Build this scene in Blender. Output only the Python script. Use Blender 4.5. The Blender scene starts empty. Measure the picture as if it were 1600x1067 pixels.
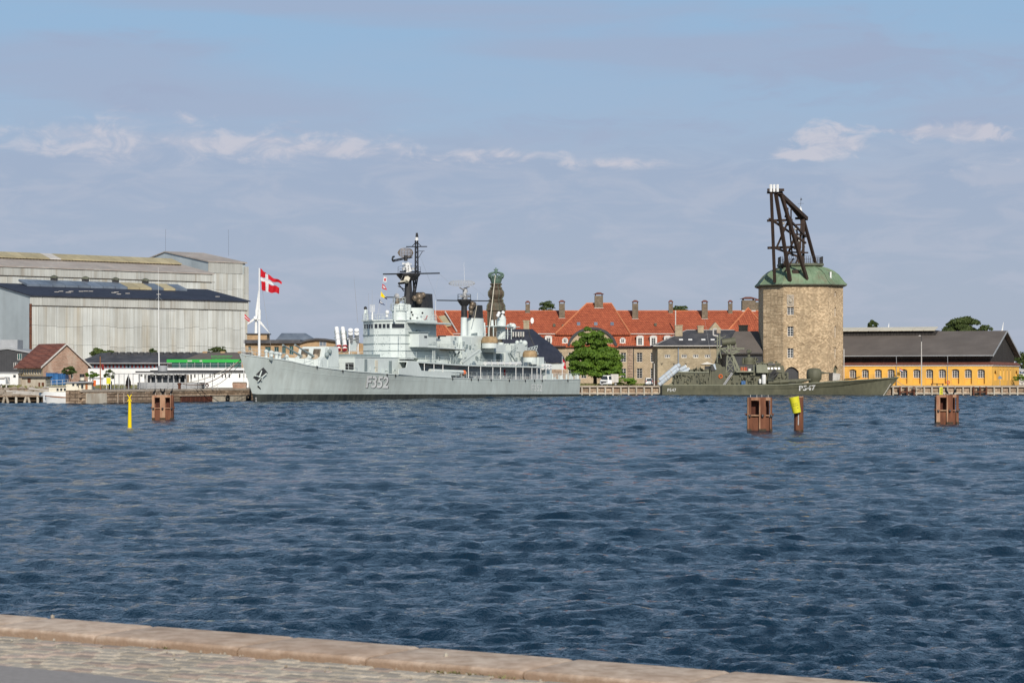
import bpy, math, random
import numpy as np
from mathutils import Vector, Matrix
random.seed(7)
rng = np.random.default_rng(7)
R = math.radians
sc = bpy.context.scene
col = sc.collection
# ---------------------------------------------------------------- camera
F = 3440.0      # focal length in photo pixels (photo 1600 wide)
CH = 3.8        # eye height above the water
HY = 588.0      # horizon row in the photo
cam = bpy.data.objects.new('camera', bpy.data.cameras.new('camera'))
col.objects.link(cam)
cam.location = (0, 0, CH)
cam.rotation_euler = (R(90), 0, 0)
cam.data.sensor_width = 36.0
cam.data.lens = F/1600*36.0
cam.data.shift_y = (HY-533.5)/1600
cam.data.clip_start = 0.5
cam.data.clip_end = 12000
cam.data.dof.use_dof = True
cam.data.dof.focus_distance = 300
cam.data.dof.aperture_fstop = 9
sc.camera = cam
# ---------------------------------------------------------------- light
SUN_AZ, SUN_EL = 12.0, 30.0
S = Vector((math.sin(R(SUN_AZ))*math.cos(R(SUN_EL)), -math.cos(R(SUN_AZ))*math.cos(R(SUN_EL)), math.sin(R(SUN_EL))))
sun = bpy.data.objects.new('sun', bpy.data.lights.new('sun', 'SUN'))
col.objects.link(sun)
sun.data.energy = 4.2
sun.data.angle = R(0.55)
sun.data.color = (1.0, 0.93, 0.83)
sun.rotation_euler = S.to_track_quat('Z', 'Y').to_euler()
sun.location = (0, -50, 100)
vs = sc.view_settings
sc.display_settings.display_device = 'sRGB'
vs.view_transform = 'Standard'; vs.look = 'None'; vs.gamma = 1; vs.use_curve_mapping = False
vs.exposure = 0.0

def build_world():
    w = bpy.data.worlds.new('World'); sc.world = w; w.use_nodes = True
    nt = w.node_tree; N = nt.nodes; Lk = nt.links; N.clear()
    def nd(t, **k):
        n = N.new(t)
        for a, b in k.items(): setattr(n, a, b)
        return n
    def math_(op, a, b=None, c=None, clamp=False):
        n = nd('ShaderNodeMath', operation=op, use_clamp=clamp)
        for i, x in enumerate((a, b, c)):
            if x is None: continue
            if isinstance(x, (int, float)): n.inputs[i].default_value = x
            else: Lk.new(x, n.inputs[i])
        return n.outputs[0]
    sky = nd('ShaderNodeTexSky', sky_type='NISHITA', sun_disc=False)
    sky.sun_elevation = R(SUN_EL); sky.sun_rotation = R(180-SUN_AZ)
    sky.air_density = 1.0; sky.dust_density = 0.8; sky.ozone_density = 1.5
    tc = nd('ShaderNodeTexCoord')
    sp = nd('ShaderNodeSeparateXYZ'); Lk.new(tc.outputs['Generated'], sp.inputs[0])
    x, y, z = sp.outputs
    az = math_('ARCTAN2', x, y)                 # 0 straight ahead, radians
    el = math_('ARCSINE', z)
    def noise(sx, sy, off, detail=6, rough=.55, dist=0.0):
        cv = nd('ShaderNodeCombineXYZ')
        # direction based, seamless: stretch z
        mp = nd('ShaderNodeVectorMath', operation='MULTIPLY_ADD')
        Lk.new(tc.outputs['Generated'], mp.inputs[0]); mp.inputs[1].default_value = (sx, sx, sy); mp.inputs[2].default_value = off
        n = nd('ShaderNodeTexNoise'); Lk.new(mp.outputs[0], n.inputs['Vector'])
        n.inputs['Scale'].default_value = 1; n.inputs['Detail'].default_value = detail
        n.inputs['Roughness'].default_value = rough; n.inputs['Distortion'].default_value = dist
        return n.outputs['Fac']
    def ss(v, a, b):
        n = nd('ShaderNodeMapRange', interpolation_type='SMOOTHSTEP'); Lk.new(v, n.inputs[0])
        n.inputs[1].default_value = a; n.inputs[2].default_value = b
        return n.outputs[0]
    def mixc(f, a, b):
        n = nd('ShaderNodeMix', data_type='RGBA'); 
        if isinstance(f, float): n.inputs[0].default_value = f
        else: Lk.new(f, n.inputs[0])
        for i, c in ((6, a), (7, b)):
            if isinstance(c, tuple): n.inputs[i].default_value = (*c, 1)
            else: Lk.new(c, n.inputs[i])
        return n.outputs[2]
    n1 = noise(9, 60, (3.1, 1.7, 0.2), 7, .6, .4)
    n2 = noise(26, 92, (7.3, 2.2, 5.0), 8, .6, .6)
    n3 = noise(5, 34, (1.1, 9.2, 2.0), 4, .5, .3)
    # el in degrees perturbed by noise
    eld = math_('MULTIPLY', el, 180/math.pi)
    nn = math_('ADD', math_('MULTIPLY', math_('SUBTRACT', n2, .5), 1.6), math_('MULTIPLY', math_('SUBTRACT', n1, .5), 1.6))
    e1 = math_('ADD', eld, nn)
    # veil: low blue-grey cloud deck, dense below ~5.7 deg, breaking up above
    veil = math_('SUBTRACT', 1.0, ss(e1, 5.1, 6.9))
    veil2 = math_('MULTIPLY', ss(n3, .44, .66), math_('SUBTRACT', 1.0, ss(eld, 9.0, 16.0)))
    clear = (0.295, 0.47, 0.685)
    grey = (0.345, 0.42, 0.575)
    low = (0.385, 0.445, 0.565)
    mauve = (0.36, 0.42, 0.575)
    veil_c = mixc(ss(eld, .5, 6.0), low, grey)
    veil_c = mixc(math_('MULTIPLY', ss(n2, .42, .66), .8), veil_c, (0.43, 0.475, 0.60))
    base = mixc(ss(e1, 5.0, 10.5), (0.36, 0.465, 0.63), clear)
    base = mixc(math_('MULTIPLY', veil2, .7), base, mauve)
    base = mixc(math_('MULTIPLY', veil, .92), base, veil_c)
    # pinkish white sunlit edge of the far cumulus bank, ragged along the top of the deck
    azd = math_('MULTIPLY', az, 180/math.pi)
    def blob(px, py, w, h, nf, amp, lo=.0, hi=.35, base_=.8):
        """ragged cloud patch centred on a direction; w, h half sizes in degrees"""
        a0 = math.degrees(math.atan((px-800)/F)); e0 = math.degrees(math.atan((HY-py)/F))
        da = math_('DIVIDE', math_('SUBTRACT', azd, a0), w); de = math_('DIVIDE', math_('SUBTRACT', eld, e0), h)
        d = math_('SQRT', math_('ADD', math_('MULTIPLY', da, da), math_('MULTIPLY', de, de)))
        v_ = math_('ADD', math_('SUBTRACT', base_, d), math_('MULTIPLY', math_('SUBTRACT', nf, .5), amp))
        return ss(v_, lo, hi)
    n4 = noise(52, 105, (4.4, 1.2, 7.0), 7, .62, .8)
    def many(lst, nf, amp, hi):
        acc = None
        for q in lst:
            v_ = blob(*q, nf, amp, 0.0, hi); acc = v_ if acc is None else math_('MAXIMUM', acc, v_)
        return acc
    nmix = math_('ADD', math_('MULTIPLY', n4, .5), math_('MULTIPLY', n2, .5))
    greyb = many([(1380, 120, 5.5, 1.5), (1600, 100, 1.6, 1.4), (1105, 115, 1.2, .35), (200, 155, 4.0, .55), (440, 205, 5, .5), (900, 205, 6.5, .6), (180, 72, 2.2, .3), (1500, 205, 3, .5)], n2, 5.0, 1.3)
    base = mixc(math_('MULTIPLY', greyb, .62), base, (0.345, 0.405, 0.565))
    wl = many([(290, 226, 8.0, .85), (130, 216, 3.2, .55), (520, 236, 4.2, .55), (770, 246, 2.4, .34), (960, 258, 2.6, .22)], nmix, 3.4, .8)
    wr = many([(1290, 222, 1.5, .62), (1250, 243, 1.6, .28), (1490, 214, 1.9, .38), (1580, 280, 2.2, .5)], nmix, 3.4, .55)
    gate = ss(noise(7, 60, (2.45, 4.1, 8.0), 6, .6), .56, .66)
    around = math_('MULTIPLY', math_('MULTIPLY', gate, ss(math_('ABSOLUTE', azd), 15.0, 22.0)), math_('MULTIPLY', ss(eld, 4.5, 5.5), math_('SUBTRACT', 1.0, ss(eld, 7.5, 11.0))))
    # flat dark base of the bank cuts the white off below
    cut = ss(math_('ADD', eld, math_('MULTIPLY', math_('SUBTRACT', n4, .5), 1.4)), 5.15, 5.7)
    wf = math_('MULTIPLY', math_('MAXIMUM', math_('MAXIMUM', wl, wr), around), math_('ADD', math_('MULTIPLY', cut, .85), .15))
    base = mixc(math_('MULTIPLY', wf, .72), base, mixc(ss(n4, .42, .6), (0.50, 0.515, 0.62), (0.64, 0.61, 0.67)))
    cb = nd('ShaderNodeBackground'); Lk.new(base, cb.inputs[0]); cb.inputs[1].default_value = 1.0
    sb = nd('ShaderNodeBackground'); Lk.new(sky.outputs[0], sb.inputs[0]); sb.inputs[1].default_value = 0.085
    # cloud layer covers the low sky and thins out overhead into plain blue
    up = math_('SUBTRACT', 1.0, ss(eld, 12.0, 45.0))
    fac = math_('ADD', math_('MULTIPLY', up, .80), .12, clamp=True)
    mx = nd('ShaderNodeMixShader'); Lk.new(fac, mx.inputs[0]); Lk.new(sb.outputs[0], mx.inputs[1]); Lk.new(cb.outputs[0], mx.inputs[2])
    out = nd('ShaderNodeOutputWorld'); Lk.new(mx.outputs[0], out.inputs[0])
build_world()

# ---------------------------------------------------------------- helpers
def P(px, py, Y): return Vector(((px-800)*Y/F, Y, CH-(py-HY)*Y/F))
def PX(px, Y): return (px-800)*Y/F
def PZ(py, Y): return CH-(py-HY)*Y/F
def along(ox, oy, dx, dy, px):           # distance along a ground line that shows at column px
    k = (px-800)/F
    return (k*oy-ox)/(dx-k*dy)

class MB:
    def __init__(s): s.v = []; s.f = []
    def poly(s, pts):
        n = len(s.v); s.v += [tuple(p) for p in pts]; s.f.append(tuple(range(n, n+len(pts)))); return s
    def hexa(s, b, t):
        n = len(s.v); s.v += [tuple(p) for p in b]+[tuple(p) for p in t]; k = len(b)
        s.f.append(tuple(n+i for i in reversed(range(k)))); s.f.append(tuple(n+k+i for i in range(k)))
        for i in range(k):
            j = (i+1) % k; s.f.append((n+i, n+j, n+k+j, n+k+i))
        return s
    def box(s, x0, x1, y0, y1, z0, z1):
        return s.hexa([(x0, y0, z0), (x1, y0, z0), (x1, y1, z0), (x0, y1, z0)], [(x0, y0, z1), (x1, y0, z1), (x1, y1, z1), (x0, y1, z1)])
    def prism(s, pts, vec):
        vec = Vector(vec); return s.hexa(pts, [Vector(p)+vec for p in pts])
    def slab(s, pts, t): return s.prism([Vector(p)-Vector((0, 0, t)) for p in pts], (0, 0, t))
    def tube(s, a, b, r, r2=None, n=6, cap=True):
        a = Vector(a); b = Vector(b); r2 = r if r2 is None else r2
        d = (b-a)
        if d.length < 1e-6: return s
        q = d.to_track_quat('Z', 'Y'); m = len(s.v)
        off = math.pi/4 if n == 4 else 0
        for (c, rr) in ((a, r), (b, r2)):
            for i in range(n):
                t = 2*math.pi*i/n+off
                s.v.append(tuple(c+q @ Vector((rr*math.cos(t), rr*math.sin(t), 0))))
        for i in range(n):
            j = (i+1) % n; s.f.append((m+i, m+j, m+n+j, m+n+i))
        if cap: s.f.append(tuple(m+i for i in reversed(range(n)))); s.f.append(tuple(m+n+i for i in range(n)))
        return s
    def path(s, pts, r, n=5):
        for a, b in zip(pts[:-1], pts[1:]): s.tube(a, b, r, n=n)
        return s
    def rings(s, rings, cap=True):
        m = len(s.v); k = len(rings[0])
        for rg in rings: s.v += [tuple(p) for p in rg]
        for i in range(len(rings)-1):
            for j in range(k):
                l = (j+1) % k; s.f.append((m+i*k+j, m+i*k+l, m+(i+1)*k+l, m+(i+1)*k+j))
        if cap:
            s.f.append(tuple(m+j for j in reversed(range(k)))); e = m+(len(rings)-1)*k
            s.f.append(tuple(e+j for j in range(k)))
        return s
    def grid(s, rows):
        m = len(s.v); k = len(rows[0])
        for rg in rows: s.v += [tuple(p) for p in rg]
        for i in range(len(rows)-1):
            for j in range(k-1): s.f.append((m+i*k+j, m+i*k+j+1, m+(i+1)*k+j+1, m+(i+1)*k+j))
        return s
    def lathe(s, c, prof, n=12, sx=1, sy=1, rot=0):
        c = Vector(c); rg = []
        for (r, z) in prof:
            rg.append([(c.x+sx*max(r, 1e-3)*math.cos(2*math.pi*i/n+rot), c.y+sy*max(r, 1e-3)*math.sin(2*math.pi*i/n+rot), c.z+z) for i in range(n)])
        return s.rings(rg)
    def ball(s, c, r, n=10, sz=1, half=False):
        a0 = 0 if half else -math.pi/2
        k = max(3, n//2)
        return s.lathe(c, [(r*math.cos(a0+(math.pi/2-a0)*i/k), r*sz*math.sin(a0+(math.pi/2-a0)*i/k)) for i in range(k+1)], n)
    def rail(s, pts, h=1.0, step=1.6, r=.035, bars=3):
        pts = [Vector(p) for p in pts]
        for a, b in zip(pts[:-1], pts[1:]):
            n = max(1, int((b-a).length/step))
            for i in range(n+1):
                p = a.lerp(b, i/n); s.tube(p, p+Vector((0, 0, h)), r, n=4, cap=False)
            for k in range(bars):
                zz = Vector((0, 0, h*(k+1)/bars)); s.tube(a+zz, b+zz, r*.8, n=4, cap=False)
        return s
    def lattice(s, a0, a1, b0, b1, n, r):      # two chords and zigzag braces
        a0, a1, b0, b1 = map(Vector, (a0, a1, b0, b1))
        s.tube(a0, a1, r, n=4); s.tube(b0, b1, r, n=4)
        for i in range(n):
            s.tube(a0.lerp(a1, i/n), b0.lerp(b1, (i+1)/n), r*.6, n=4, cap=False)
            s.tube(b0.lerp(b1, i/n), a0.lerp(a1, (i+1)/n), r*.6, n=4, cap=False)
            s.tube(a0.lerp(a1, i/n), b0.lerp(b1, i/n), r*.6, n=4, cap=False)
        return s
    def mesh(s, name, off=(0, 0, 0), smooth=False):
        me = bpy.data.meshes.new(name)
        ox, oy, oz = off
        me.from_pydata([(x-ox, y-oy, z-oz) for x, y, z in s.v], [], s.f)
        me.update()
        if smooth:
            me.shade_smooth(); me.set_sharp_from_angle(angle=R(smooth if smooth > 1 else 35))
        return me

LOC = {}
def thing(name, label, cat, loc=(0, 0, 0), rz=0, group=None):
    o = bpy.data.objects.new(name, None); col.objects.link(o)
    o.location = loc; o.rotation_euler = (0, 0, rz); o.empty_display_size = .5
    o['label'] = label; o['category'] = cat
    if group: o['group'] = group
    LOC[o.name] = tuple(loc) if rz == 0 else (0, 0, 0)
    return o
def part(T, name, mb, m, parent=None, label=None, kind=None, smooth=False):
    me = mb.mesh(name, LOC[T.name], smooth); me.materials.append(m)
    o = bpy.data.objects.new(name, me); col.objects.link(o); o.parent = parent or T
    if label: o['label'] = label
    if kind: o['kind'] = kind
    return o
def solo(name, mb, m, label=None, cat=None, group=None, kind=None, smooth=False, loc=(0, 0, 0)):
    me = mb.mesh(name, loc, smooth); me.materials.append(m)
    o = bpy.data.objects.new(name, me); col.objects.link(o); o.location = loc
    if label: o['label'] = label
    if cat: o['category'] = cat
    if group: o['group'] = group
    if kind: o['kind'] = kind
    return o
def inst(T, name, me, loc, rz=0, parent=None, scale=None):
    o = bpy.data.objects.new(name, me); col.objects.link(o); o.parent = parent or T
    b = LOC[T.name]; o.location = (loc[0]-b[0], loc[1]-b[1], loc[2]-b[2]); o.rotation_euler = (0, 0, rz)
    if scale: o.scale = scale
    return o
def copy_tree(o, parent=None):
    c = o.copy(); col.objects.link(c); c.parent = parent
    for ch in [k for k in bpy.data.objects if k.parent == o]: copy_tree(ch, c)
    if parent is None: LOC[c.name] = LOC.get(o.name, (0, 0, 0))
    return c

# ---------------------------------------------------------------- materials
def mat(name, c, c2=None, sc_=1.0, zs=1.0, rough=.75, metal=0, bump=0.0, rand=0.0, kind='noise', spec=.3, lo=.35, hi=.65,
        big=.12, mortar=None, bw=.24, bh=.075, corr=0.0, grime=None, emit=None, trans=0):
    m = bpy.data.materials.new(name); m.use_nodes = True
    nt = m.node_tree; N = nt.nodes; Lk = nt.links
    b = N['Principled BSDF']
    b.inputs['Roughness'].default_value = rough; b.inputs['Metallic'].default_value = metal
    b.inputs['Specular IOR Level'].default_value = spec
    c2 = c2 or tuple(x*.8 for x in c)
    geo = N.new('ShaderNodeNewGeometry')
    def mul(vec, s):
        n = N.new('ShaderNodeVectorMath'); n.operation = 'MULTIPLY'; Lk.new(vec, n.inputs[0]); n.inputs[1].default_value = s; return n.outputs[0]
    def nz(vec, s, det=5, ro=.6):
        n = N.new('ShaderNodeTexNoise'); Lk.new(vec, n.inputs['Vector']); n.inputs['Scale'].default_value = s
        n.inputs['Detail'].default_value = det; n.inputs['Roughness'].default_value = ro; return n.outputs['Fac']
    def mr(v, a, b_, c_=0, d=1):
        n = N.new('ShaderNodeMapRange'); Lk.new(v, n.inputs[0]); n.inputs[1].default_value = a; n.inputs[2].default_value = b_
        n.inputs[3].default_value = c_; n.inputs[4].default_value = d; return n.outputs[0]
    def mix(f, a, b_, mode='MIX'):
        n = N.new('ShaderNodeMix'); n.data_type = 'RGBA'; n.blend_type = mode
        if isinstance(f, (float, int)): n.inputs[0].default_value = f
        else: Lk.new(f, n.inputs[0])
        for i, cc in ((6, a), (7, b_)):
            if isinstance(cc, tuple): n.inputs[i].default_value = (*cc, 1)
            else: Lk.new(cc, n.inputs[i])
        return n.outputs[2]
    pos = geo.outputs['Position']
    v = mul(pos, (1, 1, zs))
    height = None
    f = nz(v, sc_)
    if kind in ('brick', 'tiles'):
        sp = N.new('ShaderNodeSeparateXYZ'); Lk.new(pos, sp.inputs[0])
        ad = N.new('ShaderNodeMath'); ad.operation = 'MULTIPLY_ADD'; Lk.new(sp.outputs[1], ad.inputs[0]); ad.inputs[1].default_value = .7; Lk.new(sp.outputs[0], ad.inputs[2])
        cb = N.new('ShaderNodeCombineXYZ'); Lk.new(ad.outputs[0], cb.inputs[0]); Lk.new(sp.outputs[2], cb.inputs[1])
        bt = N.new('ShaderNodeTexBrick'); Lk.new(cb.outputs[0], bt.inputs['Vector'])
        bt.inputs['Scale'].default_value = 1; bt.inputs['Brick Width'].default_value = bw; bt.inputs['Row Height'].default_value = bh
        bt.inputs['Mortar Size'].default_value = bh*.12; bt.inputs['Mortar Smooth'].default_value = .4
        bt.inputs['Color1'].default_value = (*c, 1); bt.inputs['Color2'].default_value = (*c2, 1)
        mo = mortar or tuple(x*.6 for x in c); bt.inputs['Mortar'].default_value = (*mo, 1)
        base = bt.outputs['Color']; height = bt.outputs['Fac']
        base = mix(mr(f, lo, hi), base, mix(1.0, base, (.72, .72, .72), 'MULTIPLY'))
    elif kind == 'streak':
        f2 = nz(mul(pos, (1, 1, .035)), sc_*1.6, 4, .7)
        base = mix(mr(f2, lo, hi), c, c2)
        f3 = nz(mul(pos, (1, 1, .06)), sc_*.7, 5, .6)
        base = mix(mr(f3, .52, .72, 0, .7), base, grime or tuple(x*.6 for x in c2))
    else:
        base = mix(mr(f, lo, hi), c, c2)
    if grime and kind != 'streak':
        g = nz(mul(pos, (1, 1, .35)), .5, 6, .65)
        base = mix(mr(g, .5, .68, 0, .75), base, grime)
    if big:
        fb = nz(pos, .13, 3)
        hv = N.new('ShaderNodeHueSaturation'); Lk.new(base, hv.inputs['Color']); Lk.new(mr(fb, .3, .7, 1-big, 1+big), hv.inputs['Value']); base = hv.outputs[0]
    if rand:
        oi = N.new('ShaderNodeObjectInfo')
        hv = N.new('ShaderNodeHueSaturation'); Lk.new(base, hv.inputs['Color']); Lk.new(mr(oi.outputs['Random'], 0, 1, 1-rand, 1+rand), hv.inputs['Value'])
        base = hv.outputs[0]
    Lk.new(base, b.inputs['Base Color'])
    if corr:
        sp = N.new('ShaderNodeSeparateXYZ'); Lk.new(pos, sp.inputs[0])
        ad = N.new('ShaderNodeMath'); ad.operation = 'ADD'; Lk.new(sp.outputs[1], ad.inputs[0]); Lk.new(sp.outputs[0], ad.inputs[1])
        m1 = N.new('ShaderNodeMath'); m1.operation = 'MULTIPLY'; Lk.new(ad.outputs[0], m1.inputs[0]); m1.inputs[1].default_value = 2*math.pi/corr
        s1 = N.new('ShaderNodeMath'); s1.operation = 'SINE'; Lk.new(m1.outputs[0], s1.inputs[0]); height = s1.outputs[0]
    if bump:
        bn = N.new('ShaderNodeBump'); bn.inputs['Strength'].default_value = .8; bn.inputs['Distance'].default_value = bump
        Lk.new(height if height is not None else nz(v, sc_*3), bn.inputs['Height']); Lk.new(bn.outputs[0], b.inputs['Normal'])
        if kind in ('brick',): bn.invert = True
    if emit: b.inputs['Emission Color'].default_value = (*c, 1); b.inputs['Emission Strength'].default_value = emit
    if trans:
        b.inputs['Transmission Weight'].default_value = 0
        tr = N.new('ShaderNodeBsdfTranslucent'); Lk.new(base, tr.inputs[0])
        ms = N.new('ShaderNodeMixShader'); ms.inputs[0].default_value = trans
        Lk.new(b.outputs[0], ms.inputs[1]); Lk.new(tr.outputs[0], ms.inputs[2]); Lk.new(ms.outputs[0], N['Material Output'].inputs[0])
    return m

M = {}
M['hull'] = mat('hull_grey', (.52, .575, .545), (.47, .52, .49), 1.2, .3, .5, bump=.0035, corr=1.5, big=.10, grime=(.42, .45, .42))
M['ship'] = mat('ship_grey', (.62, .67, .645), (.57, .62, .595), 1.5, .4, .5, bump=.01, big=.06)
M['shipd'] = mat('ship_dark_shade_grey', (.26, .31, .31), (.20, .24, .24), 1.5, .4, .6)  # darker ship grey for real dark parts and for painted shade
M['boot'] = mat('boot_topping', (.022, .026, .026), (.06, .065, .055), 1.5, .3, .6)
M['black'] = mat('soot_black', (.018, .019, .022), (.035, .033, .033), 2, 1, .5)
M['white'] = mat('white_paint', (.80, .80, .78), (.72, .72, .70), 2, 1, .5)
M['redp'] = mat('red_paint', (.42, .015, .02), (.36, .02, .025), 3, 1, .5)
M['orange'] = mat('orange_paint', (.75, .16, .04), None, 3)
M['brass'] = mat('brown_cowl', (.22, .17, .12), (.10, .08, .06), 3, 1, .4, metal=.3)
M['canvas'] = mat('tan_canvas', (.42, .30, .17), (.28, .19, .10), 1.3, 1, .9, bump=.05)
M['glass'] = mat('dark_glass', (.02, .025, .03), (.03, .035, .04), 2, 1, .12, spec=.6)
M['glassb'] = mat('bluish_glass', (.10, .125, .165), (.17, .20, .24), .4, 1, .45, spec=.5, rand=.15)
M['olive'] = mat('olive_paint', (.128, .125, .082), (.09, .09, .06), 1.2, .4, .6, bump=.01, big=.1)
M['olivel'] = mat('light_olive_paint', (.22, .225, .16), (.18, .185, .13), 1.2, .4, .6, big=.1)
M['olived'] = mat('dark_olive_paint', (.035, .04, .03), (.05, .055, .04), 1.2, .4, .6)
M['missile'] = mat('grey_canister', (.47, .52, .57), (.40, .45, .50), 2, 1, .5)
M['rope'] = mat('rope', (.55, .52, .46), (.4, .37, .3), 5)
M['roped'] = mat('dark_rope', (.12, .07, .05), (.2, .15, .12), 5)
M['hallw'] = mat('hall_cladding', (.52, .535, .51), (.43, .43, .395), .55, 1, .7, kind='streak', grime=(.33, .27, .18), rand=.09, lo=.42, hi=.58, bump=.012, corr=.9)
M['hallg'] = mat('hall_gable_cladding', (.43, .48, .50), (.40, .45, .47), .5, 1, .7, kind='streak', grime=(.37, .41, .42), rand=.03, bump=.04, corr=.9)
M['hallf'] = mat('hall_fascia', (.45, .455, .425), (.38, .38, .35), .9, 1, .7, kind='streak', grime=(.26, .22, .17), rand=.08, bump=.012, corr=.9)
M['navy'] = mat('navy_roof', (.022, .027, .045), (.035, .04, .06), .8, 1, .75)
M['pinkroof'] = mat('faded_pink_roof', (.40, .335, .29), (.33, .30, .27), .7, 1, .8, grime=(.46, .43, .38), rand=.08)
M['tanroof'] = mat('tan_rooflight', (.42, .36, .22), (.34, .29, .18), .6, 1, .7, rand=.12)
M['rust'] = mat('rust', (.16, .06, .03), (.07, .03, .02), 3, .5, .85, bump=.03)
M['tile'] = mat('orange_roof_tiles', (.52, .135, .062), (.40, .095, .045), 1.6, 1, .8, kind='tiles', bw=.5, bh=.42, mortar=(.22, .055, .028), bump=.08, big=.12, lo=.4, hi=.7)
M['tile2'] = mat('brown_roof_tiles', (.27, .10, .065), (.20, .085, .06), 1.6, 1, .8, kind='tiles', bw=.5, bh=.35, mortar=(.13, .04, .03), bump=.05)
M['ridge'] = mat('ridge_tiles', (.62, .24, .11), (.5, .17, .08), 3)
M['sandw'] = mat('sand_stone_wall', (.56, .45, .31), (.50, .39, .26), .7, 1, .85, big=.08, grime=(.44, .34, .25), kind='brick', bw=.6, bh=.3, mortar=(.30, .24, .16), bump=.01)
M['pinkst'] = mat('pink_sandstone', (.45, .33, .24), (.40, .29, .21), 1, 1, .85, kind='brick', bw=1.6, bh=.6, mortar=(.25, .18, .13), bump=.03)
M['beigeb'] = mat('beige_brick', (.52, .43, .29), (.43, .35, .23), 1.2, 1, .85, kind='brick', bw=.5, bh=.2, mortar=(.36, .29, .20), bump=.02, grime=(.36, .30, .21))
M['slate'] = mat('dark_slate_roof', (.055, .056, .062), (.085, .083, .088), .5, 1, .7, big=.2, lo=.45, hi=.6)
M['stone'] = mat('tower_stone', (.80, .61, .39), (.42, .30, .18), 2.2, 1, .9, kind='brick', bw=.42, bh=.2, mortar=(.40, .30, .19), bump=.06, big=.15, grime=(.36, .27, .17), lo=.45, hi=.6)
M['copper'] = mat('green_copper', (.15, .225, .135), (.21, .29, .185), .9, .5, .65, big=.2, grime=(.17, .155, .10), bump=.03, corr=1.1)
M['copperd'] = mat('dark_copper', (.13, .14, .10), (.08, .08, .06), 1, .5, .7)
M['timber'] = mat('tarred_timber', (.030, .022, .018), (.055, .032, .022), 3, .3, .75, bump=.02)
M['yellow'] = mat('yellow_render', (.82, .46, .085), (.74, .40, .075), .7, .8, .85, big=.08, grime=(.62, .36, .12))
M['wood'] = mat('dark_wood_cladding', (.045, .040, .036), (.032, .028, .026), 1.5, .2, .85, bump=.03, corr=.35)
M['feltroof'] = mat('grey_brown_roof', (.118, .100, .088), (.14, .12, .105), .35, 1, .8, big=.12, bump=.03, corr=.9)
M['cream'] = mat('cream_paint', (.62, .58, .47), (.55, .50, .40), 1, 1, .6)
M['winf'] = mat('white_window_frame', (.74, .72, .68), (.66, .64, .60), 4, 1, .6)
M['brickr'] = mat('patched_red_brick', (.45, .28, .20), (.36, .20, .14), .8, 1, .9, kind='brick', bw=.5, bh=.25, mortar=(.42, .35, .28), bump=.02, grime=(.50, .42, .34))
M['grd'] = mat('pale_ground', (.33, .29, .23), (.26, .23, .18), .6, 1, .95)
M['grass'] = mat('dry_grass', (.16, .17, .06), (.24, .21, .10), .8, 1, .95, lo=.4, hi=.6)
M['quay'] = mat('old_quay_stone', (.46, .35, .25), (.28, .20, .135), 1.1, 1, .9, kind='brick', bw=1.1, bh=.45, mortar=(.17, .12, .085), bump=.1, grime=(.25, .17, .12), rand=.16)
M['quayt'] = mat('quay_coping', (.42, .36, .29), (.34, .28, .22), 1.5, 1, .9, bump=.02, rand=.1)
M['conc'] = mat('pale_concrete', (.50, .46, .38), (.38, .33, .26), 1.2, .4, .9, bump=.03, rand=.12, grime=(.30, .22, .15))
M['pile'] = mat('rusty_pile', (.20, .08, .042), (.085, .034, .02), 2.2, .22, .85, bump=.03, rand=.12, grime=(.12, .05, .03))
M['pilel'] = mat('pale_rusty_steel', (.42, .27, .17), (.26, .12, .07), 2.2, .3, .85, bump=.02, grime=(.30, .14, .08))
M['piled'] = mat('dark_rust', (.10, .035, .022), (.055, .02, .014), 2.5, .5, .9, bump=.03)
M['weed'] = mat('wet_weed', (.030, .022, .012), (.06, .035, .015), 6, 1, .5, bump=.03)
M['yel'] = mat('signal_yellow', (.85, .62, .0), (.80, .58, .0), 1, 1, .45, big=.02)
M['yelb'] = mat('sign_yellow', (.66, .62, .03), (.60, .56, .03), 1, 1, .5, big=.02)
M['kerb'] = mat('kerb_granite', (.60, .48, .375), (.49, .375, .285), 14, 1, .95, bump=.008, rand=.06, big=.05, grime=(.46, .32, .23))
def edge_brown(m, z, c, w=.03):
    """mixes an uneven brown into the colour towards the bottom of the stones"""
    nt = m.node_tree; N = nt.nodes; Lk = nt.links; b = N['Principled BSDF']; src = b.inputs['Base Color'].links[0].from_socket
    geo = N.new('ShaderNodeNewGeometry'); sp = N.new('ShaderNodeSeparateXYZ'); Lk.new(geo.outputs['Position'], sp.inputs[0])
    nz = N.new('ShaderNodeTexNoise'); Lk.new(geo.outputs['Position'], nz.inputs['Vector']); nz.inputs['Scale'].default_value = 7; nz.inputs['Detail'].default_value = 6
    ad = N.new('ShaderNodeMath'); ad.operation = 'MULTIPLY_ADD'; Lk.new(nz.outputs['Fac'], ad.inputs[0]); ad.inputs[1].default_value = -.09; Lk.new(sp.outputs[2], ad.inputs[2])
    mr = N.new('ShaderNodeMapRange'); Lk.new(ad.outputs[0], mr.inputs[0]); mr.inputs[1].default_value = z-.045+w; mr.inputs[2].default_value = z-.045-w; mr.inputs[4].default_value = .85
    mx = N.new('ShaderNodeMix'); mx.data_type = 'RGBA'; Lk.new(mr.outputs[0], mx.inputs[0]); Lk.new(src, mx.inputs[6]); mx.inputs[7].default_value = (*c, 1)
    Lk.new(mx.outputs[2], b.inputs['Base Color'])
edge_brown(M['kerb'], 2.088, (.26, .17, .11), .022)  # kerb colour turns browner towards the bottom
M['sett'] = mat('setts', (.43, .37, .295), (.32, .28, .225), 22, 1, .9, bump=.004, rand=.2)
M['settr'] = mat('reddish_setts', (.42, .33, .27), (.34, .27, .22), 30, 1, .9, bump=.004, rand=.2)
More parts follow.
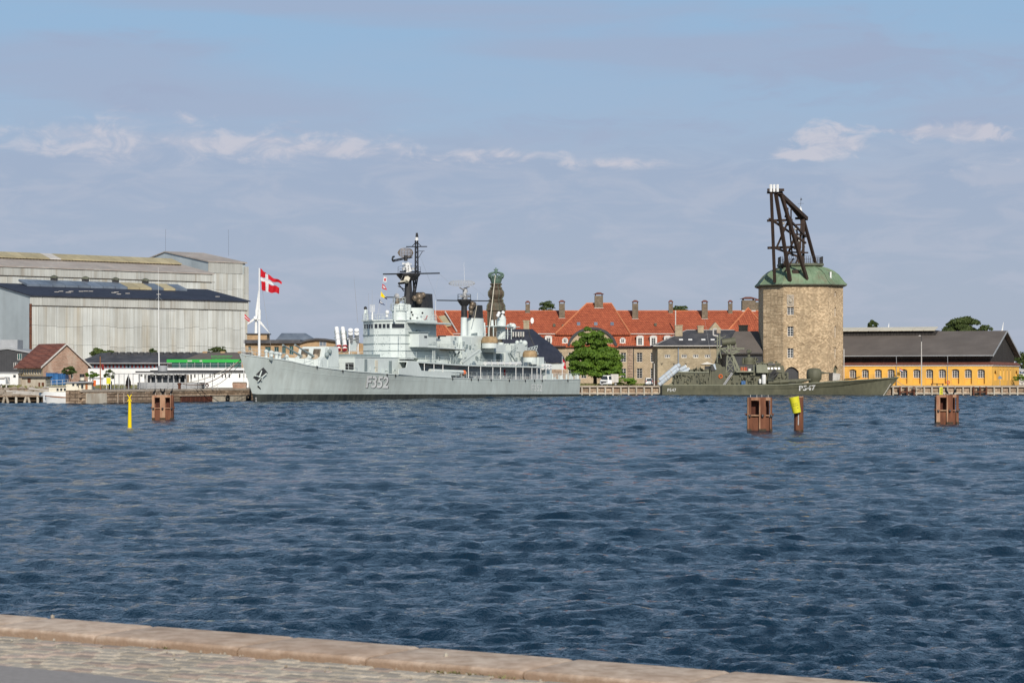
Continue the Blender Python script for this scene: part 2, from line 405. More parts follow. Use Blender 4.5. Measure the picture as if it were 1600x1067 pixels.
M['joint'] = mat('sandy_joint', (.46, .41, .31), (.34, .29, .22), 14, 1, .95, bump=.01)
M['asph'] = mat('asphalt', (.29, .265, .25), (.25, .23, .215), 25, 1, .9, bump=.004)
M['leaf'] = mat('leaf_green', (.15, .25, .028), (.085, .165, .022), .9, 1, .6, big=.25, trans=.25)
M['leafd'] = mat('dark_leaf', (.055, .085, .022), (.085, .11, .03), 1, 1, .6, big=.25, trans=.2)
M['bark'] = mat('bark', (.06, .045, .03), None, 3)
M['bluec'] = mat('blue_container_paint', (.02, .09, .24), (.03, .13, .32), 1.5, 1, .5, rand=.2, bump=.02, corr=.4)
M['dgrey'] = mat('dark_grey_cladding', (.055, .056, .060), (.045, .046, .05), 1, 1, .7, corr=.5, bump=.01)
M['mgrey'] = mat('mid_grey_paint', (.34, .35, .36), (.30, .31, .32), 1, 1, .6)
M['tanb'] = mat('tan_brick', (.50, .34, .19), (.44, .29, .16), 1, 1, .85, kind='brick', bw=.6, bh=.25, mortar=(.4, .28, .17))
M['green'] = mat('green_banner', (.03, .42, .06), (.03, .36, .06), 1, 1, .5)
M['teal'] = mat('teal_glass', (.04, .12, .11), (.02, .06, .06), .8, 1, .2, spec=.5, rand=.2)
M['red'] = mat('flag_red', (.62, .012, .025), (.55, .01, .02), 2, 1, .7, trans=.2)
M['flagw'] = mat('flag_white', (.80, .80, .80), None, 2, 1, .7, trans=.2)
M['spire'] = mat('spire_brown_copper', (.125, .092, .062), (.06, .046, .034), 1.4, .3, .7, grime=(.12, .14, .10))
M['crown'] = mat('crown_verdigris', (.13, .20, .16), (.08, .13, .10), 3, 1, .6)
M['lead'] = mat('lead_flashing', (.55, .52, .48), None, 2)
M['chim'] = mat('chimney_brick', (.26, .21, .15), (.17, .14, .10), 1.5, 1, .9, kind='brick', bw=.4, bh=.2, bump=.02)
M['bird'] = mat('bird_black', (.012, .012, .012), None, 5, 1, .5)
M['varn'] = mat('varnished_wood', (.34, .14, .05), (.26, .10, .04), 3, 1, .35)
M['navyflag'] = mat('navy_flag', (.02, .03, .10), None, 2)
M['steel'] = mat('galvanised_steel', (.38, .38, .38), None, 4, 1, .5)
M['tyre'] = mat('rubber', (.015, .015, .015), None, 4)
M['brickd'] = mat('red_blind', (.26, .03, .025), None, 3)
M['bluegrey'] = mat('blue_grey_panel', (.20, .24, .29), None, 1)

# ---------------------------------------------------------------- walls with real openings
WC = {}
def win_meshes(w, h, nx, nz, fr, gl, b=.07):
    key = (round(w, 2), round(h, 2), nx, nz, fr, gl, b)
    if key not in WC:
        m = MB(); D = .06
        m.box(0, w, 0, D, 0, b); m.box(0, w, 0, D, h-b, h); m.box(0, b, .001, D, b, h-b); m.box(w-b, w, .001, D, b, h-b)
        for i in range(1, nx): m.box(w*i/nx-b*.45, w*i/nx+b*.45, .01, D, b, h-b)
        for i in range(1, nz): m.box(b, w-b, .012, D-.01, h*i/nz-b*.35, h*i/nz+b*.35)
        f = m.mesh('window'); f.materials.append(M[fr])
        g = MB().box(b*.5, w-b*.5, .03, .05, b*.5, h-b*.5).mesh('pane'); g.materials.append(M[gl])
        WC[key] = (f, g)
    return WC[key]
def wall(mb, T, O, d, L, z0, z1, ops=(), depth=.22):
    """front skin of a wall from ground point O along unit direction d; ops: (s, w, z, h, spec). spec dict: nx,nz,fr,gl,arch,name"""
    dx, dy = d; nxv, nyv = dy, -dx     # outward normal
    def pt(s, z, q=0): return (O[0]+dx*s-nxv*q, O[1]+dy*s-nyv*q, z)
    xs = sorted(set([0, L]+[round(o[0], 4) for o in ops]+[round(o[0]+o[1], 4) for o in ops]))
    zs = sorted(set([z0, z1]+[round(o[2], 4) for o in ops]+[round(o[2]+o[3], 4) for o in ops]))
    for i in range(len(xs)-1):
        cs = (xs[i]+xs[i+1])/2
        run = None
        for j in range(len(zs)-1):
            cz = (zs[j]+zs[j+1])/2
            hole = any(o[0] < cs < o[0]+o[1] and o[2] < cz < o[2]+o[3] for o in ops)
            if not hole and run is None: run = zs[j]
            if run is not None and (hole or j == len(zs)-2):
                e = zs[j] if hole else zs[j+1]
                mb.poly([pt(xs[i], run), pt(xs[i+1], run), pt(xs[i+1], e), pt(xs[i], e)]); run = None
    for (s, w, z, h, sp) in ops:
        dd = sp.get('d', depth)
        mb.poly([pt(s, z), pt(s+w, z), pt(s+w, z, dd), pt(s, z, dd)]); mb.poly([pt(s, z+h), pt(s+w, z+h), pt(s+w, z+h, dd), pt(s, z+h, dd)])
        mb.poly([pt(s, z), pt(s, z, dd), pt(s, z+h, dd), pt(s, z+h)]); mb.poly([pt(s+w, z), pt(s+w, z, dd), pt(s+w, z+h, dd), pt(s+w, z+h)])
        if sp.get('arch'):
            r = sp['arch']; n = 6; top = z+h
            def zz(t): return top-r*(abs(2*t-1)**2)
            for k in range(n):
                a, b = k/n, (k+1)/n
                mb.poly([pt(s+w*a, zz(a), -.004), pt(s+w*b, zz(b), -.004), pt(s+w*b, top+.01, -.004), pt(s+w*a, top+.01, -.004)])
        if sp.get('sill'):
            mb.poly([pt(s, z, dd), pt(s+w, z, dd), pt(s+w, z+sp['sill'], dd), pt(s, z+sp['sill'], dd)])
            z += sp['sill']; h -= sp['sill']
            mb.hexa([pt(s, z-.1, dd), pt(s, z-.1, dd-.1), pt(s+w, z-.1, dd-.1), pt(s+w, z-.1, dd)], [pt(s, z, dd), pt(s, z, dd-.1), pt(s+w, z, dd-.1), pt(s+w, z, dd)])
        if sp.get('solid'):
            q = MB().poly([pt(s, z, dd), pt(s+w, z, dd), pt(s+w, z+h, dd), pt(s, z+h, dd)]); part(T, sp.get('name', 'door'), q, M[sp['solid']]); continue
        f, g = win_meshes(w, h, sp.get('nx', 2), sp.get('nz', 3), sp.get('fr', 'winf'), sp.get('gl', 'glass'), sp.get('b', .07))
        a = math.atan2(dy, dx)
        p = pt(s, z, dd-.06)
        fo = inst(T, 'window', f, p, a)
        go = bpy.data.objects.new('pane', g); col.objects.link(go); go.parent = fo
    return mb

# ---------------------------------------------------------------- foliage
def crown_mesh(cx, cy, cz, rx, ry, rz, nl, leaf, lobes, seed, flat=.2):
    r = np.random.default_rng(seed)
    L = []
    for i in range(lobes):
        t = r.uniform(0, 2*math.pi); ph = math.asin(r.uniform(-.75, 1)); k = r.uniform(.55, .92)
        L.append((cx+rx*k*math.cos(t)*math.cos(ph), cy+ry*k*math.sin(t)*math.cos(ph), cz+rz*k*math.sin(ph), r.uniform(.20, .36)))
    L = np.array(L)
    idx = r.integers(0, lobes, nl)
    d = r.normal(size=(nl, 3)); d /= np.linalg.norm(d, axis=1)[:, None]
    d[:, 2] = np.abs(d[:, 2])*.9 - .25*(r.random(nl) < .4)
    s = L[idx, 3][:, None]*np.array([rx, ry, rz])*(.75+.3*r.random((nl, 1)))
    c = L[idx, :3]+d*s
    nrm = d+r.normal(size=(nl, 3))*.55; nrm /= np.linalg.norm(nrm, axis=1)[:, None]
    a = np.cross(nrm, r.normal(size=(nl, 3))); a /= np.linalg.norm(a, axis=1)[:, None]
    b = np.cross(nrm, a); sz = leaf*(.6+.8*r.random((nl, 1)))
    v = np.concatenate([c-a*sz, c-b*sz*.6, c+a*sz, c+b*sz*.6], axis=1).reshape(-1, 3)
    return v
def npmesh(name, v, k=4):
    n = len(v)//k
    me = bpy.data.meshes.new(name); me.vertices.add(len(v)); me.vertices.foreach_set('co', v.astype(np.float32).ravel())
    me.loops.add(n*k); me.loops.foreach_set('vertex_index', np.arange(n*k, dtype=np.int32))
    me.polygons.add(n); me.polygons.foreach_set('loop_start', np.arange(0, n*k, k, dtype=np.int32)); me.update(calc_edges=True)
    return me
def tree(name, cat, label, x, y, z0, rx, ry, cz, rz, nl, leaf, lobes, seed, m='leaf', trunk=.3, group=None, extra=()):
    T = thing(name, label, cat, (x, y, z0), group=group)
    v = crown_mesh(0, 0, cz-z0, rx, ry, rz, nl, leaf, lobes, seed)
    for (dx, dz_, rx2, ry2, rz2, n2, l2) in extra: v = np.concatenate([v, crown_mesh(dx, 0, cz-z0+dz_, rx2, ry2, rz2, n2, leaf, l2, seed+77)])
    me = npmesh('crown', v); me.materials.append(M[m])
    o = bpy.data.objects.new('crown', me); col.objects.link(o); o.parent = T
    if trunk:
        t = MB(); top = Vector((x, y, cz))
        t.tube((x, y, z0-.1), (x, y, z0+(cz-z0)*.5), trunk, trunk*.7, n=7)
        rr = random.Random(seed)
        for i in range(7):
            a = rr.uniform(0, 6.28); t.tube((x, y, z0+(cz-z0)*.45), (x+rx*.6*math.cos(a), y+ry*.6*math.sin(a), cz+rr.uniform(-.2, .5)*rz), trunk*.45, trunk*.12, n=5)
        part(T, 'trunk', t, M['bark'])
    return T
# ================================================================ THE WATER
def water():
    Ys = [10.5]
    while Ys[-1] < 446: Ys.append(Ys[-1]+min(.10*(Ys[-1]/30)**1.2, .46))
    Ys = np.array(Ys); nc = 600
    U = np.linspace(-1, 1, nc)
    hw = Ys*.2326*1.22+4
    X = hw[:, None]*U[None, :]; Y = np.repeat(Ys[:, None], nc, 1)
    ds = np.maximum(np.gradient(Ys), hw*2/nc)[:, None]
    Z = np.zeros_like(X)
    r = np.random.default_rng(11)
    nw = 170
    lam = np.exp(r.uniform(math.log(.24), math.log(7.0), nw))
    for l in lam:
        th = R(-97)+r.normal()*R(30)             # travelling mostly towards the camera
        k = 2*math.pi/l
        amp = .0050*l**.85*float(np.interp(l, [.24, 1.2, 2.5, 7], [1.3, 1.15, .68, .40]))*r.uniform(.6, 1.25)
        fade = np.clip((l/ds-1.9)/1.3, 0, 1)
        ph = r.uniform(0, 6.28)
        arg = k*(X*math.cos(th)+Y*math.sin(th))+ph
        s = np.sin(arg)
        nearf = 1-(.36 if l > .8 else 0)*np.clip((85-Y)/50, 0, 1)
        Z += amp*fade*nearf*(s+.28*np.cos(2*arg)*-1)
    # gusts: patches of rougher and calmer water
    g = (1+.22*np.sin(X*.11+Y*.05+1.3)*np.sin(Y*.083-X*.04+.4)+.16*np.sin(X*.31-Y*.17)*np.sin(Y*.21+.9))*(1+.7*np.clip((Y-60)/300, 0, 1))
    Z *= g
    near = np.clip((436-Y)/6, .1, 1); Z *= near
    co = np.stack([X, Y, Z], -1).reshape(-1, 3).astype(np.float32)
    nr = len(Ys); i = np.arange(nr-1)[:, None]*nc; j = np.arange(nc-1)[None, :]
    q = np.stack([i+j, i+j+1, i+nc+j+1, i+nc+j], -1).reshape(-1, 4).astype(np.int32)
    me = bpy.data.meshes.new('water'); me.vertices.add(len(co)); me.vertices.foreach_set('co', co.ravel())
    me.loops.add(q.size); me.loops.foreach_set('vertex_index', q.ravel())
    me.polygons.add(len(q)); me.polygons.foreach_set('loop_start', np.arange(0, q.size, 4, dtype=np.int32))
    me.update(calc_edges=True); me.shade_smooth()
    m = bpy.data.materials.new('harbour_water'); m.use_nodes = True
    nt = m.node_tree; N = nt.nodes; Lk = nt.links; b = N['Principled BSDF']
    b.inputs['Base Color'].default_value = (.0055, .021, .040, 1); b.inputs['Roughness'].default_value = .05
    b.inputs['IOR'].default_value = 1.333; b.inputs['Specular IOR Level'].default_value = .31
    geo = N.new('ShaderNodeNewGeometry')
    def nz(sx, sy, rot, det, ro):
        mp = N.new('ShaderNodeMapping'); mp.inputs['Rotation'].default_value = (0, 0, rot); mp.inputs['Scale'].default_value = (sx, sy, 1)
        Lk.new(geo.outputs['Position'], mp.inputs[0])
        n = N.new('ShaderNodeTexNoise'); n.noise_dimensions = '2D'; Lk.new(mp.outputs[0], n.inputs['Vector']); n.inputs['Scale'].default_value = 1
        n.inputs['Detail'].default_value = det; n.inputs['Roughness'].default_value = ro; n.inputs['Distortion'].default_value = .4
        return n.outputs['Fac']
    def bump(h, dist, prev=None):
        bn = N.new('ShaderNodeBump'); bn.inputs['Strength'].default_value = 1; bn.inputs['Distance'].default_value = dist
        Lk.new(h, bn.inputs['Height'])
        if prev: Lk.new(prev, bn.inputs['Normal'])
        return bn.outputs[0]
    b1 = bump(nz(1.5, 1.15, .25, 4, .6), .10)
    b2 = bump(nz(4.6, 3.4, -.3, 4, .6), .072, b1)
    b3 = bump(nz(14, 10, .5, 3, .6), .028, b2)
    Lk.new(b3, b.inputs['Normal'])
    me.materials.append(m)
    o = bpy.data.objects.new('water', me); col.objects.link(o); o['kind'] = 'structure'
    o['label'] = 'choppy dark blue harbour water'
    # the harbour goes on beyond the detailed part
    f = MB().poly([(-2500, -1500, -.35), (2500, -1500, -.35), (2500, 2500, -.35), (-2500, 2500, -.35)])
    solo('water', f, m, kind='structure')
water()

# ================================================================ NEAR QUAY
KZ = 2.1
K0 = Vector(((0-800)*1.7/370, 1.7*F/370, 0)); K1 = Vector(((1400-800)*1.7/479, 1.7*F/479, 0))
kd = (K1-K0).normalized(); kn = Vector((kd.y, -kd.x, 0))          # kn points inland, towards the camera
if kn.y > 0: kn = -kn
def kp(s, t, z): return K0+kd*s+kn*t+Vector((0, 0, z))
pav = MB().slab([kp(-12, .02, 2.03), kp(40, .02, 2.03), kp(40, 60, 2.03), kp(-12, 60, 2.03)], 3.2)
path_o = solo('pavement', pav, M['joint'], kind='structure', label='sandy bedding of the cobbled quay in the foreground')
# kerb stones
ke = MB().hexa([kp(-12, .06, 0), kp(40, .06, 0), kp(40, .5, 0), kp(-12, .5, 0)], [kp(-12, .06, 1.85), kp(40, .06, 1.85), kp(40, .5, 1.85), kp(-12, .5, 1.85)])
kerb = solo('kerb', ke, M['quay'], kind='structure', label='near quay edge')
joints = [-3.2, -1.9, -.6]
s_ = [None]
def js(px): return along(K0.x, K0.y, kd.x, kd.y, px)
cuts = [-4.6, -3.4, -2.2, -.95, js(83), js(245), js(464), js(660), js(900), js(1120)+.1]
c = cuts[-1]
while c < 14: c += random.uniform(.95, 1.25); cuts.append(c)
for a, b in zip(cuts[:-1], cuts[1:]):
    w = .62; g = .006; dz = random.uniform(-.002, .002); q = random.uniform(-.003, .003)
    prof = [(0.0, 1.8), (.0, KZ-.025), (.03, KZ), (.3, KZ+.002), (w-.05, KZ), (w-.022, KZ-.006), (w-.006, KZ-.022), (w, KZ-.07), (w, 1.8)]
    m = MB()
    ss_ = [a+g, a+g+.03]+[a+(b-a)*k/5 for k in range(1, 5)]+[b-g-.03, b-g]
    m.rings([[kp(s, t+q+random.uniform(-.001, .001), z+dz-(.008 if i in (0, 7) else 0)) for (t, z) in prof] for i, s in enumerate(ss_)])
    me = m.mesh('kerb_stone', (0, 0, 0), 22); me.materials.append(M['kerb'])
    o = bpy.data.objects.new('kerb_stone', me); col.objects.link(o); o.parent = kerb
# setts: rows parallel to the kerb
setts = []
t = .66
row = 0
while t < 2.7:
    s = -1.2+(row % 2)*.08
    while s < 7.5:
        l = random.uniform(.13, .20)
        p = kp(s+l/2, t+.055, 0)
        px = 800+F*p.x/p.y; py = HY+F*(CH-2.05)/p.y
        if -60 < px < 1000 and py < 1110: setts.append((p.y, s, t, l))
        s += l+.012
    t += .118; row += 1
def on_asph(s, t): 
    p = kp(s, t, 0); px = 800+F*p.x/p.y; py = HY+F*(CH-2.05)/p.y
    return py > 1036+px*.105
setts = [q for q in setts if not on_asph(q[1]+q[3]/2, q[2])]
setts.sort()
def sett_mb(m, s, t, l):
    h = 2.05+random.uniform(-.006, .008); e = .012
    b_ = [kp(s, t, 1.99), kp(s+l, t, 1.99), kp(s+l, t+.105, 1.99), kp(s, t+.105, 1.99)]
    mid = [kp(s, t, h-.014), kp(s+l, t, h-.014), kp(s+l, t+.105, h-.014), kp(s, t+.105, h-.014)]
    tp = [kp(s+e, t+e, h), kp(s+l-e, t+e, h), kp(s+l-e, t+.105-e, h), kp(s+e, t+.105-e, h)]
    m.rings([b_, mid, tp])
rest = MB()
for i, (yy, s, t, l) in enumerate(setts):
    if i < 300:
        m = MB(); sett_mb(m, s, t, l); me = m.mesh('sett', (0, 0, 0), 20); me.materials.append(M['settr' if random.random() < .2 else 'sett'])
        o = bpy.data.objects.new('sett', me); col.objects.link(o); o.parent = path_o
    else: sett_mb(rest, s, t, l)
if rest.v:
    me = rest.mesh('setts', (0, 0, 0)); me.materials.append(M['sett']); o = bpy.data.objects.new('setts', me); col.objects.link(o); o.parent = path_o; o['kind'] = 'stuff'
A0 = P(-60, 1031, 1); 
def gp(px, py, z):
    Y = (CH-z)*F/(py-HY); return Vector((PX(px, Y), Y, z))
asp = MB().slab([gp(-80, 1031, 2.062), gp(0, 1039, 2.062), gp(130, 1051, 2.062), gp(260, 1066.5, 2.062), gp(560, 1110, 2.062), gp(600, 1300, 2.062), gp(-900, 1300, 2.062)], .05)
solo('road', asp, M['asph'], kind='structure', label='grey asphalt corner beside the setts')
# weeds in the joint by the kerb, small pebbles
wd = []
r_ = np.random.default_rng(5)
for (px, n, w) in ((690, 60, .12), (262, 12, .03), (750, 25, .08)):
    s0 = js(px)
    for i in range(n):
        p = kp(s0+.55+r_.normal()*w, .64+abs(r_.normal())*.02, 2.05); a = r_.uniform(0, 6.28); h = r_.uniform(.006, .02)
        e = Vector((math.cos(a), math.sin(a), 0))*.006; tip = p+Vector((math.cos(a+1), math.sin(a+1), 0))*.02+Vector((0, 0, h))
        wd += [tuple(p-e), tuple(p+e), tuple(tip+e*.3), tuple(tip-e*.3)]
me = npmesh('weeds', np.array(wd)); me.materials.append(M['grass'])
o = bpy.data.objects.new('weeds', me); col.objects.link(o); o['kind'] = 'stuff'; o['label'] = 'small green weeds in the joint beside the kerb'; o['category'] = 'weeds'
pb = MB()
for i in range(90):
    p = kp(random.uniform(-1, 5), .66+random.random()**2*.35, 2.055); pb.ball(p, random.uniform(.004, .011), 5)
for (px, py) in ((82, 963), (697, 1023)): 
    q = gp(px, py, KZ+.008); pb.ball(q, .016, 6)
me = pb.mesh('pebbles'); me.materials.append(M['conc']); o = bpy.data.objects.new('pebbles', me); col.objects.link(o); o['kind'] = 'stuff'; o['label'] = 'small pale pebbles scattered beside the kerb'; o['category'] = 'pebbles'

# ================================================================ FAR LAND AND QUAYS
GZ = 1.9
Q = [(-400, 345), (PX(128, 345), 345), (PX(128, 297), 297), (PX(392, 337), 337), (7.5, 439), (400, 439), (900, 439), (900, 3500), (-900, 3500), (-400, 345)][:-1]
g = MB().poly([(x, y, GZ) for x, y in Q])
solo('ground', g, M['grd'], kind='structure', label='far bank of the harbour')
ge = MB()
def grow(px0, px1, Y0, Y1): ge.poly([(PX(px0, Y0), Y0, GZ+.03), (PX(px1, Y0), Y0, GZ+.03), (PX(px1, Y1), Y1, GZ+.03), (PX(px0, Y1), Y1, GZ+.03)])
grow(-20, 240, 350, 388); grow(880, 1030, 447, 470)
solo('grass', ge, M['grass'], kind='structure', label='dry grass strip behind the quay')
# tufts
tf = []
r_ = np.random.default_rng(9)
for i in range(9000):
    if i < 7000: Y = r_.uniform(350, 388); px = r_.uniform(0, 215)
    else: Y = r_.uniform(447, 468); px = r_.uniform(895, 1020)
    x = PX(px, Y); h = r_.uniform(.15, .5); a = r_.uniform(0, 3.14); e = np.array([math.cos(a), math.sin(a), 0])*.09
    p = np.array([x, Y, GZ]); q = p+np.array([r_.normal()*.1, r_.normal()*.1, h])
    tf += [p-e, p+e, q+e*.4, q-e*.4]
me = npmesh('grass_tufts', np.array(tf)); me.materials.append(M['grass']); o = bpy.data.objects.new('grass_tufts', me); col.objects.link(o); o['kind'] = 'stuff'; o['label'] = 'dry grass tufts on the far bank'; o['category'] = 'grass'

def dirto(a, b):
    d = Vector((b[0]-a[0], b[1]-a[1], 0)); return d.length, (d.x/d.length, d.y/d.length)
# left stone quay: rusty sheet and pale concrete facing, blocks as parts
A = (PX(128, 297), 297); B = (PX(392, 337), 337)
Lq, dq = dirto(A, B); nq = (dq[1], -dq[0])
T = thing('quay_wall', 'weathered brown stone quay wall left of the frigate with rusty sheet piling', 'quay wall', (A[0], A[1], 0))
def qp(s, q, z): return (A[0]+dq[0]*s+nq[0]*q, A[1]+dq[1]*s+nq[1]*q, z)
m = MB().hexa([qp(-.2, -.4, -1), qp(Lq, -.4, -1), qp(Lq, -2.5, -1), qp(-.2, -2.5, -1)], [qp(-.2, -.4, GZ+.02), qp(Lq, -.4, GZ+.02), qp(Lq, -2.5, GZ+.02), qp(-.2, -2.5, GZ+.02)])
m.hexa([qp(-.2, -.3, -1), qp(-.2, -2, -1), (A[0]-1, 345, -1), (A[0]-.2, 345, -1)], [qp(-.2, -.3, GZ), qp(-.2, -2, GZ), (A[0]-1, 345, GZ), (A[0]-.2, 345, GZ)])
part(T, 'wall_core', m, M['quay'])
rr = random.Random(3)
s = 0; 
zr = [-.3, .32, .85, 1.35, 1.68]
for i in range(4):
    s = -.2+(i % 2)*.5
    while s < Lq-.3:
        l = rr.uniform(1.0, 1.9); e = min(s+l, Lq)
        pr = rr.uniform(-.04, .06); g_ = .02
        mm = MB().hexa([qp(s+g_, -.4, zr[i]+g_), qp(s+g_, pr, zr[i]+g_), qp(e-g_, pr, zr[i]+g_), qp(e-g_, -.4, zr[i]+g_)],
                       [qp(s+g_, -.4, zr[i+1]-g_), qp(s+g_, pr, zr[i+1]-g_), qp(e-g_, pr+rr.uniform(-.02, .02), zr[i+1]-g_), qp(e-g_, -.4, zr[i+1]-g_)])
        part(T, 'stone', mm, M['quay']); s = e
mm = MB(); s = 0
while s < Lq:
    e = min(s+rr.uniform(2, 3), Lq)
    mm = MB().hexa([qp(s+.015, -1.2, 1.70), qp(s+.015, .09, 1.70), qp(e-.015, .09, 1.70), qp(e-.015, -1.2, 1.70)], [qp(s+.015, -1.2, 1.96), qp(s+.015, .09, 1.96), qp(e-.015, .09, 1.96), qp(e-.015, -1.2, 1.96)])
    part(T, 'coping_stone', mm, M['quayt']); s = e
def qs(px): return along(A[0], A[1], dq[0], dq[1], px)
# recessed arch like niches, rust band, concrete facing
a0, a1, a2 = qs(281), qs(330), qs(383)
n = 7
for i in range(n):
    x0 = a0+(a1-a0)*i/n; x1 = a0+(a1-a0)*(i+1)/n
    part(T, 'sheet_pile', MB().hexa([qp(x0, .12, -.4), qp(x0+.12, .3, -.4), qp(x1-.12, .3, -.4), qp(x1, .12, -.4)], [qp(x0, .12, .92), qp(x0+.12, .3, .92), qp(x1-.12, .3, .92), qp(x1, .12, .92)]), M['piled'])
part(T, 'ledge', MB().hexa([qp(a0-.2, 0, .93), qp(a0-.2, .4, .93), qp(a2, .4, .93), qp(a2, 0, .93)], [qp(a0-.2, 0, 1.03), qp(a0-.2, .4, 1.03), qp(a2, .4, 1.03), qp(a2, 0, 1.03)]), M['quayt'])
for i in range(4):
    x0 = a1+(a2-a1)*i/4; x1 = a1+(a2-a1)*(i+1)/4
    part(T, 'concrete_panel', MB().hexa([qp(x0+.03, .1, -.2), qp(x0+.03, .3, -.2), qp(x1-.03, .3, -.2), qp(x1-.03, .1, -.2)], [qp(x0+.03, .1, .92), qp(x0+.03, .3, .92), qp(x1-.03, .3, .92), qp(x1-.03, .1, .92)]), M['conc'])
for px in (351, 383):
    x0 = qs(px); mt = MB(); c = Vector(qp(x0, .55, .55))
    ring = []
    for k in range(14):
        an = 2*math.pi*k/14; d_ = Vector((dq[0]*math.cos(an), dq[1]*math.cos(an), math.sin(an)))
        ring.append([c+d_*(.38+.14*math.cos(b))+Vector((nq[0], nq[1], 0))*.14*math.sin(b) for b in (0, 1.26, 2.5, 3.77, 5.03)])
    ring.append(ring[0]); mt.rings(ring, cap=False)
    ty = thing('tyre_fender', 'black tyre hanging on the pale concrete facing of the stone quay' if px == 351 else 'black tyre hanging at the right end of the stone quay by the bow', 'tyre', tuple(c), group='tyre fenders on the left quay')
    part(ty, 'tyre', mt, M['tyre'], smooth=40)
for px in (128, 181, 283): pass
w0, w1 = qs(134), qs(166)
part(T, 'pale_facing', MB().hexa([qp(w0, 0, -.2), qp(w0, .12, -.2), qp(w1, .12, -.2), qp(w1, 0, -.2)], [qp(w0, 0, 1.5), qp(w0, .12, 1.5), qp(w1, .12, 1.5), qp(w1, 0, 1.5)]), M['conc'], label='pale rendered patch with scribbled paint')
w0, w1 = qs(183), qs(193)
for (x, y) in ((w0, w0+.12), (w1-.12, w1)): part(T, 'white_post', MB().hexa([qp(x, 0, -.2), qp(x, .14, -.2), qp(y, .14, -.2), qp(y, 0, -.2)], [qp(x, 0, 1.4), qp(x, .14, 1.4), qp(y, .14, 1.4), qp(y, 0, 1.4)]), M['quayt'])
part(T, 'weed_band', MB().hexa([qp(-.2, 0, -.5), qp(-.2, .14, -.5), qp(Lq, .14, -.5), qp(Lq, 0, -.5)], [qp(-.2, 0, .18), qp(-.2, .10, .2), qp(Lq, .10, .2), qp(Lq, 0, .18)]), M['weed'])
# bollard with ropes
bs = qs(285)
bo = thing('bollard', 'rusty red mooring bollard on the stone quay holding the bow ropes', 'bollard', qp(bs, -.5, GZ))
part(bo, 'post', MB().lathe(qp(bs, -.5, GZ), [(.28, 0), (.22, .1), (.2, .6), (.32, .75), (.32, .9), (.1, .98)], 10), M['rust'], smooth=40)
# quay wall along the far bank parallel to the frigate and the straight right quay
T = thing('quay_wall', 'straight timber framed quay running behind the patrol boat and past the yellow warehouse', 'quay wall', (60, 439, 0))
part(T, 'wall_core', MB().box(7.5, 400, 439.4, 441, -1, GZ+.02), M['quay'])
m = MB(); x = 7.6
part(T, 'weed_band', MB().box(7.5, 400, 438.9, 439.4, -.5, .12), M['weed'])
while x < 190:
    e = x+3.1
    if not (PX(1040, 439) < x < PX(1370, 439)): 
        part(T, 'coping_stone', MB().box(x+.02, e-.02, 438.7, 441.5, 1.62, 1.96), M['quayt'])
        part(T, 'timber_beam', MB().box(x+.02, e-.02, 438.75, 439.1, .28, .55), M['conc'])
        for k in range(2): 
            xx = x+1.55*k
            part(T, 'fender_post', MB().box(xx, xx+.28, 438.62, 438.98, -.4, 1.6), M['conc'])
    else: part(T, 'coping_stone', MB().box(x+.02, e-.02, 438.7, 441.5, 1.62, 1.96), M['quayt'])
    x = e
lo = MB()
for (a, b) in ((907, 1032), (1395, 1640)): lo.box(PX(a, 439), PX(b, 439), 439.12, 439.38, .1, 1.6)
part(T, 'recess_boards', lo, M['quay'])
for (a, b) in ((1406, 1428), (1521, 1541)):
    for px in (a, (a+b)/2, b):
        x = PX(px, 438.3); part(T, 'rusty_pile', MB().tube((x, 438.2, -.8), (x, 438.2, 1.75), .2, n=8), M['rust'])
    part(T, 'rusty_beam', MB().box(PX(a, 438), PX(b, 438), 438.0, 438.3, .6, .85), M['rust'])
B2 = (7.5, 439); L2, d2 = dirto(B, B2)
T = thing('quay_wall', 'low quay wall in the shade behind the grey frigate', 'quay wall', (B[0], B[1], 0))
n2 = (d2[1], -d2[0])
def q2(s, q, z): return (B[0]+d2[0]*s+n2[0]*q, B[1]+d2[1]*s+n2[1]*q, z)
part(T, 'wall_core', MB().hexa([q2(0, 0, -1), q2(L2, 0, -1), q2(L2, -1, -1), q2(0, -1, -1)], [q2(0, 0, GZ+.02), q2(L2, 0, GZ+.02), q2(L2, -1, GZ+.02), q2(0, -1, GZ+.02)]), M['quay'])
T = thing('quay_wall', 'low rubble bank wall behind the wooden jetty at far left', 'quay wall', (-90, 345, 0))
part(T, 'wall_core', MB().box(-400, PX(128, 345), 344.9, 346, -1, GZ+.02), M['quay'])
# ================================================================ BUILDINGS
D1 = (.758, .652); B1 = (-.652, .758)
def at(A, d, s, b=(0, 0), w=0): return (A[0]+d[0]*s+b[0]*w, A[1]+d[1]*s+b[1]*w)
def pt3(A, s, w, z, d=D1, b=B1): return (A[0]+d[0]*s+b[0]*w, A[1]+d[1]*s+b[1]*w, z)
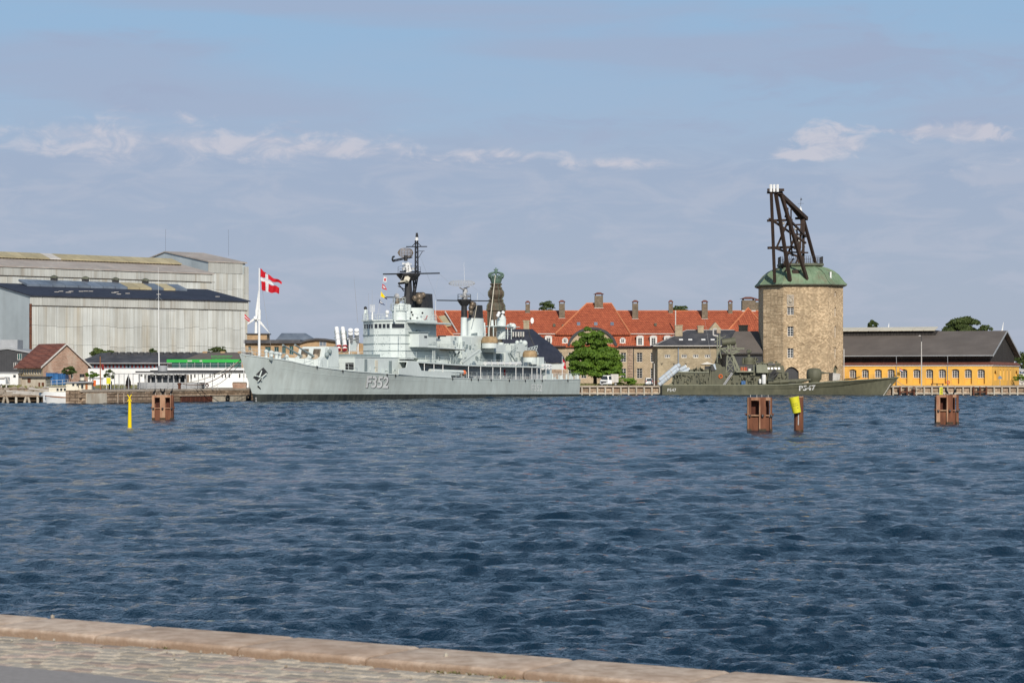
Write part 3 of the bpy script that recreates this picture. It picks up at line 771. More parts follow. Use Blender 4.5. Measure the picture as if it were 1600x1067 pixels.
# ---- hall 1 (front, navy roof)
A = (PX(47, 483), 483); L = 57; W = 36; ze = 21.5; zr = 24.7
T = thing('shipyard_hall', 'pale streaked shipyard hall with navy roof and bluish skylights, nearest of the big sheds', 'shed', (A[0], A[1], GZ))
m = MB()
for (s0, s1) in ((0, L),): m.poly([pt3(A, s0, .3, GZ), pt3(A, s1, .3, GZ), pt3(A, s1, .3, ze), pt3(A, s0, .3, ze)])
m.poly([pt3(A, 0, 0, GZ), pt3(A, 0, W, GZ), pt3(A, 0, W, ze), pt3(A, 0, W/2, zr), pt3(A, 0, 0, ze)])
part(T, 'gable_wall', m, M['hallg'])
m = MB().poly([pt3(A, L, .3, GZ), pt3(A, L, W, GZ), pt3(A, L, W, ze), pt3(A, L, W/2, zr), pt3(A, L, .3, ze)]); m.poly([pt3(A, 0, W, GZ), pt3(A, L, W, GZ), pt3(A, L, W, ze), pt3(A, 0, W, ze)])
part(T, 'back_wall', m, M['hallf'])
def cladding(T, A, s0, s1, z0, z1, cols, rows, m_='hallw', d=D1, b=B1, pr=.0, seed=1):
    rr = random.Random(seed)
    xs = [s0]
    for i in range(1, cols): xs.append(s0+(s1-s0)*i/cols+rr.uniform(-.3, .3))
    xs.append(s1)
    for i in range(cols):
        zs = [z0]+[z0+(z1-z0)*k/rows+rr.uniform(-.3, .3) for k in range(1, rows)]+[z1]
        for k in range(rows):
            p = pr+rr.uniform(-.02, .05); g = .025
            mm = MB()
            q = [pt3(A, xs[i]+g, -p, zs[k]+g, d, b), pt3(A, xs[i+1]-g, -p, zs[k]+g, d, b), pt3(A, xs[i+1]-g, -p, zs[k+1]-g, d, b), pt3(A, xs[i]+g, -p, zs[k+1]-g, d, b)]
            mm.prism(q, (b[0]*.2, b[1]*.2, 0)); part(T, 'cladding_panel', mm, M[m_])
cladding(T, A, 0, L, GZ, ze-2.2, 26, 4, seed=4)
cladding(T, A, -.1, L+.1, ze-2.1, ze, 19, 1, 'hallf', pr=.18, seed=5)
part(T, 'drip_rail', MB().prism([pt3(A, -.1, -.3, ze-2.16), pt3(A, L+.1, -.3, ze-2.16), pt3(A, L+.1, -.3, ze-2.09), pt3(A, -.1, -.3, ze-2.09)], (B1[0]*.3, B1[1]*.3, 0)), M['brass'])
m = MB().slab([pt3(A, -.4, -.6, ze+.12), pt3(A, L+.5, -.6, ze+.12), pt3(A, L+.5, W/2, zr+.2), pt3(A, -.4, W/2, zr+.2)], .25)
m.slab([pt3(A, -.4, W/2, zr+.2), pt3(A, L+.5, W/2, zr+.2), pt3(A, L+.5, W+.6, ze+.12), pt3(A, -.4, W+.6, ze+.12)], .25)
roof = part(T, 'roof', m, M['navy'])
# rooflights on the near slope close to the ridge
def slope(w): return ze+.12+(zr+.08-ze)*(w+.6)/(W/2+.6)
s0 = along(*at(A, D1, 0, B1, 15), *D1, 37); s1 = along(*at(A, D1, 0, B1, 15), *D1, 287)
for i in range(13):
    a = s0+(s1-s0)*i/13; b = s0+(s1-s0)*(i+1)/13
    q = [pt3(A, a+.06, 13.4, slope(13.4)+.55), pt3(A, b-.06, 13.4, slope(13.4)+.55), pt3(A, b-.06, 17.6, slope(17.6)+1.05), pt3(A, a+.06, 17.6, slope(17.6)+1.05)]
    part(T, 'rooflight', MB().slab(q, .5), M['glassb' if i < 8 or i == 10 or i == 12 else 'tanroof'], parent=roof)
part(T, 'rainwater_pipe', MB().tube(pt3(A, -.15, -.5, GZ), pt3(A, -.15, -.5, ze-1.8), .3, n=8), M['rust'])
rr = random.Random(8)
for i in range(14):
    s = rr.uniform(s0+2, s1+3); w = rr.uniform(4, 8)
    part(T, 'hatch', MB().box(-.5, .5, -.2, .2, 0, .12), M['lead'], parent=roof).location = Vector(pt3(A, s, w, slope(w)))-Vector(LOC[T.name])+Vector((0, 0, 0))+Vector(LOC[T.name])*1
for px in (84.5, 133.5, 180.5, 227):
    s = along(*at(A, D1, 0, B1, 18), *D1, px); c = pt3(A, s, 18, zr+.2)
    v = MB().box(c[0]-.7, c[0]+.7, c[1]-.7, c[1]+.7, c[2]-.2, c[2]+1.5)
    o = part(T, 'ventilator', v, M['black'], parent=roof)
    part(T, 'hood', MB().lathe((c[0], c[1], c[2]+1.5), [(.95, 0), (.9, .35), (.4, .6), (.1, .7)], 8), M['copperd'], parent=roof)
# ---- hall 2 (behind, tan rooflight strip, faded pink roof)
A2 = at(A, D1, -30, B1, 40); L = 103; ze = 29.9; zr = 33.1; W = 32
T = thing('shipyard_hall', 'long weathered hall with faded pinkish roof and tan ridge strip, behind the navy roofed hall', 'shed', (A2[0], A2[1], GZ))
m = MB()
q = lambda s, w, z: pt3(A2, s, w, z)
m.poly([q(0, .3, GZ), q(L, .3, GZ), q(L, .3, ze), q(0, .3, ze)]); m.poly([q(0, .3, GZ), q(0, W, GZ), q(0, W, ze), q(0, W/2, zr), q(0, .3, ze)])
m.poly([q(L, .3, GZ), q(L, W, GZ), q(L, W, ze), q(L, W/2, zr), q(L, .3, ze)]); m.poly([q(0, W, GZ), q(L, W, GZ), q(L, W, ze), q(0, W, ze)])
part(T, 'wall', m, M['hallf'])
cladding(T, A2, 28, L, 16, ze-2.2, 30, 2, seed=14)
cladding(T, A2, 28, L+.1, ze-2.1, ze, 14, 1, 'hallf', pr=.2, seed=15)
part(T, 'drip_rail', MB().prism([q(0, -.3, ze-2.2), q(L+.8, -.3, ze-2.2), q(L+.8, -.3, ze-2.1), q(0, -.3, ze-2.1)], (B1[0]*.3, B1[1]*.3, 0)), M['brass'])
roof = part(T, 'roof', MB().slab([q(-.4, -.5, ze+.1), q(L+.5, -.5, ze+.1), q(L+.5, W/2, zr), q(-.4, W/2, zr)], .25).slab([q(-.4, W/2, zr), q(L+.5, W/2, zr), q(L+.5, W+.5, ze), q(-.4, W+.5, ze)], .25), M['pinkroof'])
sa = along(*at(A2, D1, 0, B1, 14), *D1, -20); sb = along(*at(A2, D1, 0, B1, 14), *D1, 278)
n = 17
for i in range(n):
    a = sa+(sb-sa)*i/n; b = sa+(sb-sa)*(i+1)/n
    part(T, 'ridge_light', MB().slab([q(a+.05, 12, zr-.15), q(b-.05, 12, zr-.15), q(b-.05, 17, zr+1.35), q(a+.05, 17, zr+1.35)], .25), M['lead' if i == 5 else 'tanroof'], parent=roof)
m = MB()
for i in range(60):
    a = sa+(sb-sa)*i/60; m.prism([q(a, 12.2, zr-1.3), q(a+.35, 12.2, zr-1.3), q(a+.35, 12.2, zr-.3), q(a, 12.2, zr-.3)], (.2, .2, 0))
part(T, 'clerestory_posts', m, M['brass'], parent=roof)
part(T, 'clerestory', MB().prism([q(sa, 12.5, zr-1.5), q(sb, 12.5, zr-1.5), q(sb, 12.5, zr-.2), q(sa, 12.5, zr-.2)], (B1[0]*4, B1[1]*4, 0)), M['dgrey'], parent=roof)
# ---- hall 3 (tallest, at right)
A3 = (PX(325, 575), 575); L = 11.7; W = 41.6; ze = 33.8; zr = 37.2
T = thing('shipyard_hall', 'tallest grey hall rising behind the others with a stepped parapet at its right end', 'shed', (A3[0], A3[1], GZ))
q = lambda s, w, z: pt3(A3, s, w, z)
part(T, 'gable_wall', MB().poly([q(0, 0, GZ), q(0, W, GZ), q(0, W, ze), q(0, W/2, zr), q(0, 0, ze)]).poly([q(L, .1, GZ), q(L, W, GZ), q(L, W, ze), q(L, W/2, zr), q(L, .1, ze)]).poly([q(0, .2, GZ), q(L, .2, GZ), q(L, .2, ze), q(0, .2, ze)]).poly([q(0, W, GZ), q(L, W, GZ), q(L, W, ze), q(0, W, ze)]), M['hallg'])
cladding(T, A3, 0, L, 18, ze-3, 6, 3, seed=21)
cladding(T, A3, 0, L-1.0, ze-3, ze, 4, 1, 'hallf', pr=.15, seed=22)
cladding(T, A3, L-.6, L+.8, 18, ze-1.0, 1, 2, 'hallf', pr=.3, seed=23)
part(T, 'roof', MB().slab([q(-.3, -.4, ze+.1), q(L+.3, -.4, ze+.1), q(L+.3, W/2, zr+.15), q(-.3, W/2, zr+.15)], .3).slab([q(-.3, W/2, zr+.15), q(L+.3, W/2, zr+.15), q(L+.3, W, ze), q(-.3, W, ze)], .3), M['pinkroof'])
for (px, h, w) in ((257, 6, 20.8), (357, 7, 8)):
    s = along(*at(A3, D1, 0, B1, w), *D1, px) if px > 300 else 0
    c = q(s, w, zr-(0 if px < 300 else 1.2)); part(T, 'aerial', MB().tube(c, (c[0], c[1], c[2]+h), .03, n=4), M['dgrey'])
# ---- grey black house at far left
T = thing('workshop', 'dark grey clad workshop with a tall pale window at the far left edge', 'building', (PX(20, 440), 440, GZ))
Y = 440; m = MB(); z = lambda py, Y=Y: PZ(py, Y)
ops = []
x0, x1 = PX(-60, Y), PX(52, Y)
m2 = MB(); wall(m2, T, (x0, Y), (1, 0), x1-x0, GZ, z(552), [(PX(27, Y)-x0, .9, z(562), z(552)-z(562)-.05, dict(nx=2, nz=1, gl='teal', sill=0)), (PX(21, Y)-x0, .35, z(576), 1.3, dict(nx=1, nz=1)), (PX(24, Y)-x0, .35, z(576), 1.3, dict(nx=1, nz=1))], .15)
m2.poly([(x0, Y, z(552)), (x1, Y, z(552)), (PX(49, Y), Y, z(550)), (PX(12, Y), Y, z(543.5)), (x0, Y, z(552))][:-1])
m2.poly([(x1, Y, GZ), (x1, Y+18, GZ), (x1, Y+18, z(552)), (x1, Y, z(552))])
part(T, 'wall', m2, M['dgrey'])
part(T, 'roof', MB().slab([(PX(12, Y), Y-.3, z(543.2)), (PX(53, Y), Y-.3, z(550.5)), (PX(53, Y), Y+18, z(550.5)), (PX(12, Y), Y+18, z(543.2))], .3).slab([(x0, Y-.3, z(552)), (PX(12, Y), Y-.3, z(543.2)), (PX(12, Y), Y+18, z(543.2)), (x0, Y+18, z(552))], .3), M['mgrey'])
part(T, 'rooftop_plant', MB().box(PX(-20, Y), PX(22, Y), Y+3, Y+8, z(548), z(530.5)), M['mgrey'])
Y = 395; T = thing('annex', 'low white flat roofed annex in front of the dark workshop', 'building', (PX(10, Y), Y, GZ))
x0, x1 = PX(-40, Y), PX(28, Y); m = MB()
wall(m, T, (x0, Y), (1, 0), x1-x0, GZ, PZ(583, Y), [(PX(20, Y)-x0, .6, PZ(590.5, Y), .6, dict(nx=1, nz=1))], .1)
m.box(x0, x1, Y+.3, Y+6, GZ, PZ(583, Y)); part(T, 'wall', m, M['white']); part(T, 'roof', MB().box(x0-.2, x1+.2, Y-.2, Y+6, PZ(583, Y), PZ(581.5, Y)), M['mgrey'])
# ---- red roofed brick house
A = (PX(67, 392), 392); L = 9.1; W = 9.5; ze = 5.74; zr = 9.55
T = thing('brick_house', 'small brick house with brown tiled roof and white barge boards before the big sheds', 'house', (A[0], A[1], GZ))
q = lambda s, w, z: pt3(A, s, w, z)
m = MB(); wall(m, T, A, D1, L, GZ, ze, [(2.0, 1.0, 3.1, .9, dict(nx=1, nz=1)), (5.6, .5, 3.4, .8, dict(nx=1, nz=1)), (.8, 1.2, GZ, 2.2, dict(solid='conc'))], .15)
m.poly([q(0, 0, ze), q(L, 0, ze), q(L/2, 0, zr)])
part(T, 'wall', m.poly([q(L, 0, GZ), q(L, W, GZ), q(L, W, ze), q(L, 0, ze)]), M['brickr'])
m = MB(); ops = [(.6+i*.95, .6, 4.15, .9, dict(nx=1, nz=2)) for i in range(9)]
wall(m, T, (q(0, W, 0)[0], q(0, W, 0)[1]), (-B1[0], -B1[1]), W, GZ, ze, ops, .12)
part(T, 'side_wall', m, M['beigeb'])
part(T, 'roof', MB().slab([q(-.6, -.4, ze-.3), q(-.6, W+.3, ze-.3), q(L/2, W+.3, zr+.15), q(L/2, -.4, zr+.15)], .2).slab([q(L+.6, -.4, ze-.3), q(L+.6, W+.3, ze-.3), q(L/2, W+.3, zr+.15), q(L/2, -.4, zr+.15)], .2), M['tile2'])
for sgn in (0, 1):
    e = -.6 if sgn == 0 else L+.6
    part(T, 'barge_board', MB().prism([q(e, -.45, ze-.55), q(L/2, -.45, zr-.1), q(L/2, -.45, zr+.18), q(e, -.45, ze-.2)], (B1[0]*.12, B1[1]*.12, 0)), M['lead'])
# ---- small shed, blue containers
Y = 352; T = thing('boat_shed', 'small weathered shed with rust brown doors beside the jetty', 'shed', (PX(52, Y), Y, GZ))
part(T, 'wall', MB().box(PX(34, Y), PX(71, Y), Y, Y+4, GZ, PZ(590, Y)), M['conc'])
part(T, 'roof', MB().box(PX(30, Y), PX(73, Y), Y-.4, Y+4.4, PZ(590.5, Y), PZ(588, Y)), M['dgrey'])
for (a, b, c, d) in ((43, 48, 591, 598), (60, 63, 597.5, 604), (65, 69, 597.5, 604)): part(T, 'door', MB().box(PX(a, Y), PX(b, Y), Y-.05, Y+.05, PZ(d, Y), PZ(c, Y)), M['rust'])
Y = 386
for i, (a, b) in enumerate(((72, 84.5), (85, 91.5), (92, 102))):
    T = thing('container', ('light blue container at the left of three beside the brick house', 'narrow dark blue container between two wider blue ones', 'dark blue container nearest the bush, right of three')[i], 'container', (PX(a, Y), Y, GZ), group='blue containers by the brick house')
    z1 = PZ(584.5 if i else 583.5, Y); part(T, 'body', MB().box(PX(a, Y), PX(b, Y), Y, Y+3, GZ, z1), M['bluec'])
    part(T, 'lid', MB().box(PX(a, Y)-.04, PX(b, Y)+.04, Y-.05, Y+3.05, z1, z1+.12), M['bluec'])
# ---- long low building, dark roof, red blinds
Y = 430; x0, x1 = PX(122, Y), PX(262, Y)
T = thing('barracks', 'long low building with dark roof and a strip of red curtained windows', 'building', (x0, Y, GZ))
z = lambda py: PZ(py, Y)
ops = []; n = 24
for i in range(n):
    a = (x1-x0)*(i+.15)/n; ops.append((a, (x1-x0)/n*.6, z(575), z(568.5)-z(575), dict(nx=1, nz=1, fr='bluegrey', b=.05, gl='brickd' if i not in (0, 2, 3, 13) else 'glass', d=.12)))
m = MB(); wall(m, T, (x0, Y), (1, 0), x1-x0, z(576), z(567), ops, .12); part(T, 'window_band', m, M['bluegrey'])
m = MB(); m.box(x0, x1, Y+.25, Y+14, z(576), z(567)); m.box(x0-.05, x1+.05, Y-.1, Y+14, GZ, z(576)); part(T, 'wall', m, M['white'])
xr0, xr1 = PX(158, Y+7), PX(318, Y+7); zt = PZ(551, Y+7)
part(T, 'roof', MB().slab([(x0-.5, Y-.7, z(567)), (x1+6, Y-.7, z(567)), (xr1, Y+7, zt), (xr0, Y+7, zt)], .3).poly([(x0-.5, Y-.7, z(567)), (xr0, Y+7, zt), (x0-.5, Y+14, z(567))]).slab([(x0-.5, Y+14.7, z(567)), (x1+6, Y+14.7, z(567)), (xr1, Y+7, zt), (xr0, Y+7, zt)], .3), M['slate'])
part(T, 'gutter', MB().box(x0-.5, x1+5, Y-.85, Y-.65, z(568), z(566.8)), M['steel'])
for i in range(14):
    px = 168+i*10.2; part(T, 'roof_hatch', MB().box(PX(px, Y+6), PX(px+6, Y+6), Y+5.4, Y+6.4, zt-.5, zt+.12), M['dgrey'])
# ---- building with hipped roof and green banner terrace
Y = 415; T = thing('restaurant', 'grey roofed restaurant with long bright green banner over dark glass front', 'building', (PX(310, Y), Y, GZ))
z = lambda py: PZ(py, Y)
part(T, 'wall', MB().box(PX(272, Y), PX(395, Y), Y, Y+10, GZ, z(566)), M['tanb'])
part(T, 'roof', MB().rings([[(PX(288, Y), Y-.5, z(562)), (PX(396, Y), Y-.5, z(562)), (PX(396, Y), Y+10, z(562)), (PX(288, Y), Y+10, z(562))], [(PX(316, Y+5), Y+5, z(550)), (PX(392, Y+5), Y+5, z(550)), (PX(392, Y+5), Y+5.2, z(550)), (PX(316, Y+5), Y+5.2, z(550))]]), M['feltroof'])
part(T, 'green_sign_frame', MB().lattice(P(330, 556, Y), P(363, 556, Y), P(332, 561, Y), P(361, 561, Y), 5, .04), M['green'])
for px in (317, 345, 372): part(T, 'chimney', MB().box(PX(px, Y+5), PX(px+7, Y+5), Y+4.5, Y+5.5, PZ(552, Y+5), PZ(549, Y+5)), M['tanb'])
Y = 395; z = lambda py: PZ(py, Y)
part(T, 'banner', MB().box(PX(260.5, Y), PX(377, Y), Y, Y+.12, z(566.3), z(561.5)), M['green'])
for (a, b) in ((293, 300), (312, 316)): part(T, 'banner_lettering', MB().box(PX(a, Y), PX(b, Y), Y-.03, Y, z(565), z(562.8)), M['lead'])
n = 9
for i in range(n):
    a = 268+(377-268)*i/n; b = 268+(377-268)*(i+1)/n
    part(T, 'glass_panel', MB().box(PX(a, Y)+.05, PX(b, Y)-.05, Y+.1, Y+.16, z(575.5), z(566.3)), M['teal'])
    part(T, 'mullion', MB().box(PX(b, Y)-.05, PX(b, Y)+.05, Y, Y+.2, z(576), z(566.3)), M['steel'])
part(T, 'terrace_rail', MB().rail([P(262, 577, Y-.5), P(380, 577, Y-.5)], .9, 2, .04, 2), M['steel'])
# ---- long white low building right on the quay behind the pavilion
Y = 376; z = lambda py: PZ(py, Y); x0, x1 = PX(240, Y), PX(388, Y)
T = thing('ferry_office', 'long low white building with small dark windows just left of the frigate bow', 'building', (x0, Y, GZ))
ops = []
for px, w in ((303, 2.6), (315, 2.2), (327, 2.4), (334, 2.0), (346, 2.4), (351, 2.4), (357, 2.6), (373, 2.6), (379.5, 2.6), (384.5, 2.6), (262, 2.5), (275, 2.5), (288, 2.5)):
    ops.append((PX(px, Y)-x0, w*Y/F, z(590.5), z(584)-z(590.5), dict(nx=1, nz=1, b=.03)))
m = MB(); wall(m, T, (x0, Y), (1, 0), x1-x0, GZ, z(580), ops, .15); m.box(x0, x1, Y+.4, Y+9, GZ, z(580)); part(T, 'wall', m, M['white'])
part(T, 'roof', MB().box(x0-.5, x1+.6, Y-.6, Y+9.5, z(580), z(578.3)), M['dgrey']); part(T, 'parapet', MB().box(x0, x1+.4, Y-.3, Y+9, z(578.3), z(575)), M['white'])
# ---- grey glazed pavilion with canopy on the left quay
Y0 = 327; T = thing('pavilion', 'grey rounded glazed pavilion under a flat canopy on thin posts on the quay', 'pavilion', (PX(250, Y0), Y0, GZ))
z = lambda py, Y=Y0: PZ(py, Y)
def rr_ring(x0, x1, y0, y1, zz, r=2.0, n=5):
    pts = []
    for (cx, cy, a) in ((x1-r, y0+r, -90), (x1-r, y1-r, 0), (x0+r, y1-r, 90), (x0+r, y0+r, 180)):
        for i in range(n+1):
            t = R(a+90*i/n); pts.append((cx+r*math.cos(t), cy+r*math.sin(t), zz))
    return pts
xa, xb = PX(211, Y0), PX(312, Y0); Yb = Y0+7
part(T, 'lower_wall', MB().rings([rr_ring(xa, xb, Y0, Yb, zz) for zz in (GZ+.05, z(597.5))]), M['mgrey'])
part(T, 'glazing', MB().rings([rr_ring(xa+1.5, xb-2.4, Y0+.5, Yb, zz, 1.6) for zz in (z(597.5), z(585.5))]), M['glass'])
n = 9
for i in range(n+1):
    x = PX(217+(298-217)*i/n, Y0); part(T, 'mullion', MB().box(x-.1, x+.1, Y0+.3, Y0+.5, z(597.5), z(585)), M['steel'])
for i in range(n):
    px = 219+(298-219)*i/n
    if i in (0, 2, 4, 5, 7): part(T, 'roller_blind', MB().box(PX(px, Y0), PX(px+3, Y0), Y0+.25, Y0+.4, z(591 if i == 5 else 588.5), z(585)), M['white'])
part(T, 'canopy', MB().rings([rr_ring(PX(208, Y0-1), PX(332, Y0-1), Y0-.9, Yb+1, zz, .8, 3) for zz in (z(584.6), z(583.2))]).box(PX(177, Y0), PX(208.5, Y0), Y0-.8, Y0+6, z(584.5), z(583.3)), M['steel'])
part(T, 'roof_deck', MB().rings([rr_ring(PX(209, Y0-1), PX(340, Y0-1), Y0-.4, Yb, zz, .8, 3) for zz in (z(582.3), z(579.8))]), M['dgrey'])
for px in (179, 186, 194, 201, 208, 218, 229, 243, 263, 271, 292, 310, 320, 332):
    part(T, 'post', MB().tube((PX(px, Y0-.7), Y0-.7, GZ), (PX(px, Y0-.7), Y0-.7, z(584)), .06, n=5), M['mgrey'])
part(T, 'handrail', MB().rail([P(210, 609.5, Y0-.8), P(340, 609.5, Y0-.8)], 1.0, 2.2, .03, 2), M['steel'])
part(T, 'drum', MB().lathe((PX(254, Y0+2), Y0+2, z(580)), [(.72, 0), (.72, .75), (.6, .85)], 14), M['mgrey'], smooth=40)
Yp = Y0+2
T = thing('signal_mast', 'tall thin white mast with one crossarm rising above the pavilion', 'mast', (PX(248, Yp), Yp, PZ(577, Yp)))
part(T, 'pole', MB().tube(P(248.5, 578, Yp), P(247.7, 470, Yp), .10, .06, n=8).tube(P(247.7, 470, Yp), P(247.4, 418, Yp), .03, .015, n=5), M['white'])
part(T, 'crossarm', MB().tube(P(224, 482.8, Yp), P(274, 485.5, Yp), .045, n=5), M['steel'])
part(T, 'stay', MB().tube(P(232, 483, Yp), P(247.5, 463, Yp), .015, n=4).tube(P(266, 484, Yp), P(247.5, 463, Yp), .015, n=4), M['steel'])
# ================================================================ tan brick building behind the bow
Y = 428; T = thing('office_building', 'tan brick building with dark flat roof and rooflight behind the frigate foredeck', 'building', (PX(470, Y), Y, GZ))
z = lambda py: PZ(py, Y); x0, x1 = PX(383, Y), PX(640, Y)
ops = [(PX(p, Y)-x0, w*Y/F, z(b), z(a)-z(b), dict(nx=2, nz=1, fr='mgrey', gl='teal', b=.06)) for (p, w, a, b) in ((388, 4, 541, 547), (414, 9, 541.5, 551), (428.5, 7, 541.5, 552), (440.5, 6, 541.5, 553), (452, 6.5, 540.5, 554), (470, 9, 541, 552), (512, 8, 545, 556))]
m = MB(); wall(m, T, (x0, Y), (1, 0), x1-x0, GZ, z(536.5), ops, .3); m.box(x0, x1, Y+.8, Y+12, GZ, z(537)); part(T, 'wall', m, M['tanb'])
part(T, 'roof', MB().box(PX(381, Y), PX(470, Y), Y-.8, Y+12, z(536.5), z(531)), M['slate'])
# raised right part with a shallow curved roof
yy = Y-.35; top = [(468, 534.5), (480, 530.5), (494, 528.8), (508, 529.5), (524, 531.8), (560, 536)]
m = MB().prism([P(468, 558, yy)]+[P(a, b, yy) for a, b in top]+[P(560, 558, yy)], (0, 10, 0)); part(T, 'upper_wall', m, M['tanb'])
m = MB()
for (a, b) in zip(top[:-1], top[1:]): m.slab([P(a[0], a[1]-.6, yy-.7), P(b[0], b[1]-.6, yy-.7), P(b[0], b[1]-.6, yy-.7)+Vector((0, 11, 0)), P(a[0], a[1]-.6, yy-.7)+Vector((0, 11, 0))], .35)
part(T, 'curved_roof', m, M['slate'])
f, g = win_meshes(1.35, 1.0, 2, 1, 'lead', 'glassb', .1); o = inst(T, 'window', f, P(499, 541, yy-.06)); o2 = bpy.data.objects.new('pane', g); col.objects.link(o2); o2.parent = o
a, b = PX(432, Y+6), PX(494, Y+6)
part(T, 'rooflight', MB().rings([[(a, Y+4, z(531)), (b, Y+4, z(531)), (b, Y+10, z(531)), (a, Y+10, z(531))], [(a+1, Y+6, PZ(520.5, Y+6)), (b-2.2, Y+6, PZ(520.5, Y+6)), (b-2.2, Y+8, PZ(520.5, Y+6)), (a+1, Y+8, PZ(520.5, Y+6))]]), M['glassb'])
part(T, 'roof_box', MB().box(PX(387, Y+2), PX(418, Y+2), Y+1, Y+6, z(531), PZ(522.5, Y+2)), M['tanb'])
part(T, 'roof_box_cap', MB().box(PX(385.5, Y+2), PX(420, Y+2), Y+.7, Y+6.3, PZ(522.5, Y+2), PZ(521, Y+2)), M['slate'])
# ================================================================ spire with crown
Y = 478; T = thing('church_spire', 'dark copper onion spire topped by a green royal crown', 'spire', (PX(775, Y), Y, GZ))
cx = PX(775, Y); k = Y/F
prof = [(521, 13.2), (500, 13.4), (486, 13.6), (485.5, 15.6), (483.5, 15.6), (482, 14.6), (478, 14.8), (474, 12.6), (471.5, 10.0), (471, 11.8), (469, 11.8), (467.5, 8.6), (464.5, 11.0), (461, 12.9), (457, 12.9), (453.5, 10.6), (452, 7.8), (451.5, 9.6), (450, 9.6), (449, 7.4), (445.5, 7.4), (445, 9.2), (443, 8.6)]
m = MB().lathe((cx, Y, 0), [(16*k, GZ), (16*k, PZ(521, Y))]+[(r*k, PZ(y, Y)) for y, r in prof], 8, rot=R(22.5)); part(T, 'tower_tiers', m, M['spire'])
m = MB()
for i in range(8):
    a = R(22.5+45*i)
    pts = [Vector((cx+(r+.3)*k*math.cos(a), Y+(r+.3)*k*math.sin(a), PZ(y, Y))) for y, r in prof]
    m.path(pts, .13, 4)
part(T, 'hip_rolls', m, M['copperd'])
m = MB().lathe((cx, Y, PZ(443, Y)), [(7.2*k, 0), (8.6*k, .5), (9*k, 5*k), (10.2*k, 8*k), (10*k, 8.6*k), (8*k, 8.4*k), (7*k, 0)], 16)
for i in range(8):
    a = R(45*i); pts = []
    for t in range(9):
        u = t/8; r = (9.8+3.2*math.sin(u*2.2))*(1-u**3.2)*k; zz = PZ(435-u*9.5-1.5*math.sin(u*math.pi), Y); pts.append(Vector((cx+r*math.cos(a), Y+r*math.sin(a), zz)))
    m.path(pts, .2, 5)
    m.ball((cx+10.4*k*math.cos(a+.39), Y+10.4*k*math.sin(a+.39), PZ(432, Y)), .35, 6)
part(T, 'crown', m, M['crown'])
m = MB().ball((cx, Y, PZ(424.5, Y)), .42, 8).tube((cx, Y, PZ(424, Y)), (cx, Y, PZ(418, Y)), .12, n=5)
m.tube((cx-.5, Y, PZ(421.3, Y)), (cx+.5, Y, PZ(421.3, Y)), .13, n=5); part(T, 'cross', m, M['crown'])
# ================================================================ long red roofed building
Y = 500; YR = 511; YB = 501.6
T = thing('naval_barracks', 'long sandstone building with orange tiled mansard roof and many chimneys', 'building', (PX(930, Y), Y, GZ))
z = lambda py, Y=Y: PZ(py, Y)
x0, x1 = PX(668, Y), PX(1230, Y)
wins = []
def dsp(**k_): return k_
ops = []
for px in (999.5, 1021, 1043):
    ops += [(PX(px-4.4, Y)-x0, 1.25, z(565.5), z(551)-z(565.5), dsp(nx=2, nz=4)), (PX(px-4.4, Y)-x0, 1.25, z(591), z(575.5)-z(591), dsp(nx=2, nz=4))]
for px in (880, 858, 836, 814): ops += [(PX(px-1.5, Y)-x0, 1.25, z(565.5), z(551)-z(565.5), dsp(nx=2, nz=4)), (PX(px-1.5, Y)-x0, 1.25, z(591), z(575.5)-z(591), dsp(nx=2, nz=4))]
m = MB(); wall(m, T, (x0, Y), (1, 0), x1-x0, GZ, z(541.5), ops, .2)
m.box(x0, x1, Y+1, 520, GZ, z(541.5)); part(T, 'wall', m, M['sandw'])
# mansard
m = MB().slab([(x0, Y-.6, z(541)), (x1, Y-.6, z(541)), (x1, YB, PZ(521.8, YB)), (x0, YB, PZ(521.8, YB))], .25)
part(T, 'mansard_roof', m, M['tile'])
m = MB().slab([(x0, YB-.3, PZ(521, YB)), (x1, YB-.3, PZ(521, YB)), (x1, YR, PZ(485.7, YR)), (x0, YR, PZ(485.7, YR))], .25)
m.slab([(x0, YR, PZ(485.7, YR)), (x1, YR, PZ(485.7, YR)), (x1, YR+10, PZ(521, YR)), (x0, YR+10, PZ(521, YR))], .25)
roof = part(T, 'upper_roof', m, M['tile'])
part(T, 'ridge_line', MB().box(x0, x1, YR-.15, YR+.15, PZ(486, YR), PZ(485, YR)), M['ridge'], parent=roof)
part(T, 'break_line', MB().box(x0, x1, YB-.5, YB-.2, PZ(522.2, YB), PZ(521, YB)), M['lead'], parent=roof)
part(T, 'eaves_gutter', MB().box(x0, x1, Y-.85, Y-.55, z(542), z(540.7)), M['dgrey'], parent=roof)
# central projection: hip roof, curved pediment
YC = 496
def rf(px, py, Y_): return P(px, py, Y_)
m = MB().slab([rf(868, 521.5, YC), rf(985, 521.5, YC), rf(955, 474.5, YC+12), rf(917, 474.5, YC+12)], .25)
m.slab([rf(985, 521.5, YC), rf(985, 521.5, YC+14), rf(955, 474.5, YC+12)], .25).slab([rf(868, 521.5, YC), rf(868, 521.5, YC+14), rf(917, 474.5, YC+12)], .25)
hip = part(T, 'central_roof', m, M['tile'])
part(T, 'hip_tiles', MB().tube(rf(985, 521, YC-.1), rf(955, 474, YC+12), .16, n=5).tube(rf(868, 521, YC-.1), rf(917, 474, YC+12), .16, n=5).tube(rf(917, 474, YC+12), rf(955, 474, YC+12), .16, n=5), M['ridge'], parent=hip)
part(T, 'central_mansard', MB().slab([rf(860, 541, YC-.6), rf(990, 541, YC-.6), rf(985, 522, YC+.8), rf(868, 522, YC+.8)], .25), M['tile'])
xc0, xc1 = PX(862, YC), PX(988, YC)
ops = []
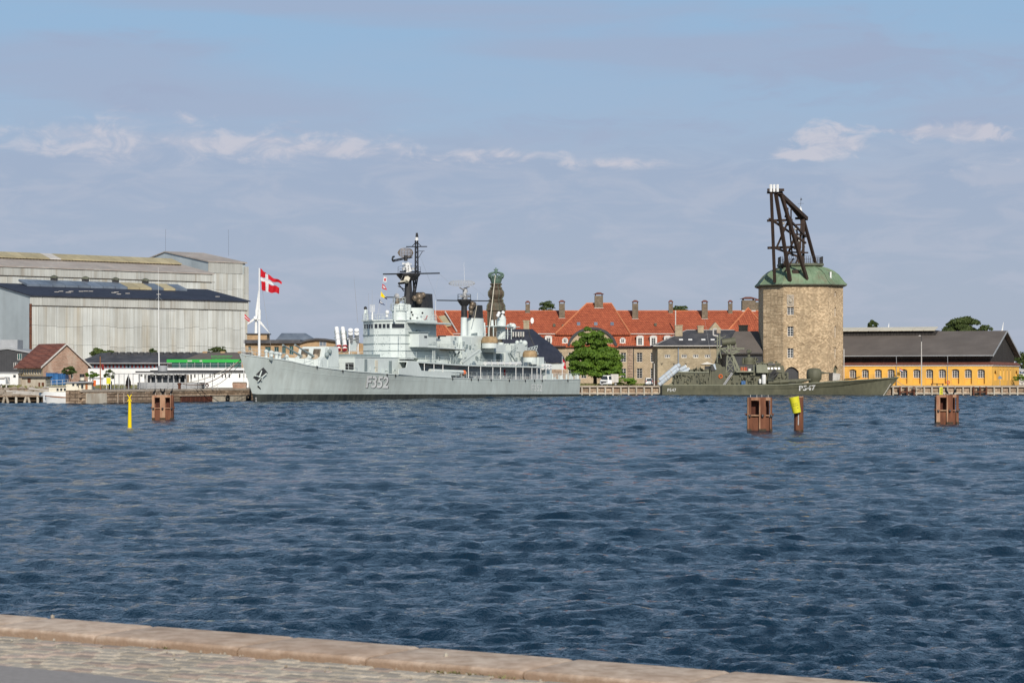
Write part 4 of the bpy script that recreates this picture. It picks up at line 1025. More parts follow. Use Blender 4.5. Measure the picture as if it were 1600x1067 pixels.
for px in (874, 892, 912, 932, 952, 974): ops += [(PX(px-4, YC)-xc0, 1.2, PZ(565.5, YC), 2.1, dsp(nx=2, nz=4)), (PX(px-4, YC)-xc0, 1.2, PZ(591, YC), 2.2, dsp(nx=2, nz=4))]
m = MB(); wall(m, T, (xc0, YC), (1, 0), xc1-xc0, GZ, PZ(541.5, YC), ops, .2); m.poly([(xc1, YC, GZ), (xc1, Y, GZ), (xc1, Y, PZ(541.5, YC)), (xc1, YC, PZ(541.5, YC))])
part(T, 'central_wall', m, M['sandw'])
for (a, b) in ((980.5, 988.5), (862, 869)):
    for i in range(14):
        za = GZ+(PZ(541.5, YC)-GZ)*i/14; zb = GZ+(PZ(541.5, YC)-GZ)*(i+1)/14
        part(T, 'quoin', MB().box(PX(a, YC), PX(b, YC), YC-.18, YC+.2, za+.04, zb-.02), M['pinkst'])
cx = 925.5; m = MB(); m2 = MB()
arc = [(cx+40*math.cos(R(t)), 547-36*math.sin(R(t))) for t in range(12, 169, 6)]
for a, b in zip(arc[:-1], arc[1:]): m.prism([P(a[0], a[1], YC-.8), P(b[0], b[1], YC-.8), P(b[0]+(cx-b[0])*.10, b[1]+(547-b[1])*.10, YC-.8), P(a[0]+(cx-a[0])*.10, a[1]+(547-a[1])*.10, YC-.8)], (0, 1.6, 0))
part(T, 'arched_cornice', m, M['dgrey'])
m2.prism([P(a[0]+(cx-a[0])*.09, a[1]+(547-a[1])*.09, YC-.35) for a in arc], (0, 1.5, 0)); part(T, 'pediment', m2, M['sandw'])
part(T, 'central_gutter', MB().box(PX(860, YC), PX(884, YC), YC-.9, YC-.5, PZ(542, YC), PZ(540.5, YC)).box(PX(966, YC), PX(990, YC), YC-.9, YC-.5, PZ(542, YC), PZ(540.5, YC)), M['dgrey'])
# dormers
for px in (1000, 1021, 1043, 857, 836, 815):
    xx = PX(px-5.5, Y-.3); w = 11*Y/F
    d = part(T, 'dormer', MB().box(xx, xx+w, Y-.5, Y+2, z(540), z(526)).prism([(xx-.15, Y-.6, z(526)), (xx+w+.15, Y-.6, z(526)), (xx+w*.75, Y-.6, z(524.3)), (xx+w*.25, Y-.6, z(524.3))], (0, 2.4, 0)), M['winf'])
    f, g = win_meshes(1.0, 1.6, 2, 4, 'winf', 'glass'); o = inst(T, 'dormer_window', f, (xx+w/2-.5, Y-.57, z(538.7))); o2 = bpy.data.objects.new('pane', g); col.objects.link(o2); o2.parent = o
for px, Yo in ((973, YC-.2), (883, YC-.2)):
    c = P(px, 532, Yo); m = MB().lathe((0, 0, 0), [(.05, 0), (.55, 0), (.62, .1), (.68, .1), (.7, -1.5)], 14, sy=1)
    m.v = [(c.x+x, c.y-z_, c.z+y) for x, y, z_ in m.v]; m.prism([(c.x-.85, c.y-.05, c.z-.85), (c.x+.85, c.y-.05, c.z-.85), (c.x+.6, c.y-.05, c.z-.4), (c.x-.6, c.y-.05, c.z-.4)], (0, 1.5, 0))
    d = part(T, 'oval_dormer', m, M['winf']); part(T, 'pane', MB().box(c.x-.32, c.x+.32, c.y-.17, c.y-.12, c.z-.34, c.z+.34), M['glass'], parent=d)
    part(T, 'glazing_bar', MB().box(c.x-.04, c.x+.04, c.y-.20, c.y-.17, c.z-.34, c.z+.34).box(c.x-.32, c.x-.04, c.y-.20, c.y-.17, c.z-.04, c.z+.04).box(c.x+.04, c.x+.32, c.y-.20, c.y-.17, c.z-.04, c.z+.04), M['winf'], parent=d)
def on_slope(px, py, Ya, za, Yb_, zb):    # point on a sloping plane between (Ya,za) and (Yb,zb) seen at px,py
    lo_, hi_ = Ya, Yb_
    for _ in range(30):
        Ym = (lo_+hi_)/2; zs = za+(zb-za)*(Ym-Ya)/(Yb_-Ya)
        if PZ(py, Ym) > zs: lo_ = Ym
        else: hi_ = Ym
    return Vector((PX(px, Ym), Ym, zs))
for px, py in ((904, 507), (931, 507), (956.5, 507)):
    c = on_slope(px, py, YC, PZ(521.5, YC), YC+12, PZ(474.5, YC+12)); part(T, 'skylight', MB().slab([c+Vector((-.38, -.35, -.2)), c+Vector((.38, -.35, -.2)), c+Vector((.38, .45, .55)), c+Vector((-.38, .45, .55))], .15), M['glassb'], parent=hip)
for px, py in ((880, 510), (1024, 508), (866, 509), (1156, 502), (1176, 502)):
    c = on_slope(px, py, YB-.3, PZ(521, YB), YR, PZ(485.7, YR)); part(T, 'roof_hatch', MB().box(c.x-.28, c.x+.28, c.y-.6, c.y+.3, c.z-.2, c.z+.45), M['copperd'], parent=roof)
def chimney(px, yt, yb, w, Yc, style=0):
    hw = w*.5*Yc/F; x = PX(px, Yc)
    m = MB().box(x-hw, x+hw, Yc-hw*.8, Yc+hw*.8, PZ(yb+4, Yc), PZ(yt+5.5, Yc)); c = part(T, 'chimney', m, M['chim'])
    for dx in (-1, 1):
        for dy in (-1, 1): m2 = MB().box(x+dx*hw*.8-.1, x+dx*hw*.8+.1, Yc+dy*hw*.6-.1, Yc+dy*hw*.6+.1, PZ(yt+5.5, Yc), PZ(yt+3, Yc)); part(T, 'cap_post', m2, M['chim'], parent=c)
    h2 = hw*1.25
    part(T, 'tiled_cap', MB().rings([[(x-h2, Yc-h2, PZ(yt+3, Yc)), (x+h2, Yc-h2, PZ(yt+3, Yc)), (x+h2, Yc+h2, PZ(yt+3, Yc)), (x-h2, Yc+h2, PZ(yt+3, Yc))], [(x-h2*.35, Yc-h2*.3, PZ(yt, Yc)), (x+h2*.35, Yc-h2*.3, PZ(yt, Yc)), (x+h2*.35, Yc+h2*.3, PZ(yt, Yc)), (x-h2*.35, Yc+h2*.3, PZ(yt, Yc))]]), M['tile2'], parent=c)
    part(T, 'flashing', MB().box(x-hw-.12, x+hw+.12, Yc-hw*.8-.12, Yc+hw*.8, PZ(yb+1, Yc), PZ(yb-1, Yc)), M['lead'], parent=c)
def ych(py): 
    c = on_slope(1000, py, YB-.3, PZ(521, YB), YR, PZ(485.7, YR)); return c.y+.8
for px, yt, yb, w in ((824.5, 470, 490, 7), (878, 469, 498, 9), (992.5, 469, 499, 9), (1048, 469, 491, 6.5), (1101, 469, 499, 9), (1141, 469, 491.5, 6.5)): chimney(px, yt, yb, w, ych(yb))
chimney(935.5, 457, 482, 13, YC+11)
# wide chimney bank and right hip
chimney(1169, 464, 486, 20, YR+1); chimney(1183, 467, 486, 8, YR+3)
m = MB().slab([rf(1138, 516, YB+.6), rf(1200, 516, YB+.6), rf(1169, 481.5, YB+7)], .25).slab([rf(1200, 516, YB+.6), rf(1200, 516, YB+12), rf(1169, 481.5, YB+7)], .25).slab([rf(1138, 516, YB+.6), rf(1138, 516, YB+12), rf(1169, 481.5, YB+7)], .25)
part(T, 'corner_roof', m, M['tile']); part(T, 'corner_hips', MB().tube(rf(1138, 516, YB+.5), rf(1169, 481, YB+7), .15, n=5).tube(rf(1200, 516, YB+.5), rf(1169, 481, YB+7), .15, n=5), M['ridge'])
# left hip in front of the ship masts, roof ladder window
part(T, 'left_hip', MB().slab([rf(640, 541, YC+1), rf(722, 541, YC+1), rf(676, 487, YC+12)], .25), M['tile']); part(T, 'left_hip_tiles', MB().tube(rf(722, 541, YC+.9), rf(676, 486.5, YC+12), .22, n=5), M['ridge'])
m = MB(); 
part(T, 'tan_skylight', MB().slab([rf(685, 494, YR-3.4), rf(695, 492.5, YR-3.2), rf(705, 507, YR-7.3), rf(696, 509, YR-7.5)], .3), M['tanroof'])
part(T, 'roof_gutter_pipe', MB().tube(rf(695.5, 487, YR-2), rf(714, 518, YR-9.5), .18, n=5), M['lead'])
part(T, 'downpipe', MB().box(PX(1054.5, YB), PX(1056, YB), YB-.8, YB-.6, PZ(520, YB), PZ(485, YB)), M['lead'])
for px, Yd in ((989.5, Y-.15),): part(T, 'rainwater_pipe', MB().box(PX(px, Yd), PX(px, Yd)+.16, Yd-.1, Yd, GZ, z(541)), M['dgrey'])
# ================================================================ dark gambrel roof in front of it (left)
Y = 476; T = thing('drill_hall', 'building under a huge black curved mansard roof behind the frigate stern', 'building', (PX(850, Y), Y, GZ))
out = [(885, 567), (880, 556), (872, 546), (860, 536), (845, 525), (832, 514)]
rear = [(800, 514)]
m = MB()
fr = [P(845, 567, Y)]; 
# curved hipped roof: right end curves down towards the eave
right = [P(px, py, Y+6) for px, py in out]
back = [Vector((p.x-1.5, p.y+12, p.z)) for p in right]
frt = [P(px, py, Y) for px, py in ((842, 567), (841, 556), (838, 546), (833, 536), (828, 525), (826, 514.2))]
lft = [Vector((p.x-6.4, p.y, p.z)) for p in frt]
m.grid([lft, frt, right, back]); m.poly([lft[-1], frt[-1], right[-1], back[-1], Vector((lft[-1].x, back[-1].y, lft[-1].z))])
part(T, 'roof', m, M['navy'], smooth=30)
part(T, 'roof_hip', MB().path(frt, .12, 5), M['slate'])
part(T, 'wall', MB().prism([Vector((lft[0].x, lft[0].y+.5, GZ)), Vector((frt[0].x-.3, frt[0].y+.4, GZ)), Vector((right[0].x-.4, right[0].y, GZ)), Vector((back[0].x, back[0].y, GZ)), Vector((lft[0].x, back[0].y, GZ))], (0, 0, frt[0].z-GZ)), M['ship'])
part(T, 'brick_base', MB().box(PX(862, Y+5), PX(884.5, Y+5), Y+3.2, Y+5.2, GZ, PZ(577, Y)), M['pinkst'])
x = PX(821, Y); part(T, 'chimney', MB().box(PX(818, Y), PX(827, Y), Y+.2, Y+1.6, PZ(518, Y), PZ(502.5, Y)).box(PX(817, Y), PX(828, Y), Y+.1, Y+1.7, PZ(502.5, Y), PZ(500.5, Y)), M['beigeb'])
c = P(831.5, 501, Y+1); m = MB().lathe((0, 0, 0), [(.05, 0), (.5, .12), (.66, .25)], 14); m.v = [(c.x+x_*.55, c.y-z_, c.z+y_) for x_, y_, z_ in m.v]
part(T, 'satellite_dish', m, M['white']); part(T, 'dish_arm', MB().tube(c+Vector((0, .1, 0)), P(830, 509, Y+1), .06, n=5), M['dgrey'])
for i in range(5): part(T, 'dormer_bar', MB().box(PX(801+i*4, Y-.3), PX(803+i*4, Y-.3), Y-.6, Y-.1, PZ(526, Y), PZ(518.5, Y)), M['lead'])
# ================================================================ beige brick building, slate hip roof
Y = 468; T = thing('storehouse', 'beige brick storehouse with dark slate hipped roof behind the missile launchers', 'building', (PX(1027, Y), Y, GZ))
z = lambda py: PZ(py, Y); x0, x1 = PX(1027.5, Y), PX(1188, Y)
ops = []
for px in (1043, 1069, 1087, 1105.5, 1124): ops.append((PX(px-4.3, Y)-x0, 8.6*Y/F, z(559), z(553.8)-z(559), dict(nx=3, nz=1, b=.12)))
ops.append((PX(1101, Y)-x0, 1.1, GZ, z(572)-GZ, dict(solid='dgrey')))
m = MB(); wall(m, T, (x0, Y), (1, 0), x1-x0, GZ, z(541), ops, .2); m.box(x0, x1, Y+.8, Y+18, GZ, z(541)); part(T, 'wall', m, M['beigeb'])
Yr = Y+8; zt = PZ(515.5, Yr)
m = MB().slab([(x0-.9, Y-.7, z(540)), (x1, Y-.7, z(540)), (PX(1147, Yr), Yr, zt), (PX(1073, Yr), Yr, zt)], .25)
m.slab([(x0-.9, Y-.7, z(540)), (PX(1073, Yr), Yr, zt), (x0-.9, Y+16.7, z(540))], .25).slab([(x1, Y-.7, z(540)), (x1, Y+16, z(540)), (PX(1147, Yr), Yr, zt)], .25)
roof = part(T, 'roof', m, M['slate'])
part(T, 'hip_lead', MB().tube((x0-.9, Y-.7, z(540)), (PX(1073, Yr), Yr, zt), .09, n=4).tube((PX(1073, Yr), Yr, zt), (PX(1147, Yr), Yr, zt), .1, n=4), M['lead'], parent=roof)
part(T, 'gutter', MB().box(x0-1.0, x1, Y-.9, Y-.65, z(541.2), z(539.8)), M['lead'], parent=roof)
for px in (1064, 1078.5, 1099, 1113.5):
    c = on_slope(px, 531, Y-.7, z(540), Yr, zt); part(T, 'skylight', MB().slab([c+Vector((-.42, -.2, .02)), c+Vector((.42, -.2, .02)), c+Vector((.42, .2, .22)), c+Vector((-.42, .2, .22))], .1), M['white'], parent=roof)
for (a, b, yt, yb, Yc, mm) in ((1054.5, 1066, 508, 525, Y+5, 'beigeb'), (1090, 1099, 509, 520, Y+7, 'beigeb'), (1154.5, 1168, 508, 520, Y+10, 'beigeb')):
    part(T, 'chimney', MB().box(PX(a, Yc), PX(b, Yc), Yc-.6, Yc+.6, PZ(yb+3, Yc), PZ(yt+1.5, Yc)).box(PX(a-.8, Yc), PX(b+.8, Yc), Yc-.7, Yc+.7, PZ(yt+1.5, Yc), PZ(yt, Yc)), M[mm])
c = P(1118, 503.5, Yr); part(T, 'gable_dormer', MB().prism([P(1107, 516.5, Yr), P(1129, 516.5, Yr), c], (0, 3, 0)), M['beigeb'])
part(T, 'downpipe', MB().box(PX(1059, Y), PX(1060.5, Y), Y-.2, Y-.03, GZ, z(541)), M['bluegrey'])
m = MB()
for px in (1034, 1053, 1072): m.tube(P(px-1.5, 567, Y-.05), P(px, 570, Y-.05), .06, n=4).tube(P(px+1.5, 567, Y-.05), P(px, 570, Y-.05), .06, n=4)
part(T, 'wall_anchors', m, M['black'])
m = MB(); m.prism([P(1095, 569, Y-.3), P(1115, 569, Y-.3), P(1105, 565.5, Y-.3)], (0, .3, 0)); part(T, 'door_pediment', m, M['winf'])
# dark annex with big roof between storehouse and crane tower
Y2 = 458; T = thing('mast_shed', 'dark roofed shed in the shadow beside the stone crane tower', 'shed', (PX(1160, Y2), Y2, GZ))
z = lambda py: PZ(py, Y2); x0, x1 = PX(1130, Y2), PX(1192, Y2)
part(T, 'wall', MB().box(x0+.6, x1, Y2+.4, Y2+14, GZ, z(553)), M['dgrey'])
part(T, 'roof', MB().slab([(x0-.2, Y2-.2, z(552)), (x1, Y2-.2, z(552)), (x1, Y2+9, PZ(517.5, Y2+9)), (PX(1149, Y2+9), Y2+9, PZ(517.5, Y2+9))], .25).slab([(x0-.2, Y2-.2, z(552)), (PX(1149, Y2+9), Y2+9, PZ(517.5, Y2+9)), (x0-.2, Y2+16, z(552))], .25), M['feltroof'])
part(T, 'gutter', MB().box(x0, x1, Y2-.4, Y2-.2, z(552.5), z(551.5)), M['dgrey'])
# ================================================================ stone tower with mast crane
CX, CY = PX(1250.5, 463), 463.0; hw = 8.3; c_ = 3.7
def octo(h, z, ch=None):
    ch = h*c_/hw if ch is None else ch
    return [(CX-h+ch, CY-h, z), (CX+h-ch, CY-h, z), (CX+h, CY-h+ch, z), (CX+h, CY+h-ch, z), (CX+h-ch, CY+h, z), (CX-h+ch, CY+h, z), (CX-h, CY+h-ch, z), (CX-h, CY-h+ch, z)]
T = thing('crane_tower', 'square cut stone tower with chamfered corners and green copper dome', 'tower', (CX, CY, GZ))
Yf = CY-hw; zt = PZ(447, Yf)
z = lambda py: PZ(py, Yf)
ox = CX-hw+c_; Lf = 2*(hw-c_); m = MB()
def wo(px, yt, yb, w=9.5): return (PX(px-w/2, Yf)-ox, w*Yf/F, z(yb), z(yt)-z(yb), dict(nx=2, nz=4, b=.1))
ops = [wo(1235.2, 480, 492, 10.5), wo(1235.2, 510, 525.5), wo(1235.2, 544, 559), (PX(1226, Yf)-ox, 22*Yf/F, GZ, z(573)-GZ, dict(solid='dgrey', arch=1.0, name='gate', d=.5))]
wall(m, T, (ox, Yf), (1, 0), Lf, GZ, zt, ops, .35)
s2 = math.sqrt(.5); Lc = c_/s2
ops = [(1.55, .62, z(yb), z(yt)-z(yb), dict(nx=1, nz=4, b=.1)) for yt, yb in ((455, 463), (481, 493), (509, 526), (543, 560))]
ops = [(Lc*.5-.28, .6, z(yb), z(yt)-z(yb), dict(nx=2, nz=4 if yb > 470 else 2, b=.08)) for yt, yb in ((455.5, 463), (480, 494), (509, 527), (543, 560))]+[(Lc*.5-.7, 1.5, GZ, z(571)-GZ, dict(solid='copperd', arch=.9, name='door', d=.4))]
wall(m, T, (CX+hw-c_, Yf), (s2, s2), Lc, GZ, zt, ops, .35)
ring = [octo(hw, zz) for zz in (GZ, zt)]
for i in range(8):
    if i in (0, 1): continue
    j = (i+1) % 8; m.poly([ring[0][i], ring[0][j], ring[1][j], ring[1][i]])
part(T, 'wall', m, M['stone'])
for i in range(8):
    p = octo(hw+.02, 0)[i]; 
m = MB().rings([octo(hw+.15, zt-.05), octo(hw+.75, zt+.22), octo(hw+.75, zt+.42), octo(hw+.3, zt+.5)]); part(T, 'cornice', m, M['copperd'])
prof = [(hw+.72, zt+.42), (hw+.15, zt+.95), (hw-.35, zt+1.7), (hw-.95, zt+2.5), (hw-1.9, zt+3.3), (hw-3.0, zt+3.85), (hw-4.1, zt+4.2), (hw-4.7, zt+4.35)]
dome = part(T, 'dome', MB().rings([octo(h, zz) for h, zz in prof]), M['copper'])
m = MB()
for i in range(8): m.path([Vector(octo(h+.03, zz+.03)[i]) for h, zz in prof], .12, 4)
part(T, 'dome_hips', m, M['copper'], parent=dome, kind='stuff')
m = MB()
for i in (0, 1, 2, 7):
    for k in range(1, 6):
        pts = []
        for h, zz in prof:
            o_ = octo(h+.02, zz); a = Vector(o_[i]); b = Vector(o_[(i+1) % 8]); pts.append(a.lerp(b, k/6))
        m.path(pts, .045, 3)
part(T, 'standing_seams', m, M['copper'], parent=dome, kind='stuff')
m = MB().rings([octo(4.15, zt+4.25), octo(4.6, zt+4.5), octo(4.6, zt+4.95)]); part(T, 'gallery', m, M['copperd'])
rl = octo(4.4, zt+4.95); m = MB().rail(rl+[rl[0]], 1.45, .42, .045, 2); part(T, 'gallery_railing', m, M['black'])
# central lantern core, door in the dome
part(T, 'dome_door', MB().box(PX(1238, Yf+1.6), PX(1248, Yf+1.6), Yf+1.1, Yf+3.6, zt+.9, zt+3.4), M['timber'])
part(T, 'dormer_cheeks', MB().box(PX(1250, Yf+1.6), PX(1252.5, Yf+1.6), Yf+1.2, Yf+3.6, zt+.9, zt+3.5).box(PX(1231, Yf+1.6), PX(1233, Yf+1.6), Yf+1.2, Yf+3.6, zt+.9, zt+3.5), M['copper'])
part(T, 'vent', MB().box(PX(1295, Yf+3), PX(1297.5, Yf+3), Yf+1.4, Yf+4, zt+1.2, zt+3.0), M['white'])
# royal coat of arms as a worn relief
cz = z(469); ax = PX(1235, Yf); m = MB().box(ax-.75, ax+.75, Yf-.07, Yf+.1, z(479), z(460.5))
c = Vector((ax, Yf-.1, z(470.5)))
m2 = MB(); pts = [c+Vector((.62*math.cos(R(t)), 0, .72*math.sin(R(t)))) for t in range(0, 361, 30)]; m2.path(pts, .12, 5); m2.ball(c, .38, 8, sz=1.1); m2.ball(c+Vector((0, 0, 1.05)), .28, 6)
for dx in (-.28, 0, .28): m2.tube(c+Vector((dx*.8, 0, .95)), c+Vector((dx*1.3, -.02, 1.4)), .07, n=4)
co = part(T, 'arms_panel', m, M['quayt']); part(T, 'arms_relief', m2, M['conc'], parent=co)
part(T, 'drainpipe', MB().tube((CX+hw+.1, CY-hw+c_-.5, GZ), (CX+hw+.1, CY-hw+c_-.5, z(545)), .1, n=6), M['lead'])
# the crane itself: heavy tarred timbers
C = thing('mast_crane', 'black timber mast crane leaning out from the dome of the stone tower', 'crane', (CX, CY-4, zt+3))
def beam(name, a, b, w=.36, mm='timber'):
    return part(C, name, MB().tube(P(*a), P(*b), w*.86, n=4), M[mm])
HY_ = 448.5
beam('leg', (1210.5, 441, 455.2), (1205, 299, HY_), .5); beam('leg', (1234.5, 439, 454.6), (1211.5, 299, HY_+.5), .5)
beam('leg', (1262, 441, 455.2), (1219.5, 300, HY_+1), .5); beam('leg', (1255, 420, 461), (1255.5, 340, 461), .42)
beam('leg', (1274.5, 413, 466), (1256, 345, 461.5), .45); beam('leg', (1248, 412, 461), (1253, 342, 461), .34)
beam('jib', (1217, 302, HY_+1), (1260, 342, 462), .62); beam('jib_strut', (1222, 306, HY_+2), (1254, 346, 462), .3)
beam('jib_strut', (1231, 330, 452), (1238, 400, 459), .24); beam('jib_strut', (1236, 327, 452), (1236, 345, 453), .24)
beam('crosshead', (1199, 297, HY_), (1225, 297, HY_+.2), .42); beam('crosshead', (1198.5, 301, HY_+.6), (1223, 302, HY_+.8), .36)
beam('crosshead', (1243, 341.5, 461.5), (1261, 341, 462.4), .4)
beam('crossbeam', (1199, 345, 450.8), (1238, 344, 452.2), .38); beam('crossbeam', (1201, 342, 450.6), (1207, 343, 450.6), .3)
beam('crossbeam', (1200, 387.5, 452.8), (1251, 386, 455.5), .42); beam('crossbeam', (1228, 352, 454), (1256, 351, 458), .28)
beam('crossbeam', (1240, 366, 455), (1259, 367, 461), .26); beam('crossbeam', (1230, 394, 455), (1262, 395, 461), .26)
beam('brace', (1209, 346, 451), (1259, 380, 457), .30); beam('brace', (1234, 340, 452), (1213, 388, 453), .28)
beam('brace', (1236, 346, 452), (1259, 370, 461), .30); beam('brace', (1212, 388, 453), (1250, 402, 457), .30)
beam('brace', (1242, 370, 455), (1222, 420, 456.2), .30); beam('brace', (1240, 404, 456), (1226, 425, 456), .26)
beam('brace', (1244, 352, 457), (1250, 400, 461), .24); beam('brace', (1222, 306, HY_+2), (1230, 345, 452.5), .24)
beam('brace', (1231, 325, 452), (1227, 340, 452.5), .24); beam('brace', (1252, 360, 459), (1246, 404, 459), .3)
beam('brace', (1257, 385, 461), (1243, 412, 461), .28)
beam('winch_post', (1246, 372, 456.5), (1246, 395, 456.5), .3); 
for k, px in enumerate((1204.5, 1209.5, 1215.0)):
    a = P(px, 300, HY_-.3); b = P(px-.3, 288.5, HY_-.3)
    part(C, 'hoist_block', MB().tube(a, b, .26, .3, n=6), M['white'])
m = MB()
for (px, py, Y_) in ((1243, 358, 457), (1246, 370, 457), (1245, 380, 456), (1248, 376, 458), (1242, 388, 456), (1224, 349, 452)): m.ball(P(px, py, Y_), .32, 6)
part(C, 'pulley_blocks', m, M['lead'], kind='stuff')
Yv = 463; part(C, 'finial', MB().lathe(P(1251, 333, Yv), [(.25, 0), (.36, .35), (.3, .7), (.1, 1.2), (.04, 1.4)], 8), M['white'])
m = MB().tube(P(1251, 324, Yv), P(1251.5, 308, Yv), .04, n=4).tube(P(1246.5, 318.5, Yv), P(1256, 318, Yv), .035, n=4).tube(P(1251, 318, Yv-.6), P(1251, 318, Yv+.6), .035, n=4)
m.prism([P(1250.5, 313, Yv), P(1253.5, 312.5, Yv), P(1253, 310.5, Yv), P(1250.5, 311, Yv)], (0, .05, 0)); part(C, 'weather_vane', m, M['black'])
part(C, 'mast_stub', MB().tube(P(1252, 350, Yv), P(1251, 332, Yv), .2, n=6), M['timber'])
# ================================================================ yellow warehouse
Cn = (PX(1550, 451.5), 451.5); dl = (.9165, -.4); db = (.4, .9165); L = 40.6; W = 29.3
O = (Cn[0]-dl[0]*L, Cn[1]-dl[1]*L)
T = thing('warehouse', 'yellow rendered warehouse with white windows under a huge dark gabled roof', 'warehouse', (Cn[0], Cn[1], GZ))
def wq(s, w, z): return (O[0]+dl[0]*s+db[0]*w, O[1]+dl[1]*s+db[1]*w, z)
zy = 6.05; off = 0.0
ops = []
for px in (1332.2, 1351.6, 1371.8, 1392, 1411.7, 1432, 1452, 1472, 1492.6, 1512.5, 1532.7):
    s = along(O[0], O[1], dl[0], dl[1], px+.4)-.8
    ops.append((s, 1.55, 2.25, 3.05, dict(nx=3, nz=4, arch=.26, d=.5, sill=1.25, b=.09)))
m = MB(); wall(m, T, O, dl, L, GZ, zy, ops, .5)
o2 = []
for i in range(4): o2.append((5.3+i*3.4, .9, 3.4, 1.6, dict(nx=1, nz=3, b=.09, d=.2)))
o2 = [(2.2, 2.3, 3.0, 2.1, dict(solid='canvas', arch=1.0, name='niche', d=.5)), (25.2, 2.3, 3.0, 2.1, dict(solid='canvas', arch=1.0, name='niche', d=.5))]+[(8.2+i*3.7, 1.1, 3.0, 2.2, dict(nx=1, nz=1, gl='cream', fr='cream', d=.25)) for i in range(4)]
wall(m, T, Cn, db, W, GZ, zy, o2, .3)
m.poly([wq(0, W, GZ), wq(L, W, GZ), wq(L, W, zy), wq(0, W, zy)]); m.poly([wq(0, 0, GZ), wq(0, W, GZ), wq(0, W, zy), wq(0, 0, zy)])
part(T, 'wall', m, M['yellow'])
part(T, 'cornice', MB().prism([wq(-.1, -.22, zy-.1), wq(L+.25, -.22, zy-.1), wq(L+.25, -.22, zy+.12), wq(-.1, -.22, zy+.12)], (db[0]*.4, db[1]*.4, 0)).prism([wq(L+.22, -.2, zy-.1), wq(L+.22, W, zy-.1), wq(L+.22, W, zy+.12), wq(L+.22, -.2, zy+.12)], (-dl[0]*.4, -dl[1]*.4, 0)), M['white'])
ze = 8.6; zr = 13.45; i_ = 1.7
part(T, 'lean_to_tiles', MB().slab([wq(-.1, -.35, zy+.25), wq(L+.35, -.35, zy+.25), wq(L-.6, i_, zy+.75), wq(-.1, i_, zy+.75)], .15).slab([wq(L+.35, -.35, zy+.25), wq(L+.35, W+.3, zy+.25), wq(L-.6, W, zy+.75), wq(L-.6, i_, zy+.75)], .15), M['tile2'])
q = wq
s_r = L-.7
m = MB()
n = 24
for i in range(n):
    a = s_r*i/n; b = s_r*(i+1)/n; m.prism([q(a, i_+random.uniform(0, .03), zy+.5), q(b-.03, i_+random.uniform(0, .03), zy+.5), q(b-.03, i_, ze), q(a, i_, ze)], (db[0]*.2, db[1]*.2, 0))
m.poly([q(s_r, i_, zy+.4), q(s_r, W-i_, zy+.4), q(s_r, W-i_, ze), q(s_r, W/2, zr-.2), q(s_r, i_, ze)]); m.poly([q(0, i_, zy), q(0, W-i_, zy), q(0, W-i_, ze), q(0, W/2, zr-.2), q(0, i_, ze)])
part(T, 'upper_wall', m, M['wood'])
part(T, 'wall_rail', MB().prism([q(0, i_-.08, zy+1.55), q(s_r, i_-.08, zy+1.55), q(s_r, i_-.08, zy+1.7), q(0, i_-.08, zy+1.7)], (db[0]*.1, db[1]*.1, 0)), M['feltroof'])
sl = (zr-ze)/(W/2)
m = MB().slab([q(-.2, -.15, ze-.45), q(L+.3, -.15, ze-.45), q(L+.3, W/2, zr), q(-.2, W/2, zr)], .22).slab([q(-.2, W/2, zr), q(L+.3, W/2, zr), q(L+.3, W+.3, ze-.45), q(-.2, W+.3, ze-.45)], .22)
roof = part(T, 'roof', m, M['feltroof'])
part(T, 'verge_board', MB().prism([q(L+.34, -.2, ze-.75), q(L+.34, W/2, zr-.3), q(L+.34, W/2, zr+.08), q(L+.34, -.2, ze-.35)], (-dl[0]*.1, -dl[1]*.1, 0)).prism([q(L+.34, W+.3, ze-.75), q(L+.34, W/2, zr-.3), q(L+.34, W/2, zr+.08), q(L+.34, W+.3, ze-.35)], (-dl[0]*.1, -dl[1]*.1, 0)), M['mgrey'], parent=roof)
part(T, 'gutter', MB().prism([q(-.2, -.35, ze-.62), q(L+.3, -.35, ze-.62), q(L+.3, -.35, ze-.45), q(-.2, -.35, ze-.45)], (db[0]*.2, db[1]*.2, 0)), M['mgrey'], parent=roof)
sL = along(*wq(0, W/2, 0)[:2], *dl, 1466)
part(T, 'ridge_vent_wall', MB().prism([q(0, W/2-2.6, zr-1.3), q(sL, W/2-2.6, zr-1.3), q(sL, W/2-2.6, zr+.15), q(0, W/2-2.6, zr+.15)], (db[0]*4, db[1]*4, 0)), M['wood'], parent=roof)
nn = 11
for i in range(nn):
    a = sL*i/nn; b = sL*(i+1)/nn
    part(T, 'ridge_vent_sheet', MB().slab([q(a+.04, W/2-3.3, zr+.2), q(b-.04, W/2-3.3, zr+.2), q(b-.04, W/2, zr+.95), q(a+.04, W/2, zr+.95)], .15), M['cream'], parent=roof)
for px in (1401, 1481):
    s = along(O[0], O[1], dl[0], dl[1], px); part(T, 'downpipe', MB().tube(q(s, -.3, ze-.6), q(s, -.12, zy+.4), .06, n=5).tube(q(s, -.25, zy+.3), q(s, -.12, GZ), .06, n=5), M['mgrey'])
